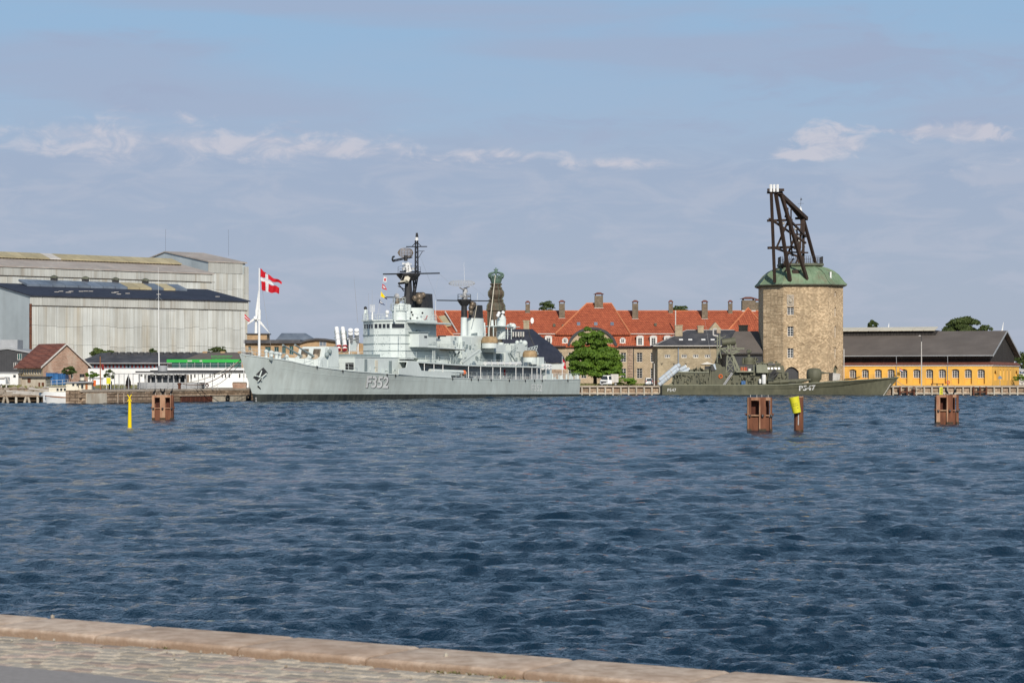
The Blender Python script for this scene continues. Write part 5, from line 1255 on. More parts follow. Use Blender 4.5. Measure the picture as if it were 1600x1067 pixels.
# small things beside it
p = q(along(O[0], O[1], dl[0], dl[1], 1408), -1.2, 0); Tf = thing('flag', 'small red white and blue flag on the yellow warehouse wall', 'flag', (p[0], p[1], 4.5))
part(Tf, 'staff', MB().tube((p[0], p[1]+1.0, 4.4), (p[0], p[1], 5.6), .03, n=5), M['steel'])
mf = MB()
for k, mm in enumerate(('red', 'flagw', 'navyflag')): part(Tf, 'stripe', MB().prism([(p[0], p[1], 5.5-k*.22), (p[0]+.7, p[1]+.1, 5.2-k*.22), (p[0]+.7, p[1]+.1, 5.0-k*.22), (p[0], p[1], 5.3-k*.22)], (0, .02, 0)), M[mm])
x, y, _ = q(L, W, 0)
Y = 486; T = thing('annex', 'low pale roofed annex at the right edge beyond the warehouse', 'building', (PX(1598, Y), Y, GZ))
part(T, 'wall', MB().box(PX(1592.5, Y), PX(1640, Y), Y, Y+6, GZ, PZ(584, Y)), M['lead']); part(T, 'roof', MB().slab([P(1591, 578, Y-.5), P(1640, 586, Y-.5), P(1640, 584, Y+6), P(1591, 575, Y+6)], .2), M['lead'])
# ================================================================ GREY FRIGATE
SO = Vector(((398.5-800)*322/F, 322, 0)); SA = Vector((.4237, .9057, 0)).normalized(); SN = Vector((SA.y, -SA.x, 0))
SRZ = math.atan2(SA.y, SA.x)
def U(px, v): return along(SO.x+SN.x*v, SO.y+SN.y*v, SA.x, SA.y, px)
def SY(u, v): return SO.y+SA.y*u+SN.y*v
def SP(px, py, v):                       # a point of the ship seen at px,py at lateral offset v -> ship coordinates
    u = U(px, v); return Vector((u, -v, CH-(py-HY)*SY(u, v)/F))
def SZ(py, u, v=4): return CH-(py-HY)*SY(u, v)/F
def V(u, v, z): return Vector((u, -v, z))
FR = thing('frigate', 'large pale grey naval frigate moored at the far quay with F352 on its hull', 'warship', SO, SRZ)
def dz(u): return float(np.interp(u, [-4.3, 0, 5.5, 9, 13, 20, 33, 51, 74, 95, 109], [7.05, 6.65, 6.17, 5.6, 5.15, 4.65, 4.12, 3.6, 3.26, 3.22, 3.3]))
def hbd(u): return float(np.interp(u, [-4.3, -3, 0, 4, 9, 15, 22, 30, 42, 75, 95, 109], [.05, .35, 1.15, 2.1, 3.2, 4.3, 5.1, 5.7, 6.0, 6.0, 5.6, 4.9]))
def hbw(u): return float(np.interp(u, [-.5, 0, 5, 12, 20, 30, 45, 75, 95, 109], [.0, .05, 1.0, 2.3, 3.5, 4.6, 5.6, 5.7, 5.2, 4.6]))
def hv(u, z):                             # half breadth of the hull
    if u < 0:
        zc = np.interp(u, [-4.3, 0], [7.05, 0.0]); t = max(0, (z-zc)/(dz(u)-zc+1e-6)); return hbd(u)*t**.8
    t = max(0., min(1., z/dz(u))); w, d = hbw(u), hbd(u)
    kn = .62+.25*min(1, max(0, (u-30)/20))          # knuckle height fraction
    t2 = (t/kn)**1.0*.52 if t < kn else .52+.48*((t-kn)/(1-kn))
    flare = min(1, max(0, (45-u)/30)); tt = t*(1-flare)+t2*flare
    return w+(d-w)*tt
us = [-4.3, -4, -3.3, -2.5, -1.6, -.8, 0, .8, 2, 4, 6, 9, 12, 15, 18, 22, 26, 30, 35, 40, 45, 52, 60, 68, 75, 82, 88, 95, 102, 109]
tl = [-.8, 0, .1, .2, .3, .42, .52, .6, .64, .7, .8, .9, 1.0]
def hull_side(sg, z0f, z1f, n, dq=0.0):
    rows = []
    for u in us:
        top = dz(u); r = []
        lo = z0f(u); hi = z1f(u)
        for i in range(n+1):
            z = lo+(hi-lo)*i/n; r.append(V(u+(109.6-u)*0, sg*(hv(u, z)+dq), z))
        rows.append(r)
    return rows
def stemz(u): return max(0, float(np.interp(u, [-4.3, 0], [7.05, 0.0]))) if u < 0 else 0
# plated hull: strakes as recessed seams
def bt(u): return float(np.interp(u, [-4, 0, 109], [1.3, 1.2, .42]))
m = MB()
for sg in (1, -1):
    lo = lambda u: max(bt(u), stemz(u)); hi = dz
    m.grid(hull_side(sg, lo, hi, 12))
tr = [[V(109, hv(109, z), z), V(109, -hv(109, z), z)] for z in (bt(109), 2.2, dz(109))]; m.grid(tr)
hull = part(FR, 'hull', m, M['hull'], smooth=25)
m = MB()
for sg in (1, -1): m.grid(hull_side(sg, lambda u: -1.0 if u >= 0 else stemz(u), lambda u: max(bt(u), stemz(u)), 5))
m.grid([[V(109, hv(109, max(z, 0)), z), V(109, -hv(109, max(z, 0)), z)] for z in (-1, bt(109))]); part(FR, 'boot_topping', m, M['boot'], parent=hull, smooth=25)
# strake seams and rubbing edge
def strip(zf, w, dq, mm, name, u0=-4, u1=109):
    uu = [u for u in us if u0 <= u <= u1]; m = MB()
    rg = []
    for u in uu:
        z = zf(u); v = hv(u, z); rg.append([V(u, v-.03, z-w), V(u, v+dq, z-w), V(u, v+dq, z+w), V(u, v-.03, z+w)])
    m.rings(rg); return part(FR, name, m, M[mm], parent=hull)
strip(lambda u: dz(u)-.04, .07, .07, 'ship', 'deck_edge')
for f_ in (.33, .80): strip(lambda u: dz(u)*f_, .03, .018, 'hull', 'plate_seam', 3)
m = MB()
dk = [[V(u, hbd(u)-.02, dz(u)-.1), V(u, -hbd(u)+.02, dz(u)-.1)] for u in us]; part(FR, 'deck', MB().grid(dk), M['shipd'])
# anchor recess
def onhull(px, py, dq=.03, it=6):
    v = 3.0
    for _ in range(12):
        p = SP(px, py, v); v = hv(p.x, p.z)+dq
    return SP(px, py, v)
rc = [onhull(*q, .14) for q in ((411.6, 574), (418.4, 582.3), (406, 597), (396, 589.5))]
an = part(FR, 'anchor_recess', MB().prism(rc, (0, .05, 0)), M['dgrey'])
m = MB()
for (a, b, r) in (((399, 587), (411, 590), .16), ((405, 590), (409, 579), .15), ((408, 591), (416.5, 583.5), .17), ((403, 596), (407, 591), .14), ((410, 590), (409, 595), .14)):
    m.tube(onhull(*a, .24), onhull(*b, .24), r*.75, r*.6, n=6)
part(FR, 'anchor', m, M['hull'], parent=an)
m = MB().tube(onhull(403, 603, .03), onhull(407, 607.5, .03), .08, n=5); part(FR, 'hawse_slot', m, M['black'], parent=hull)
# waterline chain at the stem
# lettering
def lettering(txt, px0, px1, py0, py1, name, shear=.18, off=.028):
    cu = bpy.data.curves.new('t', 'FONT'); cu.body = txt; cu.space_character = 1.0; cu.offset = off; cu.shear = shear; cu.resolution_u = 3
    to = bpy.data.objects.new('t', cu); col.objects.link(to); bpy.context.view_layer.update()
    me = to.evaluated_get(bpy.context.evaluated_depsgraph_get()).to_mesh()
    vs_ = [v.co.copy() for v in me.vertices]; fs = [tuple(p.vertices) for p in me.polygons]
    x0 = min(v.x for v in vs_); x1 = max(v.x for v in vs_); y0 = min(v.y for v in vs_); y1 = max(v.y for v in vs_)
    out = []
    for v in vs_:
        tx = (v.x-x0)/(x1-x0); ty = (v.y-y0)/(y1-y0); out.append((px0+(px1-px0)*tx, py1+(py0-py1)*ty))
    to.to_mesh_clear(); bpy.data.objects.remove(to); bpy.data.curves.remove(cu)
    return out, fs
def ship_text(px0, px1, py0, py1, slope, shd=True):
    pts, fs = lettering('F352', px0, px1, py0, py1, '', .18 if shd else 0, .028 if shd else 0)
    for k, (mm, dx, dy, dq) in enumerate((('black', .9, .5, .045), ('white', 0, 0, .07))):
        if k == 0 and not shd: continue
        m = MB(); m.v = [tuple(onhull(x+dx, y+dy+(x-px0)*slope, dq)) for x, y in pts]; m.f = list(fs)
        part(FR, 'hull_number' if k else 'hull_number_shadow', m, M[mm], parent=hull)
ship_text(571.5, 607, 587, 606.0, .02); ship_text(830.5, 847, 600.2, 611.2, .0, False)
# rope hooks along the deck edge
m = MB()
for px in (495, 535.5, 604.5, 618, 707, 736, 747, 767, 795.5, 820.5, 835, 847, 887):
    py = float(np.interp(px, [495, 535, 604, 618, 707, 767, 820, 887], [572, 578, 584, 585, 590, 592, 593, 593]))
    m.tube(onhull(px, py, .1), onhull(px+.9, py+3.4, .14), .09, n=5)
part(FR, 'mooring_hooks', m, M['black'], kind='stuff')
# draught marks
m = MB()
for py in (622, 624.5, 627): m.box(0, 0, 0, 0, 0, 0) if 0 else m.tube(onhull(399.5, py, .02), onhull(400.4, py-.6, .02), .07, n=4)
part(FR, 'draught_marks', m, M['white'], parent=hull)

def sbox(name, px, v1, v0, pxe, yt, yb, mm='ship', parent=None, label=None, slant=0, inset=0):
    """block whose near front corner shows at px (lateral v1), reaching across to v0 and aft to column pxe"""
    u0 = U(px, v1); u1 = U(pxe, v1); zt, zb = SZ(yt, u0, v1), SZ(yb, u0, v1)
    m = MB().hexa([V(u0, v1, zb), V(u1, v1, zb), V(u1, v0, zb), V(u0, v0, zb)], [V(u0+slant, v1-inset, zt), V(u1, v1-inset, zt), V(u1, v0+inset, zt), V(u0+slant, v0+inset, zt)])
    return part(FR, name, m, M[mm], parent=parent, label=label)
def ubox(name, u0, u1, v0, v1, z0, z1, mm='ship', parent=None, lab=None):
    return part(FR, name, MB().hexa([V(u0, v1, z0), V(u1, v1, z0), V(u1, v0, z0), V(u0, v0, z0)], [V(u0, v1, z1), V(u1, v1, z1), V(u1, v0, z1), V(u0, v0, z1)]), M[mm], parent=parent, label=lab)
# ---- foredeck gear
for px, py, r in ((424, 553, .4), (432, 553, .45), (437, 556, .35), (416, 552, .3), (448, 561, .3)):
    p = SP(px, py, .6); z0 = dz(p.x)-.1
    part(FR, 'windlass' if r > .35 else 'bollard', MB().lathe((p.x, p.y, z0), [(r, 0), (r*.7, .3), (r*.7, .9), (r*1.1, 1.0), (r*1.1, 1.2), (.1, 1.4)], 9), M['ship'], smooth=40)
part(FR, 'breakwater', MB().prism([V(8.5, 0, dz(8.5)), V(11.5, 4.0, dz(11)), V(11.5, 4.0, dz(11)+.9), V(8.5, 0, dz(8.5)+1.0)], (.1, 0, 0)).prism([V(8.5, 0, dz(8.5)), V(11.5, -4.0, dz(11)), V(11.5, -4.0, dz(11)+.9), V(8.5, 0, dz(8.5)+1.0)], (.1, 0, 0)), M['ship'])
part(FR, 'fairlead', MB().tube(onhull(421, 560, -.1), onhull(426, 561.5, .25), .38, n=7), M['shipd'])
edge = [V(u, hbd(u)-.12, dz(u)) for u in (-3.6, 0, 5, 9, 13, 17, 22)]
part(FR, 'bow_railing', MB().rail(edge, 1.0, 1.7, .03, 2), M['ship']); edge2 = [V(u, -hbd(u)+.12, dz(u)) for u in (-3.6, 0, 5, 9, 13, 17, 22)]
part(FR, 'bow_railing', MB().rail(edge2, 1.0, 1.7, .03, 2), M['ship'])
p = SP(405, 552, 0); q_ = SP(405, 419, 0)
part(FR, 'flagpole', MB().tube(V(p.x, 0, dz(p.x)-.2), (p.x, 0, SZ(498, p.x, 0)), .2, .16, n=8).tube((p.x, 0, SZ(498, p.x, 0)), (p.x, 0, q_.z), .13, .08, n=8), M['white'])
part(FR, 'flagpole_band', MB().tube((p.x, 0, SZ(500, p.x, 0)), (p.x, 0, SZ(484, p.x, 0)), .24, n=8), M['white'])
part(FR, 'halyard', MB().tube((p.x, 0, q_.z-.1), V(p.x+3, .5, dz(p.x+3)), .018, n=3), M['rope'])
# ---- twin gun turret
G = part(FR, 'gun_turret', MB().hexa([V(15.2, 2.5, 4.7), V(20.4, 2.5, 4.7), V(20.4, -2.5, 4.7), V(15.2, -2.5, 4.7)], [V(16.6, 2.3, 8.2), V(20.2, 2.3, 8.2), V(20.2, -2.3, 8.2), V(16.6, -2.3, 8.2)]).hexa([V(14.2, 2.45, 4.7), V(15.3, 2.5, 4.7), V(15.3, -2.5, 4.7), V(14.2, -2.45, 4.7)], [V(14.9, 2.45, 6.3), V(15.9, 2.45, 6.8), V(15.9, -2.45, 6.8), V(14.9, -2.45, 6.3)]), M['ship'])
part(FR, 'turret_ring', MB().lathe((18, 0, 4.3), [(2.7, 0), (2.7, .5)], 18), M['shipd'], parent=G)
part(FR, 'turret_rear_hood', MB().hexa([V(16.9, 2.52, 5.2), V(20.5, 2.52, 5.2), V(20.5, 2.4, 5.2), V(16.9, 2.4, 5.2)], [V(17.4, 2.4, 8.35), V(20.3, 2.4, 8.35), V(20.3, -2.3, 8.35), V(17.4, -2.3, 8.35)]), M['ship'], parent=G)
for v in (-1.05, 1.05):
    ob = part(FR, 'gun_port', MB().hexa([V(15.35, v+.55, 5.4), V(16.6, v+.55, 5.4), V(16.6, v-.55, 5.4), V(15.35, v-.55, 5.4)], [V(16.0, v+.5, 8.0), V(16.9, v+.5, 8.0), V(16.9, v-.5, 8.0), V(16.0, v-.5, 8.0)]), M['brass'], parent=G)
    part(FR, 'bloomer', MB().ball(V(15.6, v, 6.6), .62, 8), M['sandw'], parent=G, smooth=60)
    part(FR, 'barrel', MB().tube(V(15.6, v, 6.7), V(12.6, v, 7.6), .2, .16, n=8).tube(V(12.6, v, 7.6), V(9.8, v, 8.45), .14, .11, n=8).tube(V(9.8, v, 8.45), V(9.6, v, 8.5), .17, n=8), M['shipd'], parent=G, smooth=50)
for (px, py) in ((510.5, 554.5), (515, 549.5)):
    p = SP(px, py, 2.55); part(FR, 'sight_hood', MB().ball(p, .42, 8), M['shipd'], parent=G, smooth=60)
# ---- deckhouse under the missiles
ubox('forward_deckhouse', 22, 38.5, -4.4, 4.4, 3.9, 6.75)
ubox('deckhouse_roof_edge', 21.9, 38.5, -4.5, 4.5, 6.75, 6.85)
for px, w in ((556, 4), (530, 4)):
    pass
for u, w, h, mm in ((25, .9, 1.9, 'shipd'), (28.5, .8, 1.9, 'cream'), (33, 1.0, 2.0, 'shipd')):
    zd = dz(u); ubox('door', u, u+w, 4.4, 4.46, zd+.15, zd+.15+h, mm)
ubox('front_opening', 21.9, 21.99, 2.8, 4.2, 4.9, 5.9, 'black'); ubox('door', 21.88, 21.98, .6, 1.5, 4.7, 6.5, 'shipd')
# harpoon launchers: eight canisters in two crossed sets of four
ln = part(FR, 'launcher_base', MB().hexa([V(25, 2.6, 6.85), V(33.5, 2.6, 6.85), V(33.5, -3.6, 6.85), V(25, -3.6, 6.85)], [V(25, 2.6, 7.3), V(33.5, 2.6, 7.3), V(33.5, -3.6, 7.3), V(25, -3.6, 7.3)]), M['shipd'])
def canister(pa, pb, va, vb, red, u_a, cap='redp'):
    a = V(u_a, va, SZ(pa[1], u_a, va)); a = Vector((U(pa[0], va), -va, SZ(pa[1], U(pa[0], va), va)))
    b = Vector((U(pb[0], vb), -vb, SZ(pb[1], U(pb[0], vb), vb)))
    c = part(FR, 'missile_canister', MB().tube(a, b, .34, n=12), M['white' if red else 'mgrey'], smooth=40)
    d = (b-a).normalized()
    part(FR, 'end_cap', MB().tube(a-d*.12, a+d*.02, .38, .40, n=12) if red else MB().tube(b-d*.05, b+d*.14, .42, .36, n=12), M['redp' if red else 'white'], parent=c, smooth=50)
    m = MB()
    for t in (.3, .62): m.tube(a.lerp(b, t), a.lerp(b, t+.015), .39, n=12)
    part(FR, 'clamp_band', m, M['steel'], parent=c)
for (dx, dy) in ((0, 0), (9.6, 0)):
    for k in (0, 1):
        canister((529.3+dx-k*.3, 541.0+k*5.2), (525.8+dx-k*.3, 512.2+k*4.6), 1.2, -.1, True, 0)
for dx in (0, 9.6):
    for k in (0, 1):
        canister((548+dx, 530+k*5), (547.7+dx, 516.2+k*5), 1.2, 1.8, False, 0)
m = MB(); a = SP(546, 530, 1.4); b = SP(559, 556, 1.4)
part(FR, 'launcher_frame', MB().box(a.x, b.x, a.y-.1, a.y+.1, b.z, a.z) if 0 else MB().tube(SP(546, 529.5, 1.4), SP(546, 556, 1.4), .1, n=4).tube(SP(559.5, 529.5, 1.4), SP(559.5, 556, 1.4), .1, n=4).tube(SP(543, 529.3, 1.4), SP(561, 529.3, 1.4), .12, n=4).tube(SP(546, 548, 1.4), SP(559.5, 548, 1.4), .08, n=4), M['white'])
part(FR, 'blast_shield', MB().poly([SP(546.5, 529.5, 1.3), SP(558, 529.5, 1.3), SP(557, 549, 1.3), SP(546.5, 549, 1.3)]), M['ship'])
m = MB()
for px in (541.5, 533, 524.5): m.tube(SP(px-1, 517, 0), SP(px+3, 549, 0), .12, n=4)
for py in (528, 541, 549): m.tube(SP(522, py, 0), SP(543, py+1, 0), .09, n=4)
part(FR, 'launcher_frame', m, M['shipd'])
# ---- bridge
ub = 38.3; zb = 6.8; ztb = SZ(501.5, ub, 0)
def ring_b(du, dv, z, back=50): return [V(ub+du, 1.9, z), V(ub+du+.0, -1.2+0, z), V(ub+1.6+du, -4.0-dv, z), V(back, -4.0-dv, z), V(back, 4.2+dv, z), V(ub+.7+du, 4.2+dv, z)]
m = MB().rings([ring_b(0, 0, zb), ring_b(0, 0, ztb)]); br = part(FR, 'bridge', m, M['ship'])
part(FR, 'bridge_roof', MB().rings([ring_b(-.25, .2, ztb), ring_b(-.25, .2, ztb+.22)]), M['ship'], parent=br)
part(FR, 'bridge_roof_rail', MB().rail([v+Vector((0, 0, .2)) for v in ring_b(0, .1, ztb)]+[ring_b(0, .1, ztb)[0]+Vector((0, 0, .2))], .95, 1.3, .03, 2), M['ship'], parent=br)
for py, t in ((523.5, .07), (537, .05), (548, .04)):
    z = SZ(py, ub, 0); part(FR, 'platform_edge', MB().rings([ring_b(-.1, .1, z-t), ring_b(-.1, .1, z+t)]), M['shipd'], parent=br)
zw0, zw1 = SZ(513, ub, 0), SZ(506, ub, 0)
def wrow(a, b, n, w, t0=.06, t1=.94):
    a = Vector(a); b = Vector(b); L_ = (b-a).length; d = (b-a)/L_; nn_ = Vector((d.y, -d.x, 0))
    if nn_.x > 0: nn_ = -nn_
    for i in range(n):
        c = a+d*L_*(t0+(t1-t0)*(i+.5)/n)
        pts = [c-d*w/2+nn_*.02, c+d*w/2+nn_*.02]
        m = MB().hexa([Vector((p.x, p.y, zw0))-nn_*e for p in pts for e in ((0, .2) if p is pts[0] else (.2, 0))], [Vector((p.x, p.y, zw1))-nn_*e for p in pts for e in ((0, .2) if p is pts[0] else (.2, 0))])
        w_ = part(FR, 'bridge_window', m, M['glass'], parent=br)
rb = ring_b(0, 0, 0)
wrow(rb[5], rb[0], 4, .52, .05, .9); wrow(rb[0], rb[1], 4, .55, .02, .98); wrow(rb[1], rb[2], 4, .5, .05, .95)
part(FR, 'window_frames', MB().rings([ring_b(-.04, .04, zw1), ring_b(-.04, .04, zw1+.1)]).rings([ring_b(-.04, .04, zw0-.1), ring_b(-.04, .04, zw0)]), M['ship'], parent=br)
m = MB()
for px in (586.5, 590, 615, 625): m.tube(SP(px, 515, 1.9 if px < 620 else 4.2), SP(px, 556, 1.9 if px < 620 else 4.2), .05, n=4)
part(FR, 'wall_pipes', m, M['ship'], parent=br)
# bridge walkway at 01 level in front
zz = SZ(561, 36, 4); 
part(FR, 'walkway', MB().hexa([V(36.4, 5.8, zz), V(39, 5.8, zz), V(39, -5.8, zz), V(36.4, -5.8, zz)], [V(36.4, 5.8, zz+.15), V(39, 5.8, zz+.15), V(39, -5.8, zz+.15), V(36.4, -5.8, zz+.15)]), M['ship'])
part(FR, 'walkway_rail', MB().rail([V(36.5, -5.7, zz+.15), V(36.5, 5.7, zz+.15), V(40, 5.7, zz+.15)], 1.0, 1.4, .03, 2), M['ship'])
# 01 deck with gallery
z1 = lambda u: float(np.interp(u, [36, 50, 60, 94], [6.2, 5.85, 5.62, 5.42]))
uu = [36.4, 42, 50, 58, 66, 75, 85, 91]
part(FR, 'gallery_deck', MB().rings([[V(u, 5.95, z1(u)-.1), V(u, 5.95, z1(u)+.12), V(u, -5.95, z1(u)+.12), V(u, -5.95, z1(u)-.1)] for u in uu]), M['ship'])
part(FR, 'side_bulwark', MB().prism([V(33.5, 5.98, dz(33.5)), V(41.3, 6.0, dz(41)), V(41.3, 6.0, dz(41)+.8), V(40, 6.0, z1(40)), V(36.4, 6.0, z1(36)), V(36.0, 5.98, 5.2), V(33.5, 5.98, 5.0)], (0, .12, 0)), M['ship'])
part(FR, 'side_bulwark', MB().prism([V(41.3, 6.0, dz(41)), V(52, 6.0, dz(52)), V(52, 6.0, dz(52)+.85), V(41.3, 6.0, dz(41)+.85)], (0, .1, 0)), M['ship'])
ubox('main_deckhouse', 38, 92, -4.3, 4.3, 3.2, 5.7, 'mgrey')  # darker than the ship grey: the gallery's shade is put into the paint
for u in (43, 48, 53, 58): ubox('painted_shade_panel', u, u+2.2, 4.3, 4.33, dz(u)+.5, dz(u)+1.7, 'shipd')  # dark panels paint deeper shade onto the deckhouse side
m = None
for px in (643, 663, 678, 692, 732, 751, 770, 782, 806, 817, 831, 839, 845, 853):
    u = U(px, 5.85); 
    if u < 92: part(FR, 'stanchion', MB().tube(V(u, 5.85, dz(u)), V(u, 5.85, z1(u)), .07, n=5), M['white'])
e = [V(u, 5.85, dz(u)) for u in (60, 68, 76, 84, 92, 100, 108.6)]+[V(108.6, 0, dz(108)), V(108.6, -4.6, dz(108))]
e = [V(u, hbd(u)-.12, dz(u)) for u in (54, 60, 68, 76, 84, 92, 100, 108.6)]+[V(108.7, 0, dz(108)), V(108.7, -4.6, dz(108)), V(100, -5.2, 3.25), V(92, -5.6, 3.25)]
part(FR, 'deck_railing', MB().rail(e, 1.05, 1.8, .028, 3), M['ship'])
part(FR, 'gallery_railing', MB().rail([V(u, 5.85, z1(u)+.12) for u in (43, 50, 58, 66, 75, 85, 90.5)], 1.0, 1.8, .03, 3), M['ship'])
part(FR, 'canvas_screen', MB().prism([V(84, 5.7, 3.3), V(90, 5.6, 3.3), V(90, 5.6, 4.1), V(84, 5.7, 4.1)], (0, .03, 0)), M['mgrey'])
# wing box
u0 = 40.4; ubox('signal_wing', u0, 43.6, 3.6, 6.0, SZ(542, u0, 6), SZ(519.5, u0, 6)); ubox('signal_wing_roof', u0-.3, 43.9, 3.6, 6.15, SZ(519.5, u0, 6), SZ(518, u0, 6), 'shipd')
ubox('wing_window', 42.2, 43.2, 6.0, 6.03, SZ(528, 42, 6), SZ(524.5, 42, 6), 'glass')
zc = SZ(504, 44, 5.6); ubox('upper_wing_roof', 39.5, 52, 3.9, 6.0, zc-.1, zc+.08, 'ship'); ubox('upper_wing_edge', 39.4, 52.1, 5.9, 6.03, zc-.25, zc-.1, 'shipd')
z2 = SZ(543.5, 50, 5.8)
part(FR, 'boat_deck', MB().hexa([V(43.6, 5.9, z2), V(57.5, 5.9, z2-.25), V(57.5, -5.9, z2-.25), V(43.6, -5.9, z2)], [V(43.6, 5.9, z2+.15), V(57.5, 5.9, z2-.1), V(57.5, -5.9, z2-.1), V(43.6, -5.9, z2+.15)]), M['ship'])
ubox('midship_house', 44, 57, -4, 4, 5.8, z2, 'ship'); part(FR, 'boat_deck_railing', MB().rail([V(44, 5.8, z2+.12), V(57.4, 5.8, z2-.1), V(57.4, -5, z2-.1)], 1.0, 1.4, .03, 3), M['ship'])
part(FR, 'ladder', MB().lattice(V(46.4, 5.4, 5.9), V(46.4, 5.4, z2+.2), V(47.2, 5.4, 5.9), V(47.2, 5.4, z2+.2), 7, .05), M['ship'])
# foremast house with director
def cyl(name, px, v, y0, y1, rr0, rr1=None, mm='ship', n=14, su=1.0, sv=1.0, parent=None, sm=40):
    """vertical round thing centred at column px on lateral offset v from row y0 (bottom) up to y1; radii in pixels"""
    u = U(px, v); k_ = SY(u, v)/F; rr1 = rr0 if rr1 is None else rr1; z0_, z1_ = SZ(y0, u, v), SZ(y1, u, v)
    return part(FR, name, MB().lathe((u, -v, z0_), [(rr0*k_, 0), (rr1*k_, z1_-z0_)], n, su, sv), M[mm], parent=parent, smooth=sm)
cyl('director_base', 624, 1.5, 503, 486, 12, 11.5); cyl('director_deck', 624, 1.5, 486, 484.5, 14, 14)
cyl('director_tower', 624, 1.5, 484, 474, 10, 9); cyl('pillar', 617, 3, 503, 478, 1.8); cyl('cylinder_house', 636.5, 0, 503, 475.5, 6, 6)
m = MB(); u = U(624, 1.5); cx_, k_ = Vector((u, -1.5, SZ(485, u, 1.5))), SY(u, 1.5)/F
m.rail([cx_+Vector((14*k_*math.cos(R(t)), 14*k_*math.sin(R(t)), 0)) for t in range(0, 361, 30)], 1.0, 1, .03, 2)
cx2 = cx_+Vector((0, 0, SZ(474, u, 1.5)-SZ(485, u, 1.5))); m.rail([cx2+Vector((10*k_*math.cos(R(t)), 10*k_*math.sin(R(t)), 0)) for t in range(0, 361, 30)], .9, 1, .03, 2)
part(FR, 'director_railing', m, M['ship'])
# ---- funnel one
uf = 52.0; zt = SZ(479, uf, 0)
def ell(u, su, sv, z, n=20): return [V(u+su*math.cos(2*math.pi*i/n), sv*math.sin(2*math.pi*i/n), z) for i in range(n)]
f1 = part(FR, 'funnel', MB().rings([ell(uf+.5, 4.6, 2.5, 6), ell(uf+.3, 4.1, 2.25, 11), ell(uf, 3.7, 2.05, zt-.3)]), M['ship'], smooth=40, label='forward funnel')
part(FR, 'funnel_cap', MB().rings([ell(uf+.9, 2.6, 1.7, zt-.5), ell(uf+1.0, 2.35, 1.55, SZ(459, uf, 0))]), M['black'], parent=f1, smooth=40)
for (px, py, r) in ((655, 464, .75), (655, 470, .62), (648, 466, .5), (661, 461, .5)):
    p = SP(px, py, 1.2); part(FR, 'exhaust_cowl', MB().ball(p, r, 8), M['brass'], parent=f1, smooth=60)
part(FR, 'funnel_cap', MB().prism([SP(661, 484, 1), SP(672, 486, 1), SP(669.5, 461, 1), SP(660, 456.5, 1)], (0, 2.2, 0)), M['black'], parent=f1)
part(FR, 'red_mark', MB().path([SP(663.5, 499.5, 2.3), SP(666, 497.5, 2.3), SP(667.5, 493.5, 2.2)], .08, 4), M['redp'], parent=f1)
m = MB()
for px, py in ((643, 488), (645, 492), (641, 498), (652, 497), (652, 508), (656, 511), (640, 507), (660, 489)): m.ball(SP(px, py, 2.25), .2, 5)
part(FR, 'fittings', m, M['black'], parent=f1, kind='stuff'); m = MB()
rr = random.Random(5)
for i in range(46):
    px = rr.uniform(584, 630); py = rr.uniform(516, 556); v = 2.0 if px < 622 else 4.25
    m.ball(SP(px, py, v), .07, 4)
part(FR, 'fittings', m, M['shipd'], parent=br, kind='stuff')
# ---- foremast
um = U(638, 0); 
mst = part(FR, 'foremast', MB().tube(V(um, 0, SZ(476, um, 0)), V(um, 0, SZ(432, um, 0)), .85, .5, n=8).tube(V(um+1.6, .3, SZ(470, um, 0)), V(um+1.2, .3, SZ(431, um, 0)), .16, n=5).lattice(SP(643, 468, 0), SP(651, 431, 0), SP(647, 468, 0), SP(653, 432, 0), 5, .12), M['black'])
part(FR, 'mast_platform', MB().lathe((um, 0, SZ(430, um, 0)), [(1.2, -.9), (2.0, 0), (2.0, .3)], 10), M['black'], parent=mst)
part(FR, 'yardarm', MB().tube(SP(599, 428.5, -1), SP(686.5, 427, 1), .13, n=6).tube(SP(625, 424.5, 0), SP(657, 425, 0), .12, n=5), M['black'], parent=mst)
part(FR, 'lower_yard', MB().tube(SP(603, 464.5, 0), SP(615, 464.5, 0), .09, n=5).tube(SP(660, 465, 0), SP(673, 465, 0), .09, n=5), M['black'], parent=mst)
m = MB(); p0 = SP(648.7, 428, 0); p1 = SP(648.9, 376, 0); p2 = SP(653.3, 428, 0); p3 = SP(652.7, 376, 0); m.lattice(p0, p1, p2, p3, 7, .11)
part(FR, 'topmast', m, M['black'], parent=mst)
part(FR, 'crosstree', MB().tube(SP(635, 385.6, 0), SP(667, 385.4, 0), .09, n=5).tube(SP(644, 385, 0), SP(649.5, 379, 0), .06, n=4).tube(SP(658, 385, 0), SP(652.5, 379, 0), .06, n=4).tube(SP(654, 392.5, 0), SP(663, 392.5, 0), .06, n=4).tube(SP(654, 403, 0), SP(660, 393, 0), .05, n=4), M['black'], parent=mst)
part(FR, 'mast_lamp', MB().tube(SP(651, 376, 0), SP(651, 371, 0), .28, .25, n=8), M['white'], parent=mst); part(FR, 'mast_lamp_cap', MB().tube(SP(651.5, 371.5, 0), SP(651.3, 364, 0), .27, .18, n=8), M['black'], parent=mst)
part(FR, 'mast_platform', MB().tube(SP(623, 443, 0), SP(640, 441, 0), .2, n=5).tube(SP(622, 447, 0), SP(632, 452, 0), .08, n=4).tube(SP(623, 444, 0), SP(631, 455, 0), .08, n=4), M['black'], parent=mst)
part(FR, 'mast_box', MB().tube(SP(634.5, 440, .5), SP(637.5, 432, .5), .5, n=6).tube(SP(626, 440, .4), SP(639, 438, .4), .18, n=4), M['cream'], parent=mst)
part(FR, 'platform_railing', MB().rail([SP(622, 426, 0), SP(629, 424, .5), SP(648, 424, .5), SP(657, 426, 0)], .95, 1, .03, 2), M['black'], parent=mst)
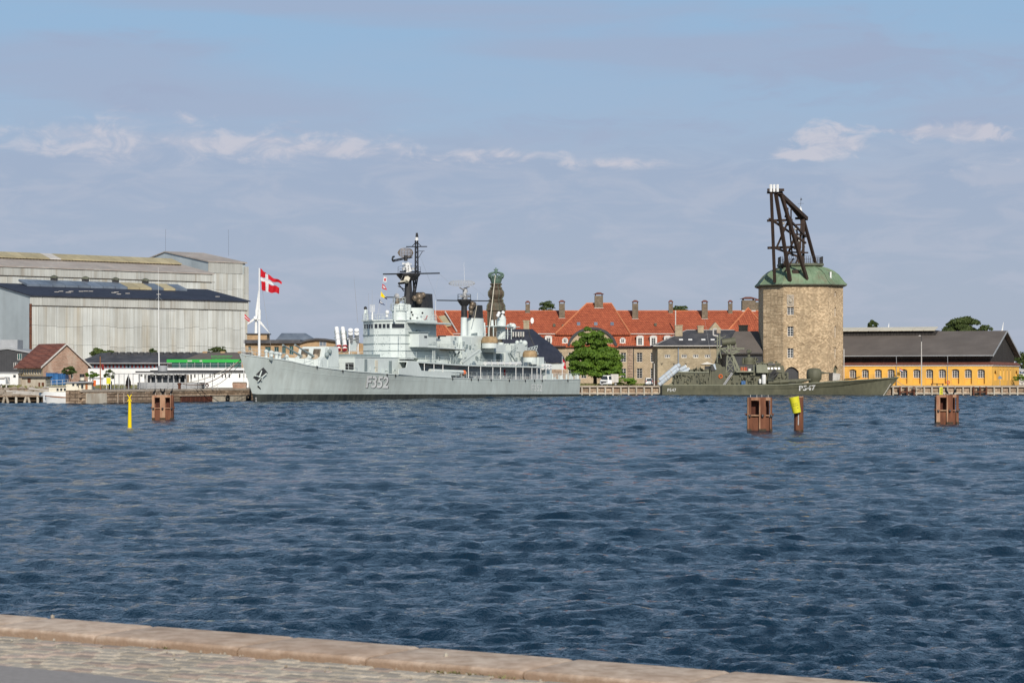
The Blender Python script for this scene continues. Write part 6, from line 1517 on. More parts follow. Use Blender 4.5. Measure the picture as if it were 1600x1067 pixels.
# search radar: curved net dish on a boom
def dish(name, c, w, h, d, ang, mm='steel', nx=12, nz=6, r=.05, par=None):
    m = MB(); q = Matrix.Rotation(ang, 3, 'Z'); 
    def pp(a, b):
        x = a*w/2; zz_ = b*h/2*math.sqrt(max(0, 1-abs(a)**2.6)); y = d*(a*a+.4*b*b); return Vector(c)+q @ Vector((x, y, zz_))
    for i in range(nx+1):
        a = -1+2*i/nx; pts = [pp(a, -1+2*j/nz) for j in range(nz+1)]; m.path(pts, r, 4)
    for j in range(nz+1): m.path([pp(-1+2*i/nx, -1+2*j/nz) for i in range(nx+1)], r*(1.3 if j in (0, nz) else 1), 4)
    return part(FR, name, m, M[mm], parent=par)
dish('radar_dish', SP(634.5, 395, 0), 2.6, 1.5, .3, -SRZ+.3, 'brass', 10, 6, .055, mst)
m = MB(); m.lattice(SP(614, 409, 0), SP(644, 402.5, 0), SP(614, 406.5, 0), SP(644, 400, 0), 6, .09)
m.path([SP(614, 408, 0), SP(613, 405, 0), SP(613.6, 402, 0), SP(616, 401, 0)], .16, 5); m.tube(SP(634, 408, 0), SP(634, 399, 0), .3, n=6)
part(FR, 'radar_boom', m, M['black'], parent=mst)
part(FR, 'radar_pedestal', MB().tube(SP(637, 424, 0), SP(635, 411, 0), .75, .5, n=8).tube(SP(630, 420, 0), SP(646, 420, 0), .3, n=4).tube(SP(629.5, 412, 0), SP(642, 413, 0), .2, n=4), M['white'], parent=mst)
# fire control dish by the mast, satellite balls, whip aerials
c = SP(619.5, 463, 1.5); m = MB().lathe((0, 0, 0), [(.05, .25), (.3, .1), (.5, -.1), (.42, -.2), (.05, -.1)], 14); m.v = [(c.x-z_, c.y+x_, c.z+y_) for x_, y_, z_ in m.v]
part(FR, 'fire_control_dish', m, M['steel'], smooth=40)
part(FR, 'dish_pedestal', MB().tube(c+Vector((.3, 0, -.2)), SP(621, 475, 1.5), .3, .45, n=8).tube(SP(623, 470, 1.5), SP(632, 465, 1), .25, n=6), M['brass'])
for px, py, r, v in ((605, 488, .36, 1), (604.5, 494, .28, 1)): part(FR, 'radome', MB().ball(SP(px, py, v), r, 10), M['white'], smooth=60)
m = MB()
for (a, b, r) in (((559, 504), (552.8, 430), .03), ((581.5, 500), (581.5, 453), .03), ((576, 505), (575.8, 458), .02)): m.tube(SP(*a, -1), SP(*b, -1), r, .015, n=4)
part(FR, 'whip_aerial', m, M['steel'])
m = MB().tube(SP(581.8, 500, 0), SP(581.8, 488, 0), .14, n=6)
for dx in (-3.4, -1.6, 1.6, 3.4): m.tube(SP(581.8+dx, 487, 0), SP(581.8+dx, 476, 0), .04, n=4)
m.tube(SP(578.4, 487, 0), SP(585.2, 487, 0), .05, n=4).tube(SP(578.4, 476.5, 0), SP(585.2, 476.5, 0), .04, n=4).tube(SP(581.8, 488, 0), SP(581.8, 478, 0), .06, n=4); part(FR, 'cage_aerial', m, M['white'])
m = MB().lattice(SP(568.5, 500, -1), SP(569.5, 484, -1), SP(574.5, 500, -1), SP(574, 484, -1), 4, .06).tube(SP(570.5, 490, -1), SP(571.5, 481.5, -1), .2, n=5); part(FR, 'lattice_post', m, M['ship']); part(FR, 'signal_lamp', MB().ball(SP(571, 481.5, -1), .3, 6), M['black'])
# ---- boat, davit frame and midship clutter
p0 = SP(707, 545, 5.0)
m = MB(); 
part(FR, 'platform', MB().slab([SP(697, 546, 5.2), SP(727, 546, 5.2), SP(727, 546, 5.2)+Vector((0, 2.5, 0)), SP(697, 546, 5.2)+Vector((0, 2.5, 0))], .15), M['beigeb'])
m = MB()
for a, b in (((702, 549), (706, 567)), ((718, 549), (713, 567)), ((702, 549), (714, 566)), ((718, 549), (706, 566)), ((709, 548), (709, 568))): m.tube(SP(*a, 5.1), SP(*b, 5.0), .1, n=4)
part(FR, 'davit_frame', m, M['shipd'])
part(FR, 'gangway', MB().lattice(SP(722, 566, 5.8), SP(750, 546, 5.8), SP(725, 569, 5.8), SP(752, 549, 5.8), 9, .12).prism([SP(722, 566, 5.75), SP(750, 546, 5.75), SP(752, 549.5, 5.75), SP(725, 569, 5.75)], (0, .25, 0)), M['ship'])
m = MB()
for i in range(9):
    px = 683+i*5.2; m.ball(SP(px, 585.5, 5.3), .28, 6)
part(FR, 'deck_lockers', m, M['brass'], kind='stuff')
tp = part(FR, 'torpedo_tube', MB().tube(SP(672, 579.5, 5.4), SP(722, 581.5, 5.4), .36, n=10).tube(SP(680, 584, 5.4), SP(716, 585, 5.4), .3, n=8), M['ship'], smooth=40)
part(FR, 'lifebuoy', MB().ball(SP(725, 582, 5.5), .42, 8), M['orange'], parent=tp, smooth=60)
m = MB()
for (x0_, x1_) in ((672, 678), (729, 742)):
    for dy in (0, 3): m.tube(SP(x0_, 580.5+dy, 5.3), SP(x1_, 580.8+dy, 5.3), .12, n=4)
part(FR, 'pipe_rack', m, M['black'])
# ---- block under the second funnel
sbox('midship_block', 741, 3.4, -3.4, 775, 524.5, 570, 'ship'); sbox('midship_block', 722, 3.6, -2.5, 741, 526, 572, 'ship'); sbox('bandstand_house', 704, 3.0, -3.0, 724, 526, 570, 'ship')
uf2 = 73.3; zt2 = SZ(497.5, uf2, 0)
f2 = part(FR, 'funnel', MB().rings([ell(uf2+.5, 3.1, 1.6, 6), ell(uf2+.25, 2.7, 1.4, 10), ell(uf2, 2.35, 1.25, zt2)]), M['ship'], smooth=40, label='after funnel')
part(FR, 'funnel_cap', MB().rings([ell(uf2+.3, 1.9, 1.15, zt2-.1), ell(uf2+.4, 1.6, 1.0, SZ(477, uf2, 0))]), M['black'], parent=f2, smooth=40)
for (px, py, r) in ((738, 476, .62), (736, 481, .5), (735.5, 488, .5), (741, 475, .4)): part(FR, 'exhaust_cowl', MB().ball(SP(px, py, .9), r, 8), M['brass'], parent=f2, smooth=60)
part(FR, 'funnel_louvre', MB().prism([SP(736, 528, 2.0), SP(746, 528, 2.0), SP(746, 520, 2.0), SP(739, 521, 2.0)], (0, .3, 0)), M['shipd'], parent=f2)
cyl('mainmast_base', 724.8, 0, 535, 496, 5.3, 4.9); m2_ = cyl('mainmast', 725.2, 0, 496, 469, 5.0, 4.3, 'black')
um2 = U(725.5, 0); part(FR, 'mast_platform', MB().lathe((um2, 0, SZ(470, um2, 0)), [(.6, -.9), (1.25, 0), (1.25, .25)], 10), M['black'], parent=m2_)
part(FR, 'yardarm', MB().tube(SP(683, 469.3, -1), SP(766, 470.3, 1), .11, n=6), M['black'], parent=m2_)
part(FR, 'platform_railing', MB().rail([V(um2+1.2*math.cos(R(t)), 1.2*math.sin(R(t)), SZ(468, um2, 0)) for t in range(0, 361, 45)], .9, 1, .03, 2), M['black'], parent=m2_)
part(FR, 'radar_pedestal', MB().tube(SP(726, 468, 0), SP(726, 457, 0), .5, .32, n=8).tube(SP(720, 463, 0), SP(733, 463, 0), .28, n=4).tube(SP(727, 457, 0), SP(727, 449, 0), .5, .25, n=6), M['steel'], parent=m2_)
dish('search_radar', SP(721.5, 442.5, 0), 4.6, .95, .4, -SRZ, 'mgrey', 16, 4, .05, m2_)
part(FR, 'feed_horn', MB().tube(SP(723, 452, 0), SP(733, 448, 0), .14, n=5).tube(SP(718, 449, 0), SP(726, 454, 0), .12, n=5), M['steel'], parent=m2_)
part(FR, 'whip_aerial', MB().tube(SP(726, 440, 0), SP(724.8, 410, 0), .03, .015, n=4).tube(SP(681.5, 540, 2), SP(680.5, 470, 2), .05, .03, n=4).tube(SP(745, 480, 0), SP(746.5, 458, 0), .025, n=4), M['white'])
part(FR, 'derrick_boom', MB().tube(SP(763, 525, 2), SP(774, 430, 1), .10, .06, n=5).tube(SP(741, 500, 2), SP(745, 478, 1), .06, n=4), M['cream'])
# ---- after superstructure
zp = 0
sbox('gun_tub', 766, 4.6, -2.0, 790, 538, 550, 'ship'); sbox('gun_tub_wall', 772.5, 5.4, 1.0, 789, 538.5, 550, 'ship')
part(FR, 'painted_shade_recess', MB().box(0, 0, 0, 0, 0, 0) if 0 else MB().prism([SP(751, 550.5, 3.5), SP(771, 551.5, 3.5), SP(771, 565, 3.5), SP(751, 564, 3.5)], (0, .05, 0)), M['shipd'])  # flat dark sheet paints in the shade of a recess
def canvas_gun(px, py0, py1, v, w):
    u = U(px, v); k_ = SY(u, v)/F; z0_ = SZ(py1, u, v); h = (py1-py0)*k_; r = w*k_/2
    g = part(FR, 'gun_mount', MB().lathe((u, -v, z0_-.9), [(r*.95, 0), (r*.95, .9)], 14), M['ship'], smooth=40)
    part(FR, 'canvas_cover', MB().lathe((u, -v, z0_), [(r, 0), (r*1.02, h*.3), (r*.92, h*.75), (r*.7, h*.98), (.1, h)], 12), M['canvas'], parent=g, smooth=50)
canvas_gun(765, 525.5, 536, 5.0, 26); canvas_gun(828, 547.5, 558, 4.2, 23)
sbox('gun_platform', 842, 3.5, -2.5, 850, 558, 572, 'ship'); cyl('gun_barbette', 828, 2, 569, 558, 11.5, 11.5)
cyl('director_column', 783, 1.0, 530, 506, 7.2, 7.2); cyl('director_drum', 783.5, 1.0, 510, 498, 7, 7.6); cyl('director_neck', 784, 1, 498, 494, 6, 6); cyl('director_column', 782, 1, 545, 535, 5, 5)
zz = SZ(511, 83, 1)
part(FR, 'lattice_platform', MB().hexa([V(77, 2.6, zz), V(86.5, 2.6, zz), V(86.5, -3, zz), V(77, -3, zz)], [V(77, 2.6, zz+.12), V(86.5, 2.6, zz+.12), V(86.5, -3, zz+.12), V(77, -3, zz+.12)]), M['ship'])
m = MB()
for px in (758, 764, 771, 793, 799): m.tube(SP(px, 511, 2.3), SP(px, 530, 2.3), .09, n=5)
m.rail([V(77, 2.5, SZ(527, 80, 2)), V(88, 2.5, SZ(527, 85, 2))], 1, 1.5, .03, 2); part(FR, 'platform_legs', m, M['ship'])
m = MB()
for px, py in ((779.5, 489.5), (786, 488.5), (778, 493), (785, 494.5)): m.ball(SP(px, py, 1.2), .35, 8)
part(FR, 'director_optics', m, M['white'], smooth=60); m = MB()
for px, py in ((782.5, 490.5), (780.8, 494.8), (787.4, 491.5)): m.ball(SP(px, py, 1.4), .2, 6)
part(FR, 'director_lens', m, M['black'], smooth=60)
cyl('sensor_mast', 769, 1, 510, 500, 2.6, 2.0); cyl('sensor_mast', 757, 1, 530, 504, 1.2, 1.2); cyl('sensor_mast', 774.5, 1, 511, 500, .8, .8)
for px, py, r, v in ((801.5, 510.3, .62, 2.2), (819.5, 536.5, .58, 2.0)):
    c = SP(px, py, v); b_ = part(FR, 'radome', MB().ball(c, r, 12), M['ship'], smooth=70)
    part(FR, 'radome_arm', MB().tube(c+Vector((.1, .2, 0)), c+Vector((.6, 1.3, .1)), r*.85, r*.6, n=10), M['ship'], parent=b_, smooth=40)
for px, py, r in ((808, 535, .4), (814, 533.5, .32), (798, 507, .3)): part(FR, 'sensor_ball', MB().ball(SP(px, py, 2.0), r, 8), M['ship'], smooth=60)
sbox('after_house', 803, 2.2, -2.6, 824, 536.5, 574, 'ship'); sbox('after_house', 790, 2.6, -2.6, 800, 548, 572, 'ship')
sbox('painted_shade_recess', 781, 2.7, .6, 787, 552, 564, 'shipd')  # dark block, recess shade painted by its colour
m = MB(); m.lattice(SP(799, 540, 2.8), SP(799, 552, 2.8), SP(806, 540, 2.8), SP(806, 552, 2.8), 3, .04).tube(SP(797, 551, 2.8), SP(808, 569, 2.8), .12, n=4).tube(SP(794, 551, 2.8), SP(802, 569, 2.8), .07, n=4); part(FR, 'ladder', m, M['shipd'])
part(FR, 'gun_shield_ring', MB().lattice(SP(818, 546, -1), SP(840, 540, -1), SP(818, 553, -1), SP(841, 553, -1), 5, .08), M['ship'])
for i in range(6):
    a = SP(757+i*9.6, 568, 5.6); b = SP(765+i*9.6, 568.2, 5.6)
    part(FR, 'life_raft', MB().tube(a+Vector((.2, 0, 0)), b-Vector((.1, 0, 0)), .34, n=9), M['white'], smooth=40)
m = MB()
for i in range(18): m.tube(SP(756+i*3.4, 569.5, 5.7), SP(758.5+i*3.4, 574, 5.7), .07, n=4)
part(FR, 'raft_cradles', m, M['shipd'], kind='stuff')
sbox('storage_box', 851, 4.0, 1.0, 857, 568, 573, 'ship')
m = MB()
for i in range(3):
    for j in range(2): a = SP(848+i*4.5, 571+j*4.5, 4.2); m.tube(a, a+Vector((.9, 0, 0)), .3, n=8)
part(FR, 'life_raft', m, M['white'], smooth=40)
sbox('after_deckhouse_end', 852, 3.5, -4.3, 862, 571, 592, 'ship')
part(FR, 'fire_extinguisher', MB().tube(SP(788.5, 586, 4.4), SP(788.5, 577, 4.4), .16, n=6), M['redp'])
m = MB()
rr = random.Random(2)
for i in range(22): px = rr.uniform(760, 785); m.ball(SP(px, rr.uniform(579.5, 583), 4.4), .13, 5)
part(FR, 'white_fittings', m, M['white'], kind='stuff')
m = MB()
for i in range(20):
    px = rr.uniform(862, 905); p = SP(px, 592, rr.uniform(-3, 4)); z0_ = 3.25; m.lathe((p.x, p.y, z0_), [(rr.uniform(.08, .2), 0), (rr.uniform(.04, .16), rr.uniform(.4, 1.1))], 6)
part(FR, 'quarterdeck_gear', m, M['ship'], kind='stuff')
m = MB()
for (px, py) in ((700, 531), (705, 528), (693, 532), (684, 535)): 
    p = SP(px, py, 0); m.lathe((p.x, p.y, p.z-1), [(.5, 0), (.5, .8), (.3, 1.1)], 8)
part(FR, 'ventilator', m, M['ship'], smooth=40); part(FR, 'searchlight', MB().ball(SP(684, 531.5, 2), .6, 8, sz=.35), M['white'])
m = MB()
for i in range(5): m.tube(SP(686+i*2.4, 529, 1), SP(686+i*2.4, 524, 1), .18, n=5)
part(FR, 'exhaust_pipes', m, M['black'])
# detail sprinkled over the superstructure: pipes, hatches, cable trays
m = MB(); md = MB()
rr = random.Random(12)
for (a, b, c_, d_, v, n) in ((705, 740, 528, 562, 3.7, 26), (742, 752, 528, 562, 3.5, 10), (640, 678, 512, 540, 4.3, 18), (664, 730, 551, 566, 4.05, 22), (804, 822, 540, 570, 2.3, 12), (700, 850, 580, 590, 4.36, 30), (576, 630, 572, 583, 4.5, 12)):
    for i in range(n):
        px = rr.uniform(a, b); py = rr.uniform(c_, d_); t = rr.random()
        if t < .35: m.tube(SP(px, py, v), SP(px, py+rr.uniform(4, 11), v), .05, n=4)
        elif t < .6: md.box(*(lambda p: (p.x, p.x+.5, p.y-.12, p.y+.05, p.z-.35, p.z+.2))(SP(px, py, v)))
        elif t < .8: md.ball(SP(px, py, v), .12, 4)
        else: m.tube(SP(px, py, v), SP(px+rr.uniform(3, 8), py+.3, v), .045, n=4)
part(FR, 'surface_pipes', m, M['ship'], kind='stuff'); part(FR, 'surface_fittings', md, M['shipd'], kind='stuff')
part(FR, 'stern_flagstaff', MB().tube(SP(878.5, 594, 0), SP(878.5, 556, 0), .07, .04, n=5), M['white'])
# rigging
m = MB()
for a, b in (((651, 377), (599.5, 505)), ((686, 428), (676, 475)), ((602, 429), (592, 500)), ((651, 386), (683, 469)), ((605, 430), (603, 497)), ((765, 470), (772, 520)), ((733, 443), (765, 470)), ((686, 428), (700, 440))):
    m.tube(SP(*a, 0), SP(*b, 0), .014, n=3)
part(FR, 'rigging', m, M['mgrey'], kind='stuff')

def world(p): return SO+SA*p.x-SN*p.y+Vector((0, 0, p.z))
# ---- flags (things of their own)
def cloth(T, name, corners, mm, fold=.15, nx=10, nz=5, ph=0):
    a, b, c, d = map(Vector, corners)      # top hoist, top fly, bottom fly, bottom hoist
    rows = []
    for j in range(nz+1):
        t = j/nz; l = a.lerp(d, t); r = b.lerp(c, t)
        rows.append([l.lerp(r, i/nx)+Vector((0, fold*math.sin(i/nx*7+ph+t)*(i/nx)**.5, fold*.3*math.sin(i/nx*9+ph))) for i in range(nx+1)])
    m = MB().grid(rows); o = part(T, name, m, M[mm], smooth=60); return o
hoist = world(SP(405.4, 421, 0)); Yf = hoist.y
T = thing('flag', 'large red and white swallow tailed naval flag flying from the pole at the frigate bow', 'flag', tuple(hoist))
def FP(px, py, dy=0): return P(px, py, Yf+dy)
# four red fields and the white cross in between, each cut to the wind blown outline
cloth(T, 'red_field', [FP(407, 419.5), FP(416.3, 427.5), FP(415.3, 434.5), FP(407, 433)], 'red')
cloth(T, 'red_field', [FP(418.6, 429.5), FP(440.3, 440.2), FP(439.5, 443.8), FP(418.5, 437)], 'red', .35, ph=1)
cloth(T, 'red_field', [FP(408.5, 438.8), FP(416, 440.8), FP(415.2, 455.2), FP(408.8, 453.5)], 'red', ph=.4)
cloth(T, 'red_field', [FP(419.8, 444), FP(436.4, 448.8), FP(436.3, 458.5), FP(419, 456.3)], 'red', .3, ph=2)
cloth(T, 'white_cross', [FP(407, 433, -.02), FP(425, 440.2, -.02), FP(428.5, 446.5, -.02), FP(407.2, 438.8, -.02)], 'flagw', .05)
cloth(T, 'white_cross', [FP(414.6, 427.5, -.04), FP(418.8, 429.8, -.04), FP(419.6, 456.5, -.04), FP(415.2, 455.5, -.04)], 'flagw', .05)
Yk = 345
T = thing('flag', 'small red and white flag on its own white pole left of the frigate bow', 'flag', tuple(P(381.5, 551, Yk)))
part(T, 'pole', MB().tube(P(381, 600, Yk), P(381.3, 489, Yk), .07, .04, n=6), M['white'])
cloth(T, 'red_field', [P(382, 490.5, Yk), P(391, 499.5, Yk), P(390, 503.5, Yk), P(382, 497.5, Yk)], 'red', .1)
cloth(T, 'white_cross', [P(382, 493.5, Yk-.05), P(390.8, 500.8, Yk-.05), P(390.5, 502, Yk-.05), P(382, 495, Yk-.05)], 'flagw', .1)
st = world(SP(879.5, 560, 0)); Ys_ = st.y
T = thing('flag', 'red and white flag hanging limp at the stern of the frigate beside the tree', 'flag', tuple(st))
cloth(T, 'red_field', [P(879.5, 561, Ys_), P(883, 565, Ys_), P(885, 577, Ys_), P(880.5, 576, Ys_)], 'red', .15)
cloth(T, 'white_cross', [P(880, 566, Ys_-.1), P(882.2, 566, Ys_-.1), P(882, 571, Ys_-.1), P(880.2, 572, Ys_-.1)], 'flagw', .05)
# signal flags
for (nm, pts, cs) in (('red diamond signal flag on white, topmost of the four below the frigate yardarm', [(599.5, 432.5), (604.6, 433.5), (604, 441.5), (598.8, 440)], ('flagw', 'red')),
                      ('red signal flag with white corner, second from the top below the yardarm', [(597.5, 443.5), (601, 446), (605, 453.5), (597, 451)], ('red', 'flagw')),
                      ('yellow signal flag with dark tail, third from the top below the yardarm', [(595.5, 455.5), (598, 459), (605, 467.5), (594.5, 463.5)], ('yel', 'navyflag')),
                      ('dark signal flag with a white slash, lowest of the four below the yardarm', [(593.3, 466.5), (594.5, 470.5), (602.8, 477.8), (592, 473.5)], ('navyflag', 'flagw'))):
    q0 = world(SP(pts[0][0], pts[0][1], 0)); yy = q0.y
    T = thing('signal_flag', nm, 'flag', tuple(q0), group='signal flags on the frigate halyard')
    W_ = [P(a, b, yy) for a, b in pts]; cloth(T, 'cloth', W_, cs[0], .08, 6, 4)
    c = sum(W_, Vector())/4; w2 = [c+(p-c)*.5-Vector((0, .12, 0)) for p in W_]
    if cs[0] == 'yel': w2 = [W_[2].lerp(c, .5)+Vector((-.1, -.1, .1)), W_[2]+Vector((0, -.1, .1)), W_[2]-Vector((0, .1, .1)), W_[2].lerp(c, .5)-Vector((.1, .1, .15))]
    cloth(T, 'emblem', w2, cs[1], .02, 3, 3)
part(FR, 'flag_halyard', MB().tube(SP(600.3, 429, 0), SP(589, 500, 0), .016, n=3), M['rope'])
# mooring ropes from bow to bollard
def sag(a, b, s, n=14): return [a.lerp(b, i/n)-Vector((0, 0, s*4*(i/n)*(1-i/n))) for i in range(n+1)]
bw = world(V(-3.2, .2, 6.9)); bl = Vector((PX(286, 323), 322.5, 2.7))
rp = MB().path(sag(bw, bl, 1.6), .06, 5); solo('mooring_rope', rp, M['roped'], 'dark mooring rope drooping from the frigate bow to the quay', 'rope')
rp = MB().path(sag(bw+Vector((.2, 0, -.2)), bl+Vector((.1, 0, .1)), .75), .06, 5); solo('mooring_rope', rp, M['rope'], 'pale taut mooring rope from the frigate bow to the rusty bollard', 'rope')
rp = MB().path(sag(bw+Vector((.1, 0, -.1)), Vector((PX(330, 330), 330, 2.2)), .8), .04, 4); solo('mooring_rope', rp, M['rope'], 'thin pale rope from the frigate bow to the canopy side', 'rope')
# three white tenders in a row on the gallery deck
# ================================================================ OLIVE PATROL BOAT (beam on)
YN, YFAR = 427.0, 434.2; YC = 430.6
PB = thing('patrol_boat', 'olive green missile patrol boat with P547 on its side moored before the stone tower', 'warship', (PX(1210, YC), YC, 0))
kN = F/YN
def pz(py, Y=YN): return PZ(py, Y)
def pdk(px): return float(np.interp(px, [1033, 1210, 1259, 1310, 1360, 1405], [601.6, 601.4, 598.6, 595.0, 592.2, 588.9]))
def phw(px): return float(np.interp(px, [1033, 1100, 1200, 1260, 1310, 1350, 1380, 1395, 1405], [3.3, 3.6, 3.6, 3.4, 2.9, 2.1, 1.2, .6, .05]))
def pst(px): return float(np.interp(px, [1380, 1405], [619.5, 588.9])) if px > 1380 else 622
pxs = [1033, 1060, 1100, 1140, 1180, 1220, 1250, 1280, 1310, 1335, 1355, 1370, 1380, 1388, 1395, 1400, 1405]
def psec(px, sg):
    hw_ = phw(px); top = pz(pdk(px)); bot = max(-.6, pz(pst(px))) if px > 1380 else -.6
    x = PX(px, YC); fl = min(1, max(0, (px-1180)/150)); kz = np.interp(px, [1033, 1200, 1300, 1405], [1.3, 1.25, 1.75, 3.4]); kz = min(top-.05, max(bot+.02, kz))
    kw = hw_*(1-.02-.30*fl); bw_ = hw_*(1-.05-.74*fl)
    ys = [(bw_, bot), (bw_+(kw-bw_)*.55, bot+(kz-bot)*.5), (kw, kz), (kw+(hw_-kw)*.25, kz+.06), (hw_, top)]
    return [(x, YC-sg*w, z) for w, z in ys]
m = MB()
for sg in (1, -1): m.grid([psec(px, sg) for px in pxs])
m.poly([psec(1033, 1)[i] for i in range(5)]+[psec(1033, -1)[i] for i in (4, 3, 2, 1, 0)])
hull = part(PB, 'hull', m, M['olive'], smooth=20)
m = MB().grid([[(PX(px, YC), YC-phw(px)+.02, pz(pdk(px))-.03), (PX(px, YC), YC+phw(px)-.02, pz(pdk(px))-.03)] for px in pxs]); part(PB, 'deck', m, M['olivel'])
m = MB().rings([[(PX(px, YC), YC-phw(px)-.06, pz(pdk(px))-.12), (PX(px, YC), YC-phw(px)+.05, pz(pdk(px))-.12), (PX(px, YC), YC-phw(px)+.05, pz(pdk(px))+.05), (PX(px, YC), YC-phw(px)-.06, pz(pdk(px))+.05)] for px in pxs]); part(PB, 'rubbing_strake', m, M['olivel'], parent=hull)
m = MB().grid([[(PX(px, YC), YC-phw(px)*(1-.03-.52*min(1, max(0, (px-1180)/150)))-.08, z) for z in (-.5, .12, .26)] for px in pxs if px < 1381]); part(PB, 'boot_topping', m, M['boot'], parent=hull)
def ptext(txt, x0, x1, y0, y1, slope=0):
    pts, fs = lettering(txt, x0, x1, y0, y1, '', 0, .028 if x1-x0 > 20 else 0)
    m = MB()
    for x, y in pts:
        yy = y+(x-x0)*slope; sec = psec(x, 1); z = pz(yy)
        Y_ = np.interp(z, [s[2] for s in sec], [s[1] for s in sec])-.05; m.v.append((PX(x, Y_), Y_, PZ(yy, Y_)))
    m.f = list(fs); part(PB, 'hull_number', m, M['white'], parent=hull)
ptext('P547', 1043, 1056.5, 606.8, 611.8); ptext('P547', 1248.5, 1274.5, 602.6, 610.6, -.05)
def pb(name, x0, x1, y0, y1, ya=1.6, yb=5.6, mm='olive', parent=None, sl=0, sr=0):
    """box from column x0 to x1, row y0 (top) to y1 (bottom), ya..yb metres behind the near side; sl/sr slant the ends (px)"""
    A_, B_ = YN+ya, YN+yb
    return part(PB, name, MB().hexa([(PX(x0, A_), A_, pz(y1, A_)), (PX(x1, A_), A_, pz(y1, A_)), (PX(x1, A_), B_, pz(y1, A_)), (PX(x0, A_), B_, pz(y1, A_))],
        [(PX(x0+sl, A_), A_+.1, pz(y0, A_)), (PX(x1-sr, A_), A_+.1, pz(y0, A_)), (PX(x1-sr, A_), B_-.1, pz(y0, A_)), (PX(x0+sl, A_), B_-.1, pz(y0, A_))]), M[mm], parent=parent)
def pp(px, py, q=1.5): return P(px, py, YN+q)
def pt(name, segs, r, q=1.5, mm='olive', n=5, parent=None):
    m = MB()
    for a, b in segs: m.tube(pp(*a, q), pp(*b, q), r, n=n)
    return part(PB, name, m, M[mm], parent=parent)
# superstructure
pb('after_house', 1053, 1108, 582, 602, 1.2, 5.8, sl=1.5); pb('after_house_roof', 1058, 1108, 580.5, 582.3, 1.1, 5.9, 'olivel'); pb('upper_house', 1078, 1108, 577, 581, 1.8, 5.2)
dd = pb('intake_housing', 1106, 1133, 573, 602, 1.0, 5.8, sl=5)
arc = [(1112, 602), (1112, 572), (1116, 569), (1121, 568), (1126, 570), (1130, 575), (1132, 583), (1133, 602)]
m = MB().prism([pp(a, b, .9) for a, b in arc], (0, 4.6, 0)); part(PB, 'rounded_housing', m, M['olive'])
m = MB(); m.prism([pp(1114, 569.5, .7), pp(1117, 568, .7), pp(1119.5, 577, .7), pp(1117.5, 577.5, .7)], (0, .2, 0)); part(PB, 'pale_flap', m, M['missile']); pb('intake', 1111.5, 1118, 572, 579, .75, 1.0, 'black')
pb('main_house', 1133, 1232, 581.5, 602, 1.3, 5.6); pb('bridge_deck', 1150, 1178, 579.5, 581.3, .5, 6, 'olivel'); 
br2 = pb('bridge', 1179, 1222, 572, 582, 1.2, 5.6, sl=1); pb('bridge_lower', 1182, 1226, 582, 602, 1.5, 5.3)
for i in range(7): pb('bridge_window', 1183+i*5.4, 1186.6+i*5.4, 574, 577.2, 1.1, 1.3, 'glass', parent=br2)
pb('bridge_wing', 1182, 1201, 569.5, 582.5, .2, 2.2, 'olivel', sl=0, sr=3); pb('sloped_front', 1205, 1232, 571, 602, 1.8, 5.2, sl=0, sr=8)
pt('bridge_roof_gear', [((1184, 569), (1220, 569)), ((1201, 566.5), (1208, 566.5)), ((1190, 568), (1190, 565)), ((1213, 568), (1213, 564))], .2, 2.5)
pb('awning', 1200, 1211, 567.5, 570.5, 1.5, 4, 'black')
# raft racks and white cylinders
pb('raft_rack', 1199, 1209, 582, 595, .4, 1.2, 'olived', sl=3)
pt('missile_rail', [((1203, 589), (1213, 579)), ((1206, 592), (1216, 582)), ((1204, 585), (1211, 577))], .25, .5, 'black', 4)
for (a, y0, y1, r) in ((1193.5, 585, 600, .42), (1187.5, 592, 599, .25)):
    part(PB, 'white_canister', MB().lathe((PX(a, YN+.7), YN+.7, pz(y1, YN+.7)), [(r*.8, 0), (r, .1), (r, pz(y0)-pz(y1)-.1), (r*.6, pz(y0)-pz(y1))], 10), M['white'], smooth=40)
# torpedo tube forward
part(PB, 'torpedo_tube', MB().tube(pp(1200, 597.5, 1), pp(1256, 594.5, 1), .38, .42, n=10).tube(pp(1200, 597.3, 1), pp(1206, 597.2, 1), .48, n=10).tube(pp(1218, 596.8, 1), pp(1221, 596.6, 1), .48, n=10).tube(pp(1243, 596.5, 1), pp(1267, 593, 1), .5, .2, n=8), M['olive'], smooth=40)
# gun turret forward
Tg = part(PB, 'gun_turret', MB().lathe((PX(1272, YC), YC, PZ(592.5, YC)), [(1.0, -1.0), (1.1, -.3), (1.45, 0), (1.5, .6), (1.48, 1.5), (1.25, 1.95), (.8, 2.15), (.1, 2.2)], 18), M['olive'], smooth=50)
part(PB, 'gun_barrel', MB().tube(P(1282, 582, YC-.2), P(1302, 583.5, YC-.2), .16, .1, n=8).tube(P(1282, 582.2, YC-.2), P(1288, 582.6, YC-.2), .28, .2, n=8), M['olive'], parent=Tg, smooth=40)
part(PB, 'deck_locker', MB().hexa([pp(1295, 595, 3), pp(1302, 595, 2), pp(1302, 595, 4.5), pp(1296, 595, 4.5)], [pp(1295, 583, 3), pp(1302, 582, 2), pp(1302, 582, 4.5), pp(1296, 583, 4.5)]), M['feltroof'])
part(PB, 'pale_screen', MB().hexa([pp(1301, 594.8, 2), pp(1312, 593.8, 1.8), pp(1312, 593.8, 2.1), pp(1301, 594.8, 2.3)], [pp(1301.5, 582.5, 2), pp(1313, 584, 1.8), pp(1313, 584, 2.1), pp(1301.5, 582.5, 2.3)]), M['lead'])
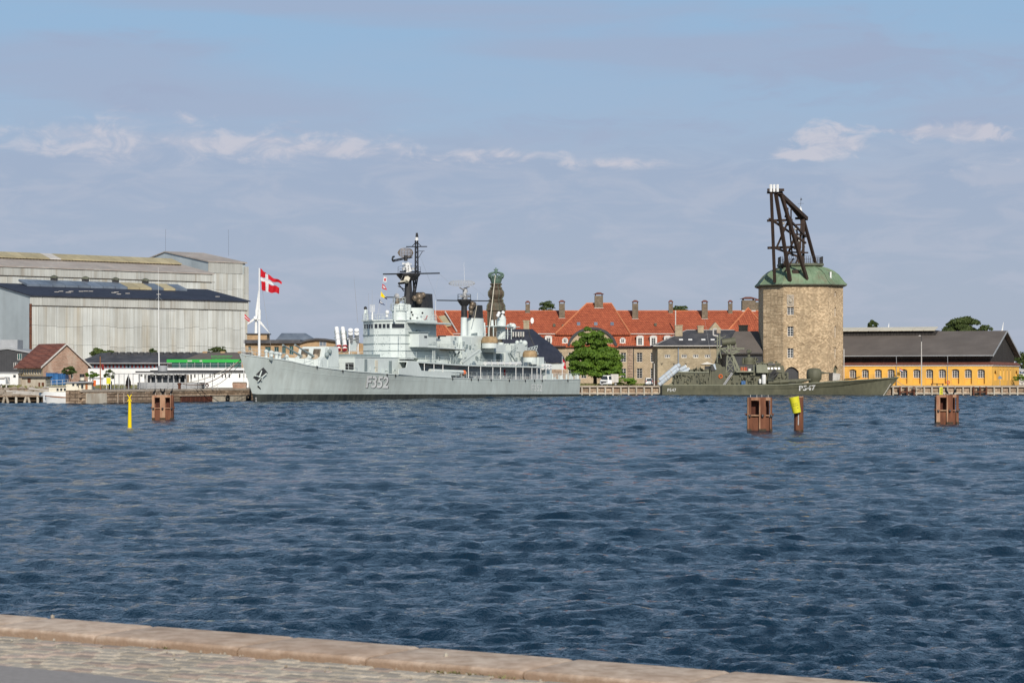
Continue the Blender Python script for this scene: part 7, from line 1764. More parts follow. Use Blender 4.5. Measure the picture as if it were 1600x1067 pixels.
part(PB, 'dinghy', MB().rings([[pp(1318, 594, 1.5), pp(1319, 592, 1.5), pp(1319, 592, 3), pp(1318, 594, 3)], [pp(1335, 592.5, 1.2), pp(1336, 590, 1), pp(1336, 590, 3.4), pp(1335, 592.5, 3.2)], [pp(1343, 590, 2), pp(1345, 588, 2.2), pp(1345, 588, 2.6), pp(1343, 590, 2.5)]]), M['olived'])
# harpoon canisters aft
rr = random.Random(4)
fr_ = pt('launcher_frame', [((1046, 601), (1074, 583)), ((1050, 602), (1052, 588)), ((1066, 602), (1062, 580)), ((1059, 601), (1074, 592))], .16, 2, 'olivel', 4)
for i, (x, y, q) in enumerate(((1031, 594, 1.2), (1033.5, 598.5, 1.2), (1030, 601, 1.2), (1035, 592, 3.0))):
    a = pp(x, y, q); b = pp(x+27, y-22.5, q); c = part(PB, 'missile_canister', MB().tube(a, b, .42, n=12), M['missile'], smooth=40)
    part(PB, 'end_cap', MB().tube(a, a-(b-a).normalized()*.12, .45, .4, n=12).tube(b, b+(b-a).normalized()*.1, .45, .4, n=12), M['steel'], parent=c, smooth=40)
    part(PB, 'clamp_band', MB().tube(a.lerp(b, .33), a.lerp(b, .36), .48, n=12).tube(a.lerp(b, .62), a.lerp(b, .65), .48, n=12), M['lead'], parent=c)
for i, (x, y, q) in enumerate(((1050, 578, 3.4), (1055, 582, 3.4), (1052, 587, 3.4))):
    a = pp(x, y, q); b = pp(x+22, y-8+i*4-10, q); b = pp(x+20, y-1-i*2, q) if 0 else pp(x+21, y-8, q)
    c = part(PB, 'missile_canister', MB().tube(pp(x, y+6, q), pp(x+22, y-5, q), .42, n=12), M['missile'], smooth=40)
    part(PB, 'end_cap', MB().tube(pp(x+22, y-5, q), pp(x+22.8, y-5.4, q), .45, .4, n=12), M['white'], parent=c, smooth=40)
# masts and radars
mm_ = MB().lattice(pp(1134, 583, 2), pp(1136.5, 555, 2), pp(1149, 583, 2), pp(1144.5, 555, 2), 2, .14).lattice(pp(1134.5, 583, 4.6), pp(1136.5, 555, 4.2), pp(1149, 583, 4.6), pp(1144.5, 555, 4.2), 2, .12).tube(pp(1145, 556, 2.5), pp(1156, 581, 2.5), .3, n=4).tube(pp(1143, 556, 2.8), pp(1150, 582, 2.8), .16, n=4)
mast = part(PB, 'lattice_mast', mm_, M['olivel'])
pt('mast_platform', [((1128, 544.5), (1163, 544.5)), ((1134, 551), (1143, 552)), ((1143, 549), (1156, 547.5)), ((1142, 554), (1156, 548.5)), ((1135, 551.5), (1135, 544.5))], .2, 2.6, 'olivel', 4, mast)
pt('mast_railing', [((1137, 551), (1137, 537)), ((1142, 551), (1141, 537)), ((1150, 545), (1149.5, 536.5)), ((1127, 545), (1134, 551)), ((1144, 540), (1144, 545))], .13, 2.4, 'olivel', 4, mast)
part(PB, 'search_radar', MB().tube(pp(1128, 535.5, 2.8), pp(1149, 533, 2.8), .75, .8, n=10).tube(pp(1129, 536.5, 2.8), pp(1136, 537, 2.8), .5, n=6), M['olive'], parent=mast, smooth=40)
pt('radar_mount', [((1138, 545), (1138, 537)), ((1136, 540), (1142, 540))], .35, 2.8, 'olivel', 6, mast)
pt('pole_mast', [((1120.5, 567), (1120.5, 556)), ((1120.5, 556), (1121, 524)), ((1124.5, 545), (1124.5, 520)), ((1121, 555), (1126, 541)), ((1127, 560), (1124, 545)), ((1120, 544.5), (1128, 544.5)), ((1124.5, 545), (1132, 551))], .12, 2.6, 'olivel', 5)
pt('white_pipe', [((1114.5, 524), (1114.5, 514)), ((1114.5, 514), (1120, 513.8)), ((1114.5, 524), (1122, 525))], .16, 2.6, 'lead', 5)
pb('mast_lamp', 1120, 1126, 514, 520.5, 2.4, 3.0, 'brass'); pt('small_yard', [((1116, 535), (1134, 524.5)), ((1118, 527), (1130, 527))], .07, 2.6, 'olivel', 4)
part(PB, 'fire_control_radome', MB().lathe((PX(1170, YN+2.8), YN+2.8, pz(569.5, YN+2.8)), [(1.15, 0), (1.15, .35), (.95, .4), (1.05, 1.0), (.95, 1.35), (.3, 1.5), (.25, 2.0)], 14), M['olive'], smooth=35)
part(PB, 'radar_head', MB().ball(pp(1170.5, 549, 2.8), .55, 8, sz=.8).box(PX(1167, YN+2.5), PX(1173, YN+2.5), YN+2.3, YN+3.0, pz(551), pz(548)), M['olive'])
pt('mount_frame', [((1161, 569), (1161, 559)), ((1180, 567), (1180, 558)), ((1176, 566), (1183, 560)), ((1161, 568), (1181, 568)), ((1180, 559), (1184, 563))], .18, 2.6)
pt('deck_platform', [((1150, 581), (1178, 581)), ((1150, 572), (1150, 581)), ((1178, 570), (1178, 581))], .12, .5, 'olivel', 4)
m = MB().rail([pp(1150, 581, .5), pp(1178, 581, .5)], 1.1, 1.1, .04, 3).rail([pp(1182, 569, .3), pp(1200, 569, .3)], .3, .6, .03, 1); part(PB, 'railing', m, M['olivel'])
for a, mm in ((1157.5, 'orange'), (1162, 'orange'), (1164.5, 'redp')): pb('fuel_can', a, a+3.2, 573.5, 580, .8, 1.3, mm)
pb('white_bucket', 1169.5, 1173.5, 576, 580, .8, 1.2, 'white')
# gangway ladder, lifebuoys, blue box
m = MB().lattice(pp(1129.5, 601.5, .2), pp(1143, 582, .2), pp(1132, 602, .2), pp(1145, 583.5, .2), 8, .08).prism([pp(1130, 602, .3), pp(1143, 582.5, .3), pp(1144.5, 583, .3), pp(1131.8, 602, .3)], (0, .5, 0)); part(PB, 'gangway', m, M['steel'])
c = pp(1126, 588, .8); ring = []
for k in range(17):
    an = 2*math.pi*k/16; d_ = Vector((math.cos(an), 0, math.sin(an))); ring.append([c+d_*(.32+.11*math.cos(b))+Vector((0, .11*math.sin(b), 0)) for b in (0, 1.57, 3.14, 4.71)])
part(PB, 'lifebuoy', MB().rings(ring, cap=False), M['orange'], smooth=60)
pb('blue_crate', 1158.5, 1165, 595, 600.5, .4, 1.0, 'bluec'); pt('ladder', [((1175, 582), (1175, 601)), ((1178, 582), (1178, 601))]+[((1175, y), (1178, y)) for y in range(584, 601, 3)], .05, 1.2, 'olived', 4)
m = MB()
for (a, b, c_, d_, n) in ((1056, 1106, 584, 600, 30), (1134, 1180, 583, 600, 22), (1184, 1228, 583, 600, 20), (1076, 1106, 575, 580, 12), (1180, 1222, 568, 573, 16)):
    for i in range(n):
        px = rr.uniform(a, b); py = rr.uniform(c_, d_); w = rr.uniform(.06, .3); h = rr.uniform(.06, .35); p = pp(px, py, 1.0 if py > 580 else 1.6); m.box(p.x-w, p.x+w, p.y, p.y+.6, p.z-h, p.z+h)
part(PB, 'deck_fittings', m, M['olive'], kind='stuff'); m = MB()
for i in range(60):
    px = rr.uniform(1056, 1232); p = pp(px, rr.uniform(584, 600), 1.15); w = rr.uniform(.05, .2); m.box(p.x-w, p.x+w, p.y-.05, p.y+.3, p.z-.1, p.z+rr.uniform(.1, .4))
part(PB, 'dark_fittings', m, M['olived'], kind='stuff')
edge = [(PX(px, YC), YC-phw(px)+.1, pz(pdk(px))) for px in (1232, 1260, 1290, 1320, 1350, 1375, 1395)]
part(PB, 'bow_railing', MB().rail(edge, .75, 1.6, .02, 2), M['olived'])
part(PB, 'whip_aerial', MB().tube(pp(1112, 565, 2.5), pp(1101, 498, 2.5), .03, .012, n=4), M['steel'])
a = Vector(edge[-1]); b = Vector((PX(1428, 440), 440, 2.1)); c2 = Vector((PX(1450, 441), 441, 2.0))
solo('mooring_rope', MB().path(sag(a, c2, 1.3), .05, 4), M['rope'], 'pale rope drooping from the patrol boat bow to the right quay', 'rope')
solo('mooring_rope', MB().path(sag(P(1397, 590, YC), P(1380, 618, YC-1), 0.1), .06, 4), M['lead'], 'pale anchor chain hanging from the patrol boat bow to the water', 'chain')
# ================================================================ SMALL BOATS LEFT
Yw = 309; T = thing('motor_boat', 'small white motor boat with varnished wooden cabin moored at the quay corner', 'boat', (PX(100, Yw), Yw, 0))
def bsec(px, hwid, top, bot=-.3): return [(PX(px, Yw), Yw-hwid*.7, bot), (PX(px, Yw), Yw-hwid, PZ(top, Yw)), (PX(px, Yw), Yw+hwid, PZ(top, Yw)), (PX(px, Yw), Yw+hwid*.7, bot)]
m = MB().rings([bsec(70.5, .1, 619, .6), bsec(74, .5, 619.3, 0), bsec(82, .9, 620, -.2), bsec(100, 1.15, 621.5), bsec(118, 1.1, 622), bsec(131.5, .9, 622)])
part(T, 'hull', m, M['white'], smooth=40)
m = MB()
for sg in (-1, 1):
    m.path([Vector((PX(a, Yw), Yw+sg*w, PZ(y, Yw)+.03)) for a, w, y in ((70.5, .1, 618.8), (82, .92, 619.8), (100, 1.17, 621.2), (131.5, .92, 621.8))], .06, 5)
part(T, 'gunwale', m, M['varn'])
cb = part(T, 'cabin', MB().hexa([P(113.5, 622, Yw-.8), P(130.5, 622, Yw-.8), P(130.5, 622, Yw-.8)+Vector((0, 1.6, 0)), P(113.5, 622, Yw-.8)+Vector((0, 1.6, 0))], [P(115, 613.5, Yw-.8), P(130.5, 613.5, Yw-.8), P(130.5, 613.5, Yw-.8)+Vector((0, 1.6, 0)), P(115, 613.5, Yw-.8)+Vector((0, 1.6, 0))]), M['varn'])
for a, b in ((116.5, 121.5), (124, 129.5)): part(T, 'cabin_window', MB().box(PX(a, Yw), PX(b, Yw), Yw-.84, Yw-.8, PZ(620, Yw), PZ(616, Yw)), M['glass'], parent=cb)
part(T, 'cabin_roof', MB().box(PX(113, Yw), PX(131.5, Yw), Yw-1, Yw+1, PZ(613.5, Yw), PZ(612.3, Yw)), M['cream'], parent=cb)
part(T, 'foredeck', MB().prism([P(72, 619.4, Yw-.3), P(100, 621.3, Yw-1.05), P(113, 621.6, Yw-1.05)]+[P(113, 621.6, Yw+1), P(100, 621.3, Yw+1)], (0, 0, .08)), M['varn'])
part(T, 'fender', MB().tube(P(111, 630, Yw-1.2), P(111, 624, Yw-1.2), .16, n=7), M['conc']); part(T, 'fender', MB().tube(P(122, 630, Yw-1.2), P(122, 624, Yw-1.2), .16, n=7), M['conc'])
Yt = 322; T = thing('passenger_boat', 'cream old passenger boat with funnel and two rows of dark windows', 'boat', (PX(112, Yt), Yt, 0))
def tp_(px, py, q=0): return P(px, py, Yt+q)
part(T, 'hull', MB().rings([[(PX(a, Yt), Yt-w, -.3), (PX(a, Yt), Yt-w*1.1, PZ(y, Yt)), (PX(a, Yt), Yt+w*1.1, PZ(y, Yt)), (PX(a, Yt), Yt+w, -.3)] for a, w, y in ((61, .1, 610.5), (68, 1, 611), (80, 1.7, 612), (110, 2, 612.5), (125.5, 1.9, 612))]), M['white'], smooth=40)
part(T, 'lower_saloon', MB().box(PX(80, Yt), PX(125, Yt), Yt-1.6, Yt+1.6, PZ(612, Yt), PZ(603, Yt)), M['cream'])
up = part(T, 'upper_saloon', MB().box(PX(106, Yt), PX(126, Yt), Yt-1.5, Yt+1.5, PZ(612, Yt), PZ(597.5, Yt)).box(PX(126, Yt), PX(145.5, Yt), Yt-1.2, Yt+1.2, PZ(611, Yt), PZ(597.5, Yt)), M['cream'])
part(T, 'roof', MB().hexa([tp_(97, 598.5, -1.8), tp_(146.5, 597.5, -1.8), tp_(146.5, 597.5, 1.8), tp_(97, 598.5, 1.8)], [tp_(100, 597, -1.6), tp_(146, 596, -1.6), tp_(146, 596, 1.6), tp_(100, 597, 1.6)]), M['mgrey'])
for px in (116, 122.8, 130): part(T, 'window', MB().box(PX(px, Yt), PX(px+3.4, Yt), Yt-1.56, Yt-1.5, PZ(605, Yt), PZ(599.5, Yt)), M['glass'], parent=up)
for px in (92, 97.7, 103.3): part(T, 'window', MB().box(PX(px, Yt), PX(px+3.2, Yt), Yt-1.68, Yt-1.6, PZ(610.5, Yt), PZ(606.5, Yt)), M['glass'])
part(T, 'door', MB().box(PX(136, Yt), PX(139.5, Yt), Yt-1.3, Yt-1.2, PZ(610, Yt), PZ(599.5, Yt)), M['varn'])
part(T, 'funnel', MB().lathe(tp_(128.3, 597), [(.28, 0), (.34, .75)], 10, 1.0, .8), M['cream'], smooth=40); part(T, 'funnel_top', MB().lathe(tp_(128.3, 589), [(.36, 0), (.36, .45)], 10), M['black'], smooth=40); part(T, 'funnel_base', MB().box(PX(124, Yt), PX(133, Yt), Yt-.6, Yt+.6, PZ(597, Yt), PZ(594.5, Yt)), M['black'])
part(T, 'upper_railing', MB().rail([tp_(72, 604.5, -1.6), tp_(106, 602.5, -1.6)], .9, .7, .03, 2), M['cream'])
part(T, 'deck', MB().box(PX(72, Yt), PX(107, Yt), Yt-1.6, Yt+1.6, PZ(604.8, Yt), PZ(603.6, Yt)), M['mgrey'])
part(T, 'bow_screen', MB().box(PX(64, Yt), PX(86, Yt), Yt-1.3, Yt+1.3, PZ(613, Yt), PZ(610.5, Yt)), M['conc']); part(T, 'lifebuoy_rack', MB().tube(tp_(147.5, 603, -1), tp_(148, 594, -1), .22, n=6), M['orange'])
Yj = 315; xp = PX(157, Yj)
T = thing('flagpole', 'rust and white spar with a hanging red flag beside the cream boat', 'pole', (xp, Yj, GZ))
part(T, 'pole', MB().tube((xp, Yj, GZ), P(156.5, 556, Yj), .09, .06, n=6), M['varn']); part(T, 'lamp', MB().lathe(P(156.5, 557, Yj), [(.12, 0), (.12, .25), (.02, .35)], 7), M['dgrey']); cloth(T, 'flag', [P(158.5, 568, Yj), P(162.5, 570, Yj), P(162.5, 578, Yj), P(159, 578, Yj)], 'brickd', .1, 5, 4)
# ---- wooden jetty at far left
Yj = 313; T = thing('jetty', 'weathered wooden jetty on slanting pale piles at the far left waterline', 'jetty', (PX(20, Yj), Yj, 0))
x0, x1 = PX(-90, Yj), PX(61, Yj); m = None
n = 46
for i in range(n):
    a = x0+(x1-x0)*i/n; b = x0+(x1-x0)*(i+1)/n; part(T, 'deck_plank', MB().box(a+.015, b-.015, Yj, Yj+3, PZ(619.3, Yj)+random.uniform(-.02, .02), PZ(618, Yj)), M['conc'])
part(T, 'edge_beam', MB().box(x0, x1+.1, Yj-.2, Yj, PZ(620.5, Yj), PZ(617.6, Yj)), M['quay']); part(T, 'lower_beam', MB().box(x0, x1, Yj+.3, Yj+.5, .25, .5), M['weed'])
k = 0; x = x0
while x < x1:
    ln_ = (-.35, .0, .4)[k % 3]; part(T, 'pile', MB().tube((x+.3, Yj-.05, -.6), (x+.3+ln_, Yj-.05, PZ(619.5, Yj)), .2, .18, n=7), M['conc']); x += 1.02; k += 1
part(T, 'painted_shade_boards', MB().box(x0, x1, Yj+2.6, Yj+2.7, -.2, .9), M['weed'])  # dark sheet added under the deck, its colour stands for shade
# rocks and planks beyond
m = MB(); rr = random.Random(6)
for i in range(420):
    px = rr.uniform(-20, 127); Y_ = rr.uniform(336, 346.5); s = rr.uniform(.15, .5); z_ = .3+(Y_-336)/10*1.6
    m.ball((PX(px, Y_), Y_, z_), s, 5, sz=.6)
solo('rubble', m, M['quayt'], 'brown stone rubble bank behind the jetty', 'rubble', kind='stuff')
for i, (a, b, c) in enumerate((((45, 606.5), (86, 611), 338), ((10, 610.5), (62, 613.5), 330), ((20, 613.5), (74, 617), 326))):
    solo('plank', MB().tube(P(*a, c), P(*b, c), .12, n=4), M['lead'], ('upper pale spar lying across the rubble behind the jetty', 'middle pale spar lying over the basin behind the jetty', 'lowest pale spar lying between jetty and cream boat')[i], 'spar', group='pale spars behind the jetty')
Yv = 352; T = thing('white_cabin', 'white raised cabin on stilts at the left edge', 'cabin', (PX(5, Yv), Yv, GZ))
part(T, 'cabin', MB().box(PX(-30, Yv), PX(15.5, Yv), Yv-3, Yv, PZ(600, Yv-3), PZ(591, Yv)), M['white']); part(T, 'roof', MB().box(PX(-30, Yv), PX(14.5, Yv), Yv-3.3, Yv+.3, PZ(591, Yv), PZ(589, Yv)), M['lead'])
for px in (2, 10): part(T, 'stilt', MB().tube(P(px, 613, Yv-2.5), P(px, 600, Yv-2.5), .12, n=5), M['lead'])
part(T, 'stair', MB().lattice(P(11, 590, Yv-3.2), P(15, 599, Yv-3.2), P(12, 590, Yv-3.2), P(16, 599, Yv-3.2), 4, .05), M['lead'])
# ================================================================ VEHICLES
Yv = 445; kv = F/Yv
T = thing('van', 'white pickup van with a pale canvas box body parked under the tree', 'van', (PX(951, Yv), Yv, GZ))
def vp(px, py, q=0): return P(px, py, Yv+q)
gz = GZ
m = MB().hexa([(PX(937.3, Yv), Yv-.9, gz+.35), (PX(956, Yv), Yv-.9, gz+.35), (PX(956, Yv), Yv+.9, gz+.35), (PX(937.3, Yv), Yv+.9, gz+.35)], [(PX(937.5, Yv), Yv-.9, gz+1.15), (PX(956, Yv), Yv-.9, gz+1.15), (PX(956, Yv), Yv+.9, gz+1.15), (PX(937.5, Yv), Yv+.9, gz+1.15)])
m.hexa([(PX(938.3, Yv), Yv-.88, gz+1.15), (PX(956, Yv), Yv-.88, gz+1.15), (PX(956, Yv), Yv+.88, gz+1.15), (PX(938.3, Yv), Yv+.88, gz+1.15)], [(PX(942.5, Yv), Yv-.75, gz+2.1), (PX(956, Yv), Yv-.75, gz+2.1), (PX(956, Yv), Yv+.75, gz+2.1), (PX(942.5, Yv), Yv+.75, gz+2.1)])
vb = part(T, 'cab', m, M['white'])
part(T, 'windscreen', MB().prism([(PX(938.7, Yv), Yv-.84, gz+1.22), (PX(941.5, Yv), Yv-.84, gz+1.98), (PX(948.5, Yv), Yv-.86, gz+1.98), (PX(949.5, Yv), Yv-.93, gz+1.22)], (0, -.02, 0)).prism([(PX(938.45, Yv), Yv-.8, gz+1.22), (PX(941.8, Yv), Yv-.7, gz+2.0), (PX(941.8, Yv), Yv+.7, gz+2.0), (PX(938.45, Yv), Yv+.8, gz+1.22)], (-.03, 0, 0)), M['glass'], parent=vb)
part(T, 'side_window', MB().prism([(PX(951, Yv), Yv-.87, gz+1.22), (PX(951, Yv), Yv-.80, gz+1.95), (PX(955, Yv), Yv-.80, gz+1.95), (PX(955, Yv), Yv-.87, gz+1.22)], (0, -.03, 0)), M['glass'], parent=vb)
part(T, 'grille', MB().box(PX(938.5, Yv), PX(947, Yv), Yv-.94, Yv-.9, gz+.62, gz+.95), M['dgrey'], parent=vb)
for px in (937.8, 947.4): part(T, 'headlight', MB().box(PX(px, Yv), PX(px+1.6, Yv), Yv-.95, Yv-.9, gz+.72, gz+1.02), M['glassb'], parent=vb)
part(T, 'bumper', MB().box(PX(937, Yv), PX(956, Yv), Yv-.96, Yv-.86, gz+.3, gz+.5), M['mgrey'], parent=vb)
part(T, 'box_body', MB().hexa([(PX(956.3, Yv), Yv-1, gz+.7), (PX(966, Yv), Yv-1, gz+.7), (PX(966, Yv), Yv+1, gz+.7), (PX(956.3, Yv), Yv+1, gz+.7)], [(PX(954, Yv), Yv-1, gz+2.35), (PX(966, Yv), Yv-1, gz+2.35), (PX(966, Yv), Yv+1, gz+2.35), (PX(954, Yv), Yv+1, gz+2.35)]), M['lead'])
for px in (940.5, 951, 961.5):
    if px == 940.5 or px > 952: 
        w = part(T, 'wheel', MB().tube((PX(px, Yv), Yv-.95, gz+.34), (PX(px, Yv), Yv-.7, gz+.34), .34, n=12), M['tyre'], smooth=40); part(T, 'rim', MB().tube((PX(px, Yv), Yv-.97, gz+.34), (PX(px, Yv), Yv-.95, gz+.34), .19, n=10), M['steel'], parent=w)
T = thing('car', 'white hatchback parked by the lamp post, seen from behind', 'car', (PX(1014, Yv), Yv, GZ))
m = MB().rings([[(PX(1009, Yv), y, gz+.3), (PX(1019.6, Yv), y, gz+.3), (PX(1019.7, Yv), y, gz+.9), (PX(1018.4, Yv), y+(.4 if i else .3), gz+1.58), (PX(1010.2, Yv), y+(.4 if i else .3), gz+1.58), (PX(1008.9, Yv), y, gz+.9)] for i, y in enumerate((Yv, Yv+3.6))])
cb = part(T, 'body', m, M['white'])
part(T, 'rear_window', MB().prism([(PX(1010.2, Yv), Yv-.0, gz+1.0), (PX(1018.4, Yv), Yv, gz+1.0), (PX(1017.8, Yv), Yv+.2, gz+1.45), (PX(1010.8, Yv), Yv+.2, gz+1.45)], (0, -.05, 0)), M['glass'], parent=cb)
for px in (1009.1, 1018.6): part(T, 'tail_light', MB().box(PX(px, Yv), PX(px+.9, Yv), Yv-.05, Yv, gz+.75, gz+1.1), M['redp'], parent=cb)
part(T, 'number_plate', MB().box(PX(1012.8, Yv), PX(1015.8, Yv), Yv-.04, Yv, gz+.62, gz+.75), M['mgrey'], parent=cb); part(T, 'bumper', MB().box(PX(1009, Yv), PX(1019.6, Yv), Yv-.1, Yv, gz+.3, gz+.5), M['mgrey'], parent=cb)
for px in (1009.8, 1017.4): part(T, 'wheel', MB().box(PX(px, Yv), PX(px+1.6, Yv), Yv+.1, Yv+.7, gz, gz+.5), M['tyre'])
T = thing('car', 'dark red car mostly hidden behind the lamp post', 'car', (PX(1023, Yv+1), Yv+1, GZ))
part(T, 'body', MB().rings([[(PX(1020.5, Yv), y, gz+.3), (PX(1026.5, Yv), y, gz+.3), (PX(1026.5, Yv), y, gz+.9), (PX(1025.6, Yv), y+.3, gz+1.5), (PX(1021.2, Yv), y+.3, gz+1.5), (PX(1020.5, Yv), y, gz+.9)] for y in (Yv+1, Yv+4.5)]), M['piled'])
part(T, 'rear_window', MB().box(PX(1021.4, Yv), PX(1025.6, Yv), Yv+1.05, Yv+1.2, gz+1.0, gz+1.4), M['glass'])
for px in (1020.8, 1025): part(T, 'wheel', MB().box(PX(px, Yv), PX(px+1.3, Yv), Yv+1.1, Yv+1.7, gz, gz+.4), M['tyre'])
# lamp posts
def lamp(px, ytop, Yl, label, arm=-1, ypole=None, w=.11):
    T = thing('street_lamp', label, 'lamp post', (PX(px, Yl), Yl, GZ)); x = PX(px, Yl)
    part(T, 'pole', MB().tube((x, Yl, GZ), (x, Yl, PZ(ypole or ytop, Yl)), w*1.2, w*.8, n=8), M['lead'])
    part(T, 'arm', MB().path([Vector((x, Yl, PZ(ypole or ytop, Yl))), P(px, ytop+1.5, Yl), P(px+arm*1.5, ytop+.3, Yl)], .06, 5), M['dgrey'])
    part(T, 'lamp_head', MB().hexa([P(px+arm*4.6, ytop+.6, Yl-.15), P(px+arm*1, ytop+.6, Yl-.15), P(px+arm*1, ytop+.6, Yl+.15), P(px+arm*4.6, ytop+.6, Yl+.15)], [P(px+arm*4, ytop-.5, Yl-.12), P(px+arm*1, ytop-.5, Yl-.12), P(px+arm*1, ytop-.5, Yl+.12), P(px+arm*4, ytop-.5, Yl+.12)]), M['lead'])
lamp(1439.8, 524.5, 446, 'tall grey lamp post in front of the yellow warehouse', ypole=534)
lamp(1022.3, 566, 443, 'pale lamp post beside the white hatchback', ypole=568)
# sign post, life ring post, far right
Yl = 449; T = thing('road_sign', 'small grey blue pentagonal sign on a thin post at the warehouse corner', 'sign', (PX(1562.5, Yl), Yl, GZ))
part(T, 'post', MB().tube(P(1562.5, 603, Yl), P(1562.5, 588, Yl), .05, n=5), M['steel']); part(T, 'sign_plate', MB().prism([P(1559.5, 592, Yl), P(1565.5, 592, Yl), P(1565.5, 589.5, Yl), P(1562.5, 586.5, Yl), P(1559.5, 589.5, Yl)], (0, -.05, 0)), M['bluegrey'])
Yl = 441; c = P(1481.3, 597.5, Yl); T = thing('lifebuoy_post', 'red and white lifebuoy on a post at the right quay', 'lifebuoy', (c.x, Yl, GZ))
part(T, 'post', MB().tube((c.x, Yl, GZ), c, .06, n=5), M['dgrey']); ring = []
for k in range(17):
    an = 2*math.pi*k/16; d_ = Vector((math.cos(an), 0, math.sin(an))); ring.append([c+d_*(.28+.1*math.cos(b))+Vector((0, .1*math.sin(b)-.1, 0)) for b in (0, 1.57, 3.14, 4.71)])
part(T, 'ring', MB().rings(ring, cap=False), M['orange'], smooth=60)
Yl = 442; T = thing('bench', 'low dark rack of timber lying on the right quay', 'bench', (PX(1464, Yl), Yl, GZ)); part(T, 'seat', MB().box(PX(1455, Yl), PX(1475, Yl), Yl, Yl+.5, GZ+.35, GZ+.5), M['timber'])
for px in (1456, 1464, 1473): part(T, 'leg', MB().box(PX(px, Yl), PX(px+1, Yl), Yl, Yl+.5, GZ, GZ+.35), M['timber'])
# ================================================================ MOORING DOLPHINS, MARKERS
def dolphin(label, px0, px1, ytop, ywat, lay, birds=(), extra=None, group=None):
    Yd = CH*F/(ywat-HY); x0, x1 = PX(px0, Yd), PX(px1, Yd); w = x1-x0; zt = PZ(ytop, Yd)
    T = thing('mooring_dolphin', label, 'mooring pile', ((x0+x1)/2, Yd, 0), group='rusty mooring dolphins in the harbour')
    # front row of square piles with plates between
    for (a, b, mm) in lay['piles']:
        xa, xb = x0+w*a, x0+w*b; d = (xb-xa)
        part(T, 'pile', MB().box(xa, xb, Yd, Yd+d*.9, -.8, zt-random.uniform(0, .04)), M[mm])
        part(T, 'flange', MB().box(xa-.0, xa+d*.18, Yd-.05, Yd, -.4, zt-.03), M['pilel'])
        part(T, 'pile_foot', MB().box(xa-.015, xb+.015, Yd-.07, Yd+d*.9, -.3, .22), M['weed'])
    for (a, b) in lay['gaps']:
        xa, xb = x0+w*a, x0+w*b
        part(T, 'back_plate', MB().box(xa, xb, Yd+.75, Yd+.85, -.5, zt-.1), M['piled'])
        part(T, 'top_plate', MB().box(xa, xb, Yd+.0, Yd+.8, zt-.22, zt-.01), M['pilel'])
        part(T, 'mid_plate', MB().box(xa, xb, Yd+.0, Yd+.8, zt*.48-.04, zt*.48+.03), M['pilel'])
        part(T, 'low_plate', MB().box(xa, xb, Yd+.12, Yd+.3, -.3, zt*.42), M['pile'])
    part(T, 'rear_pile', MB().box(x0+w*.05, x1-w*.05, Yd+.9, Yd+1.2, -.5, zt-.15), M['pile'])
    part(T, 'side_hook', MB().tube((x0-.12, Yd+.2, zt*.5), (x0, Yd+.2, zt*.5), .08, n=6).tube((x1, Yd+.2, zt*.5), (x1+.12, Yd+.2, zt*.5), .08, n=6), M['rust'])
    m = MB()
    for t in (.14, .4, .6, .86): m.tube((x0+w*t, Yd+.3, zt-.02), (x0+w*t, Yd+.3, zt+.16), .02, n=4)
    part(T, 'top_pins', m, M['lead'])
    m = MB()
    for (a, b, mm) in lay['piles']: m.lathe((x0+w*(a+b)/2, Yd-.06, zt*.46), [(.07, -.1), (.1, 0), (.07, .1)], 6)
    part(T, 'bolts', m, M['black'])
    return T, x0, x1, Yd, zt
L1 = dict(piles=[(0, .12, 'pilel'), (.38, .62, 'pilel'), (.86, 1, 'pile')], gaps=[(.12, .38), (.62, .86)])
L2_ = dict(piles=[(0, .15, 'pile'), (.47, .74, 'pile'), (.92, 1, 'pile')], gaps=[(.15, .47), (.74, .92)])
L3 = dict(piles=[(.0, .17, 'pilel'), (.46, .74, 'pile'), (.9, 1, 'pile')], gaps=[(.17, .46), (.74, .9)])
d1 = dolphin('rusty mooring dolphin with four black birds on top, left in front of the stone quay', 237.5, 270.5, 617, 656.5, L1)
d2_ = dolphin('rusty mooring dolphin with a dark square recess, in front of the patrol boat', 1168, 1206.5, 620.5, 675, L2_)
d3 = dolphin('rusty mooring dolphin topped by a narrow yellow board, at the right', 1463, 1498, 616.5, 663.5, L3)
def bird(px, py, Yb, label, flip=1, tilt=0):
    c = P(px, py, Yb); T = thing('cormorant', label, 'bird', tuple(c), group='black birds on the mooring piles'); s = flip
    prof = ((-.16, .02, .02), (-.09, .12, .085), (0, .27, .11), (.06, .40, .045), (.04, .50, .032), (.09, .56, .04), (.13, .57, .02))
    m = MB().rings([[(c.x+a*s+(r if i % 2 == 0 else 0)*(1 if i == 0 else -1), c.y+(r if i % 2 else 0)*(1 if i == 1 else -1), c.z+z) for i in range(4)] for a, z, r in prof])
    part(T, 'body', m, M['bird'], smooth=80); part(T, 'beak', MB().tube((c.x+.12*s, c.y, c.z+.57), (c.x+.23*s, c.y, c.z+.58), .02, .006, n=4), M['roped'])
    for k in (-.04, .04): part(T, 'leg', MB().tube((c.x-.02, c.y+k, c.z-.01), (c.x-.02, c.y+k, c.z+.14), .015, n=4), M['bird'])
for (px, lb, f_) in ((241.5, 'leftmost black cormorant on the left mooring dolphin', 1), (252.2, 'black cormorant left of the middle pair on the left dolphin', -1), (256, 'black cormorant right of the middle pair on the left dolphin', 1), (268, 'rightmost black cormorant on the left mooring dolphin', 1)): bird(px, 616.8, d1[3]+.35, lb, f_)
bird(1478.5, 616.3, d3[3]+.35, 'black cormorant nearest the yellow board on the right dolphin', -1); bird(1492.5, 616.3, d3[3]+.35, 'black cormorant at the right end of the right dolphin', 1)
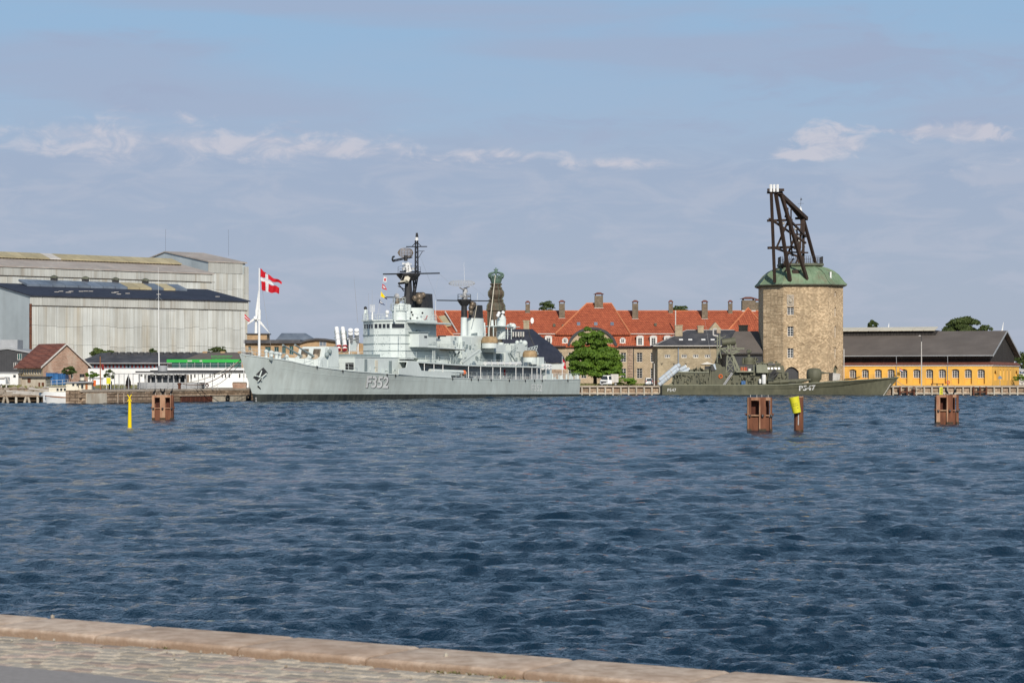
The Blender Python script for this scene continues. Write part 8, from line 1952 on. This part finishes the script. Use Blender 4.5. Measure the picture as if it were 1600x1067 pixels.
Yd = d3[3]+.1; T = thing('depth_board', 'narrow yellow board with black figures standing on the right dolphin', 'sign', tuple(P(1470.8, 618, Yd)))
part(T, 'board', MB().box(PX(1468.2, Yd), PX(1473.2, Yd), Yd, Yd+.04, PZ(618.5, Yd), PZ(605, Yd)), M['yelb']); m = MB()
for i, py in enumerate((606.6, 608.9, 611.2, 613.5, 615.8)):
    m.box(PX(1471, Yd), PX(1472.4, Yd), Yd-.012, Yd-.001, PZ(py+1.3, Yd), PZ(py, Yd)); m.box(PX(1469.5, Yd), PX(1470.2, Yd), Yd-.012, Yd-.001, PZ(py+.9, Yd), PZ(py+.3, Yd))
part(T, 'figures', m, M['black'])
# yellow cross marker
Ym = CH*F/(669.5-HY); x = PX(202.7, Ym); T = thing('channel_marker', 'bright yellow post with a yellow cross on top standing in the water', 'marker', (x, Ym, 0))
part(T, 'post', MB().lathe((x, Ym, -.6), [(.155, 0), (.15, .6), (.11, PZ(628.5, Ym)+.6)], 12), M['yel'], smooth=50)
z0 = PZ(627, Ym); z1_ = PZ(616.3, Ym); hwx = .14
for s_2 in (-1, 1): part(T, 'cross_arm', MB().prism([(x-s_2*hwx-.035, Ym-.1+s_2*.02, z0), (x-s_2*hwx+.035, Ym-.1+s_2*.02, z0), (x+s_2*hwx+.035, Ym-.1+s_2*.02, z1_), (x+s_2*hwx-.035, Ym-.1+s_2*.02, z1_)], (0, .03, 0)), M['yel'])
part(T, 'bracket', MB().box(x-.06, x+.06, Ym-.06, Ym+.06, PZ(629, Ym), PZ(621, Ym)), M['yel']); part(T, 'foot_stain', MB().lathe((x, Ym, -.3), [(.16, 0), (.158, .36)], 12), M['conc'], smooth=50)
# single pile with yellow leaning barrel sign
Ym = CH*F/(677.5-HY); x = PX(1248, Ym); T = thing('mooring_pile', 'single thick rusty round pile with a pale flange, right of the centre dolphin', 'mooring pile', (x, Ym, 0))
zt = PZ(620.5, Ym)
part(T, 'pile', MB().tube((x, Ym, -.8), (x, Ym, zt), .31, n=16), M['pile'], smooth=50); part(T, 'cap', MB().tube((x, Ym, zt), (x, Ym, zt+.05), .33, .3, n=16), M['pilel'], smooth=50)
part(T, 'weed_band', MB().tube((x, Ym, -.5), (x, Ym, .25), .325, n=16), M['weed'], smooth=50); part(T, 'dark_stain', MB().prism([P(1241, 676, Ym-.15), P(1243.5, 676, Ym-.26), P(1243.5, 648, Ym-.26), P(1241, 646, Ym-.15)], (0, .03, 0)), M['piled']); part(T, 'bare_steel_streak', MB().prism([P(1246.7, 664, Ym-.32), P(1248.2, 664, Ym-.32), P(1248.3, 645, Ym-.32), P(1247, 645, Ym-.32)], (0, .03, 0)), M['steel'])
Yb = Ym-.48; T = thing('sign_drum', 'tilted yellow drum with lines of small print fixed to the round pile', 'sign', tuple(P(1242, 632, Yb)))
a = P(1240.3, 620.2, Yb); b = P(1245.3, 644.8, Yb); r = .34
part(T, 'drum', MB().tube(b, a, r*.8, r*1.0, n=20), M['yelb'], smooth=50)
m = MB(); ax_ = (b-a); xd = Vector((1, 0, 0)); up_ = Vector((0, -1, 0)); sd = ax_.normalized().cross(Vector((0, 1, 0))).normalized()
if sd.x < 0: sd = -sd
for (t, s0_, n_) in ((.41, -.55, 9), (.53, -.62, 10), (.70, .15, 4)):
    for i in range(n_):
        u_ = s0_+i*.115
        if u_ > .62: continue
        rr_ = r*(1-.2*t)+.006; cc = a+ax_*t; ang = math.asin(max(-.95, min(.95, u_)))
        q1 = cc+sd*rr_*math.sin(ang)+Vector((0, -1, 0))*rr_*math.cos(ang); hgt = .035; w_ = .026; d1_ = sd*w_*math.cos(ang)+Vector((0, 1, 0))*w_*math.sin(ang); e_ = ax_.normalized()*hgt*.5
        if i % 4 != 3: m.poly([q1-d1_*.5-e_, q1+d1_*.5-e_, q1+d1_*.5+e_, q1-d1_*.5+e_])
part(T, 'print', m, M['black'])
# ================================================================ wind turbines far off
def turbine(px, hub, blades, Yt, label, ybase=600):
    c = P(px, hub, Yt); T = thing('wind_turbine', label, 'wind turbine', (c.x, c.y, 0), group='wind turbines on the horizon')
    part(T, 'tower', MB().tube((c.x-1, Yt+3, 0), (c.x-.5, Yt+3, c.z), 1.7, .9, n=10), M['white'], smooth=50); part(T, 'nacelle', MB().tube((c.x-.5, Yt-1, c.z), (c.x-.5, Yt+5, c.z), 1.2, n=8), M['white'])
    for (bx, by) in blades:
        e = P(bx, by, Yt); m_ = c.lerp(e, .25); part(T, 'blade', MB().rings([[c+Vector((-.5, 0, 0)), c+Vector((0, -.4, .5)), c+Vector((.5, 0, 0)), c+Vector((0, .4, -.5))], [m_+Vector((-1.0, 0, 0)), m_+Vector((0, -.3, .9)), m_+Vector((1.0, 0, 0)), m_+Vector((0, .3, -.9))], [e+Vector((-.15, 0, 0)), e+Vector((0, -.1, .1)), e+Vector((.15, 0, 0)), e+Vector((0, .1, -.1))]]), M['white'])
turbine(400.5, 496.5, ((404, 454), (421.5, 521), (378, 512)), 1500, 'white wind turbine far behind the frigate bow flagpole'); 
turbine(1386.5, 528, ((1389, 505), (1370, 545), (1408, 540)), 1800, 'white wind turbine, only one blade tip over the warehouse roof left of the lamp'); turbine(1561, 545, ((1568, 503.5), (1530, 560), (1592, 572)), 1600, 'white wind turbine, one blade tip over the right end of the warehouse roof')
# ================================================================ TREES
Yt = 452
tree('tree', 'tree', 'big round leafy green tree behind the stern of the frigate', PX(930, Yt), Yt, GZ, 5.7, 5.0, PZ(567, Yt), 3.6, 19000, .21, 60, 3, trunk=.45, extra=((-.3, 3.0, 4.4, 4.2, 3.2, 11000, 36), (1.2, 1.0, 4.4, 4.0, 3.0, 6000, 20), (-1.0, 5.2, 2.4, 2.4, 2.2, 4000, 14), (.4, -1.6, 5.9, 4.8, 2.2, 8000, 30)))
for i, (px, py, rx, rz, Yt, nl, lf, lb) in enumerate(((1514, 519, 34*.17, 3.9, 560, 9000, .3, 'broad dark tree crown rising behind the warehouse roof at right'), (1488, 517, 16*.17, 2.4, 565, 3200, .3, 'low dark tree crown left of the broad one behind the warehouse'), (1363.5, 508, 1.3, 1.2, 560, 900, .25, 'tiny round tree top over the warehouse roof ridge'),
    (854.5, 480, 2.0, 1.5, 545, 1100, .22, 'sparse tree top behind the orange roof left of the middle'), (1064, 484, 2.0, 1.1, 545, 900, .22, 'sparse tree top behind the orange roof right of the middle'),
    (159, 553, 2.4, 1.2, 450, 1800, .22, 'dark conifer clump behind the barracks roof at its left end'), (238, 551.5, .9, .9, 450, 400, .2, 'small dark tree top behind the barracks roof'), (339, 549, 1.9, 1.0, 450, 1100, .2, 'dark bushy tree top behind the restaurant roof'),
    (1597, 570, 2.2, 2.6, 520, 1200, .3, 'tree top at the far right edge beyond the warehouse'))):
    tree('tree', 'tree', lb, PX(px, Yt), Yt, GZ, rx, rx*.8, PZ(py, Yt), rz, int(nl*1.5), lf*.85, 40, 20+i, 'leafd', trunk=.2, group='distant tree tops')
for i, (px, py, rx, rz, Yt, nl, mm, lb) in enumerate(((110, 581, 1.35, 1.15, 372, 2600, 'leafd', 'round dark green bush right of the blue containers'), (144, 587, 1.1, .7, 362, 1600, 'leaf', 'low light green bush left of the spar with the red flag'), (171, 586, .9, .9, 358, 900, 'leafd', 'sparse shrub right of the spar with the red flag'),
    (975, 596.8, 3.0*.8, .9, 446.5, 3800, 'leaf', 'clipped green hedge right of the white van'), (985, 597, 1.4, .9, 446.8, 1800, 'leaf', 'right end bush of the hedge beside the white van'), (1597, 595, 2.0, 1.3, 470, 1600, 'leaf', 'green hedge at the far right edge'))):
    tree('bush', 'bush', lb, PX(px, Yt), Yt, GZ, rx, rx*.8, PZ(py, Yt), rz, nl, .12, 18, 50+i, mm, trunk=.06)
# ---- assorted quay clutter on the left quay, planters, bikes
rr = random.Random(31)
for i, (px, Yc, w, h, mm, nm, cat, lb) in enumerate(((374, 338, 2.0, .9, 'brickr', 'planter', 'planter', 'brick coloured planter at the quay end by the frigate bow'), (169.5, 322, .6, .9, 'yelb', 'notice_board', 'sign', 'small yellowish notice board left of the canopy'), (172.5, 324, .3, 1.0, 'dgrey', 'waste_bin', 'bin', 'dark waste bin right of the notice board'), (150, 330, 1.6, .5, 'dgrey', 'canopy_table', 'table', 'dark roofed kiosk beside the spar'))):
    T = thing(nm, lb, cat, (PX(px, Yc), Yc, GZ)); x = PX(px, Yc)
    if nm == 'planter':
        part(T, 'tub', MB().hexa([(x-w/2, Yc, GZ), (x+w/2, Yc, GZ), (x+w/2, Yc+.8, GZ), (x-w/2, Yc+.8, GZ)], [(x-w/2-.1, Yc-.1, GZ+h), (x+w/2+.1, Yc-.1, GZ+h), (x+w/2+.1, Yc+.9, GZ+h), (x-w/2-.1, Yc+.9, GZ+h)]), M[mm])
        part(T, 'earth', MB().box(x-w/2, x+w/2, Yc, Yc+.8, GZ+h, GZ+h+.12), M['bark'])
    elif nm == 'notice_board':
        part(T, 'board', MB().box(x-w/2, x+w/2, Yc, Yc+.06, GZ+.8, GZ+1.7), M[mm])
        for s in (-1, 1): part(T, 'post', MB().tube((x+s*w*.5, Yc+.1, GZ), (x+s*w*.5, Yc+.1, GZ+1.8), .04, n=5), M['white'])
    elif nm == 'waste_bin': part(T, 'body', MB().lathe((x, Yc, GZ), [(.2, 0), (.25, 1.0), (.2, 1.15)], 8), M[mm]); part(T, 'lid', MB().lathe((x, Yc, GZ+1.15), [(.25, 0), (.1, .12)], 8), M['black'])
    else:
        part(T, 'roof', MB().box(x-1.0, x+1.0, Yc-.8, Yc+.8, PZ(592, Yc), PZ(590.5, Yc)), M['dgrey'])
        for s in (-1, 1): part(T, 'post', MB().tube((x+s*.9, Yc, GZ), (x+s*.9, Yc, PZ(592, Yc)), .05, n=5), M['dgrey'])
# red lifebuoy at canopy edge
Yl = 330; c = P(323.5, 602, Yl); T = thing('lifebuoy', 'red lifebuoy on a white stand left of the white building end', 'lifebuoy', tuple(c)); ring = []
for k in range(17):
    an = 2*math.pi*k/16; d_ = Vector((math.cos(an), 0, math.sin(an))); ring.append([c+d_*(.22+.07*math.cos(b))+Vector((0, .07*math.sin(b), 0)) for b in (0, 1.57, 3.14, 4.71)])
part(T, 'ring', MB().rings(ring, cap=False), M['redp'], smooth=60); part(T, 'stand', MB().tube((c.x, Yl+.1, GZ), (c.x, Yl+.1, c.z+.3), .05, n=5), M['white'])
# a dark draped stack below the canopy and the chairs there
for i, px in enumerate((183, 190, 196)):
    x = PX(px, 329); T = thing('table', ('leftmost small table under the canopy', 'middle small table under the canopy', 'right small table under the canopy beside the dark parasol')[i], 'table', (x, 329, GZ), group='small tables under the canopy')
    part(T, 'top', MB().box(x-.3, x+.3, 328.8, 329.4, GZ+.7, GZ+.74), M['lead']); part(T, 'leg', MB().tube((x, 329.1, GZ), (x, 329.1, GZ+.7), .03, n=5), M['mgrey'])
x = PX(200.5, 329.5); T = thing('parasol', 'closed dark parasol standing under the canopy left of the pavilion', 'parasol', (x, 329.5, GZ))
part(T, 'folded_canopy', MB().lathe((x, 329.5, GZ+.15), [(.25, 0), (.42, .5), (.38, 1.0), (.25, 1.4), (.05, 1.9)], 8), M['roped'], smooth=40); part(T, 'pole', MB().tube((x, 329.5, GZ), (x, 329.5, GZ+2.2), .03, n=5), M['steel'])
# floating debris of light: gulls none
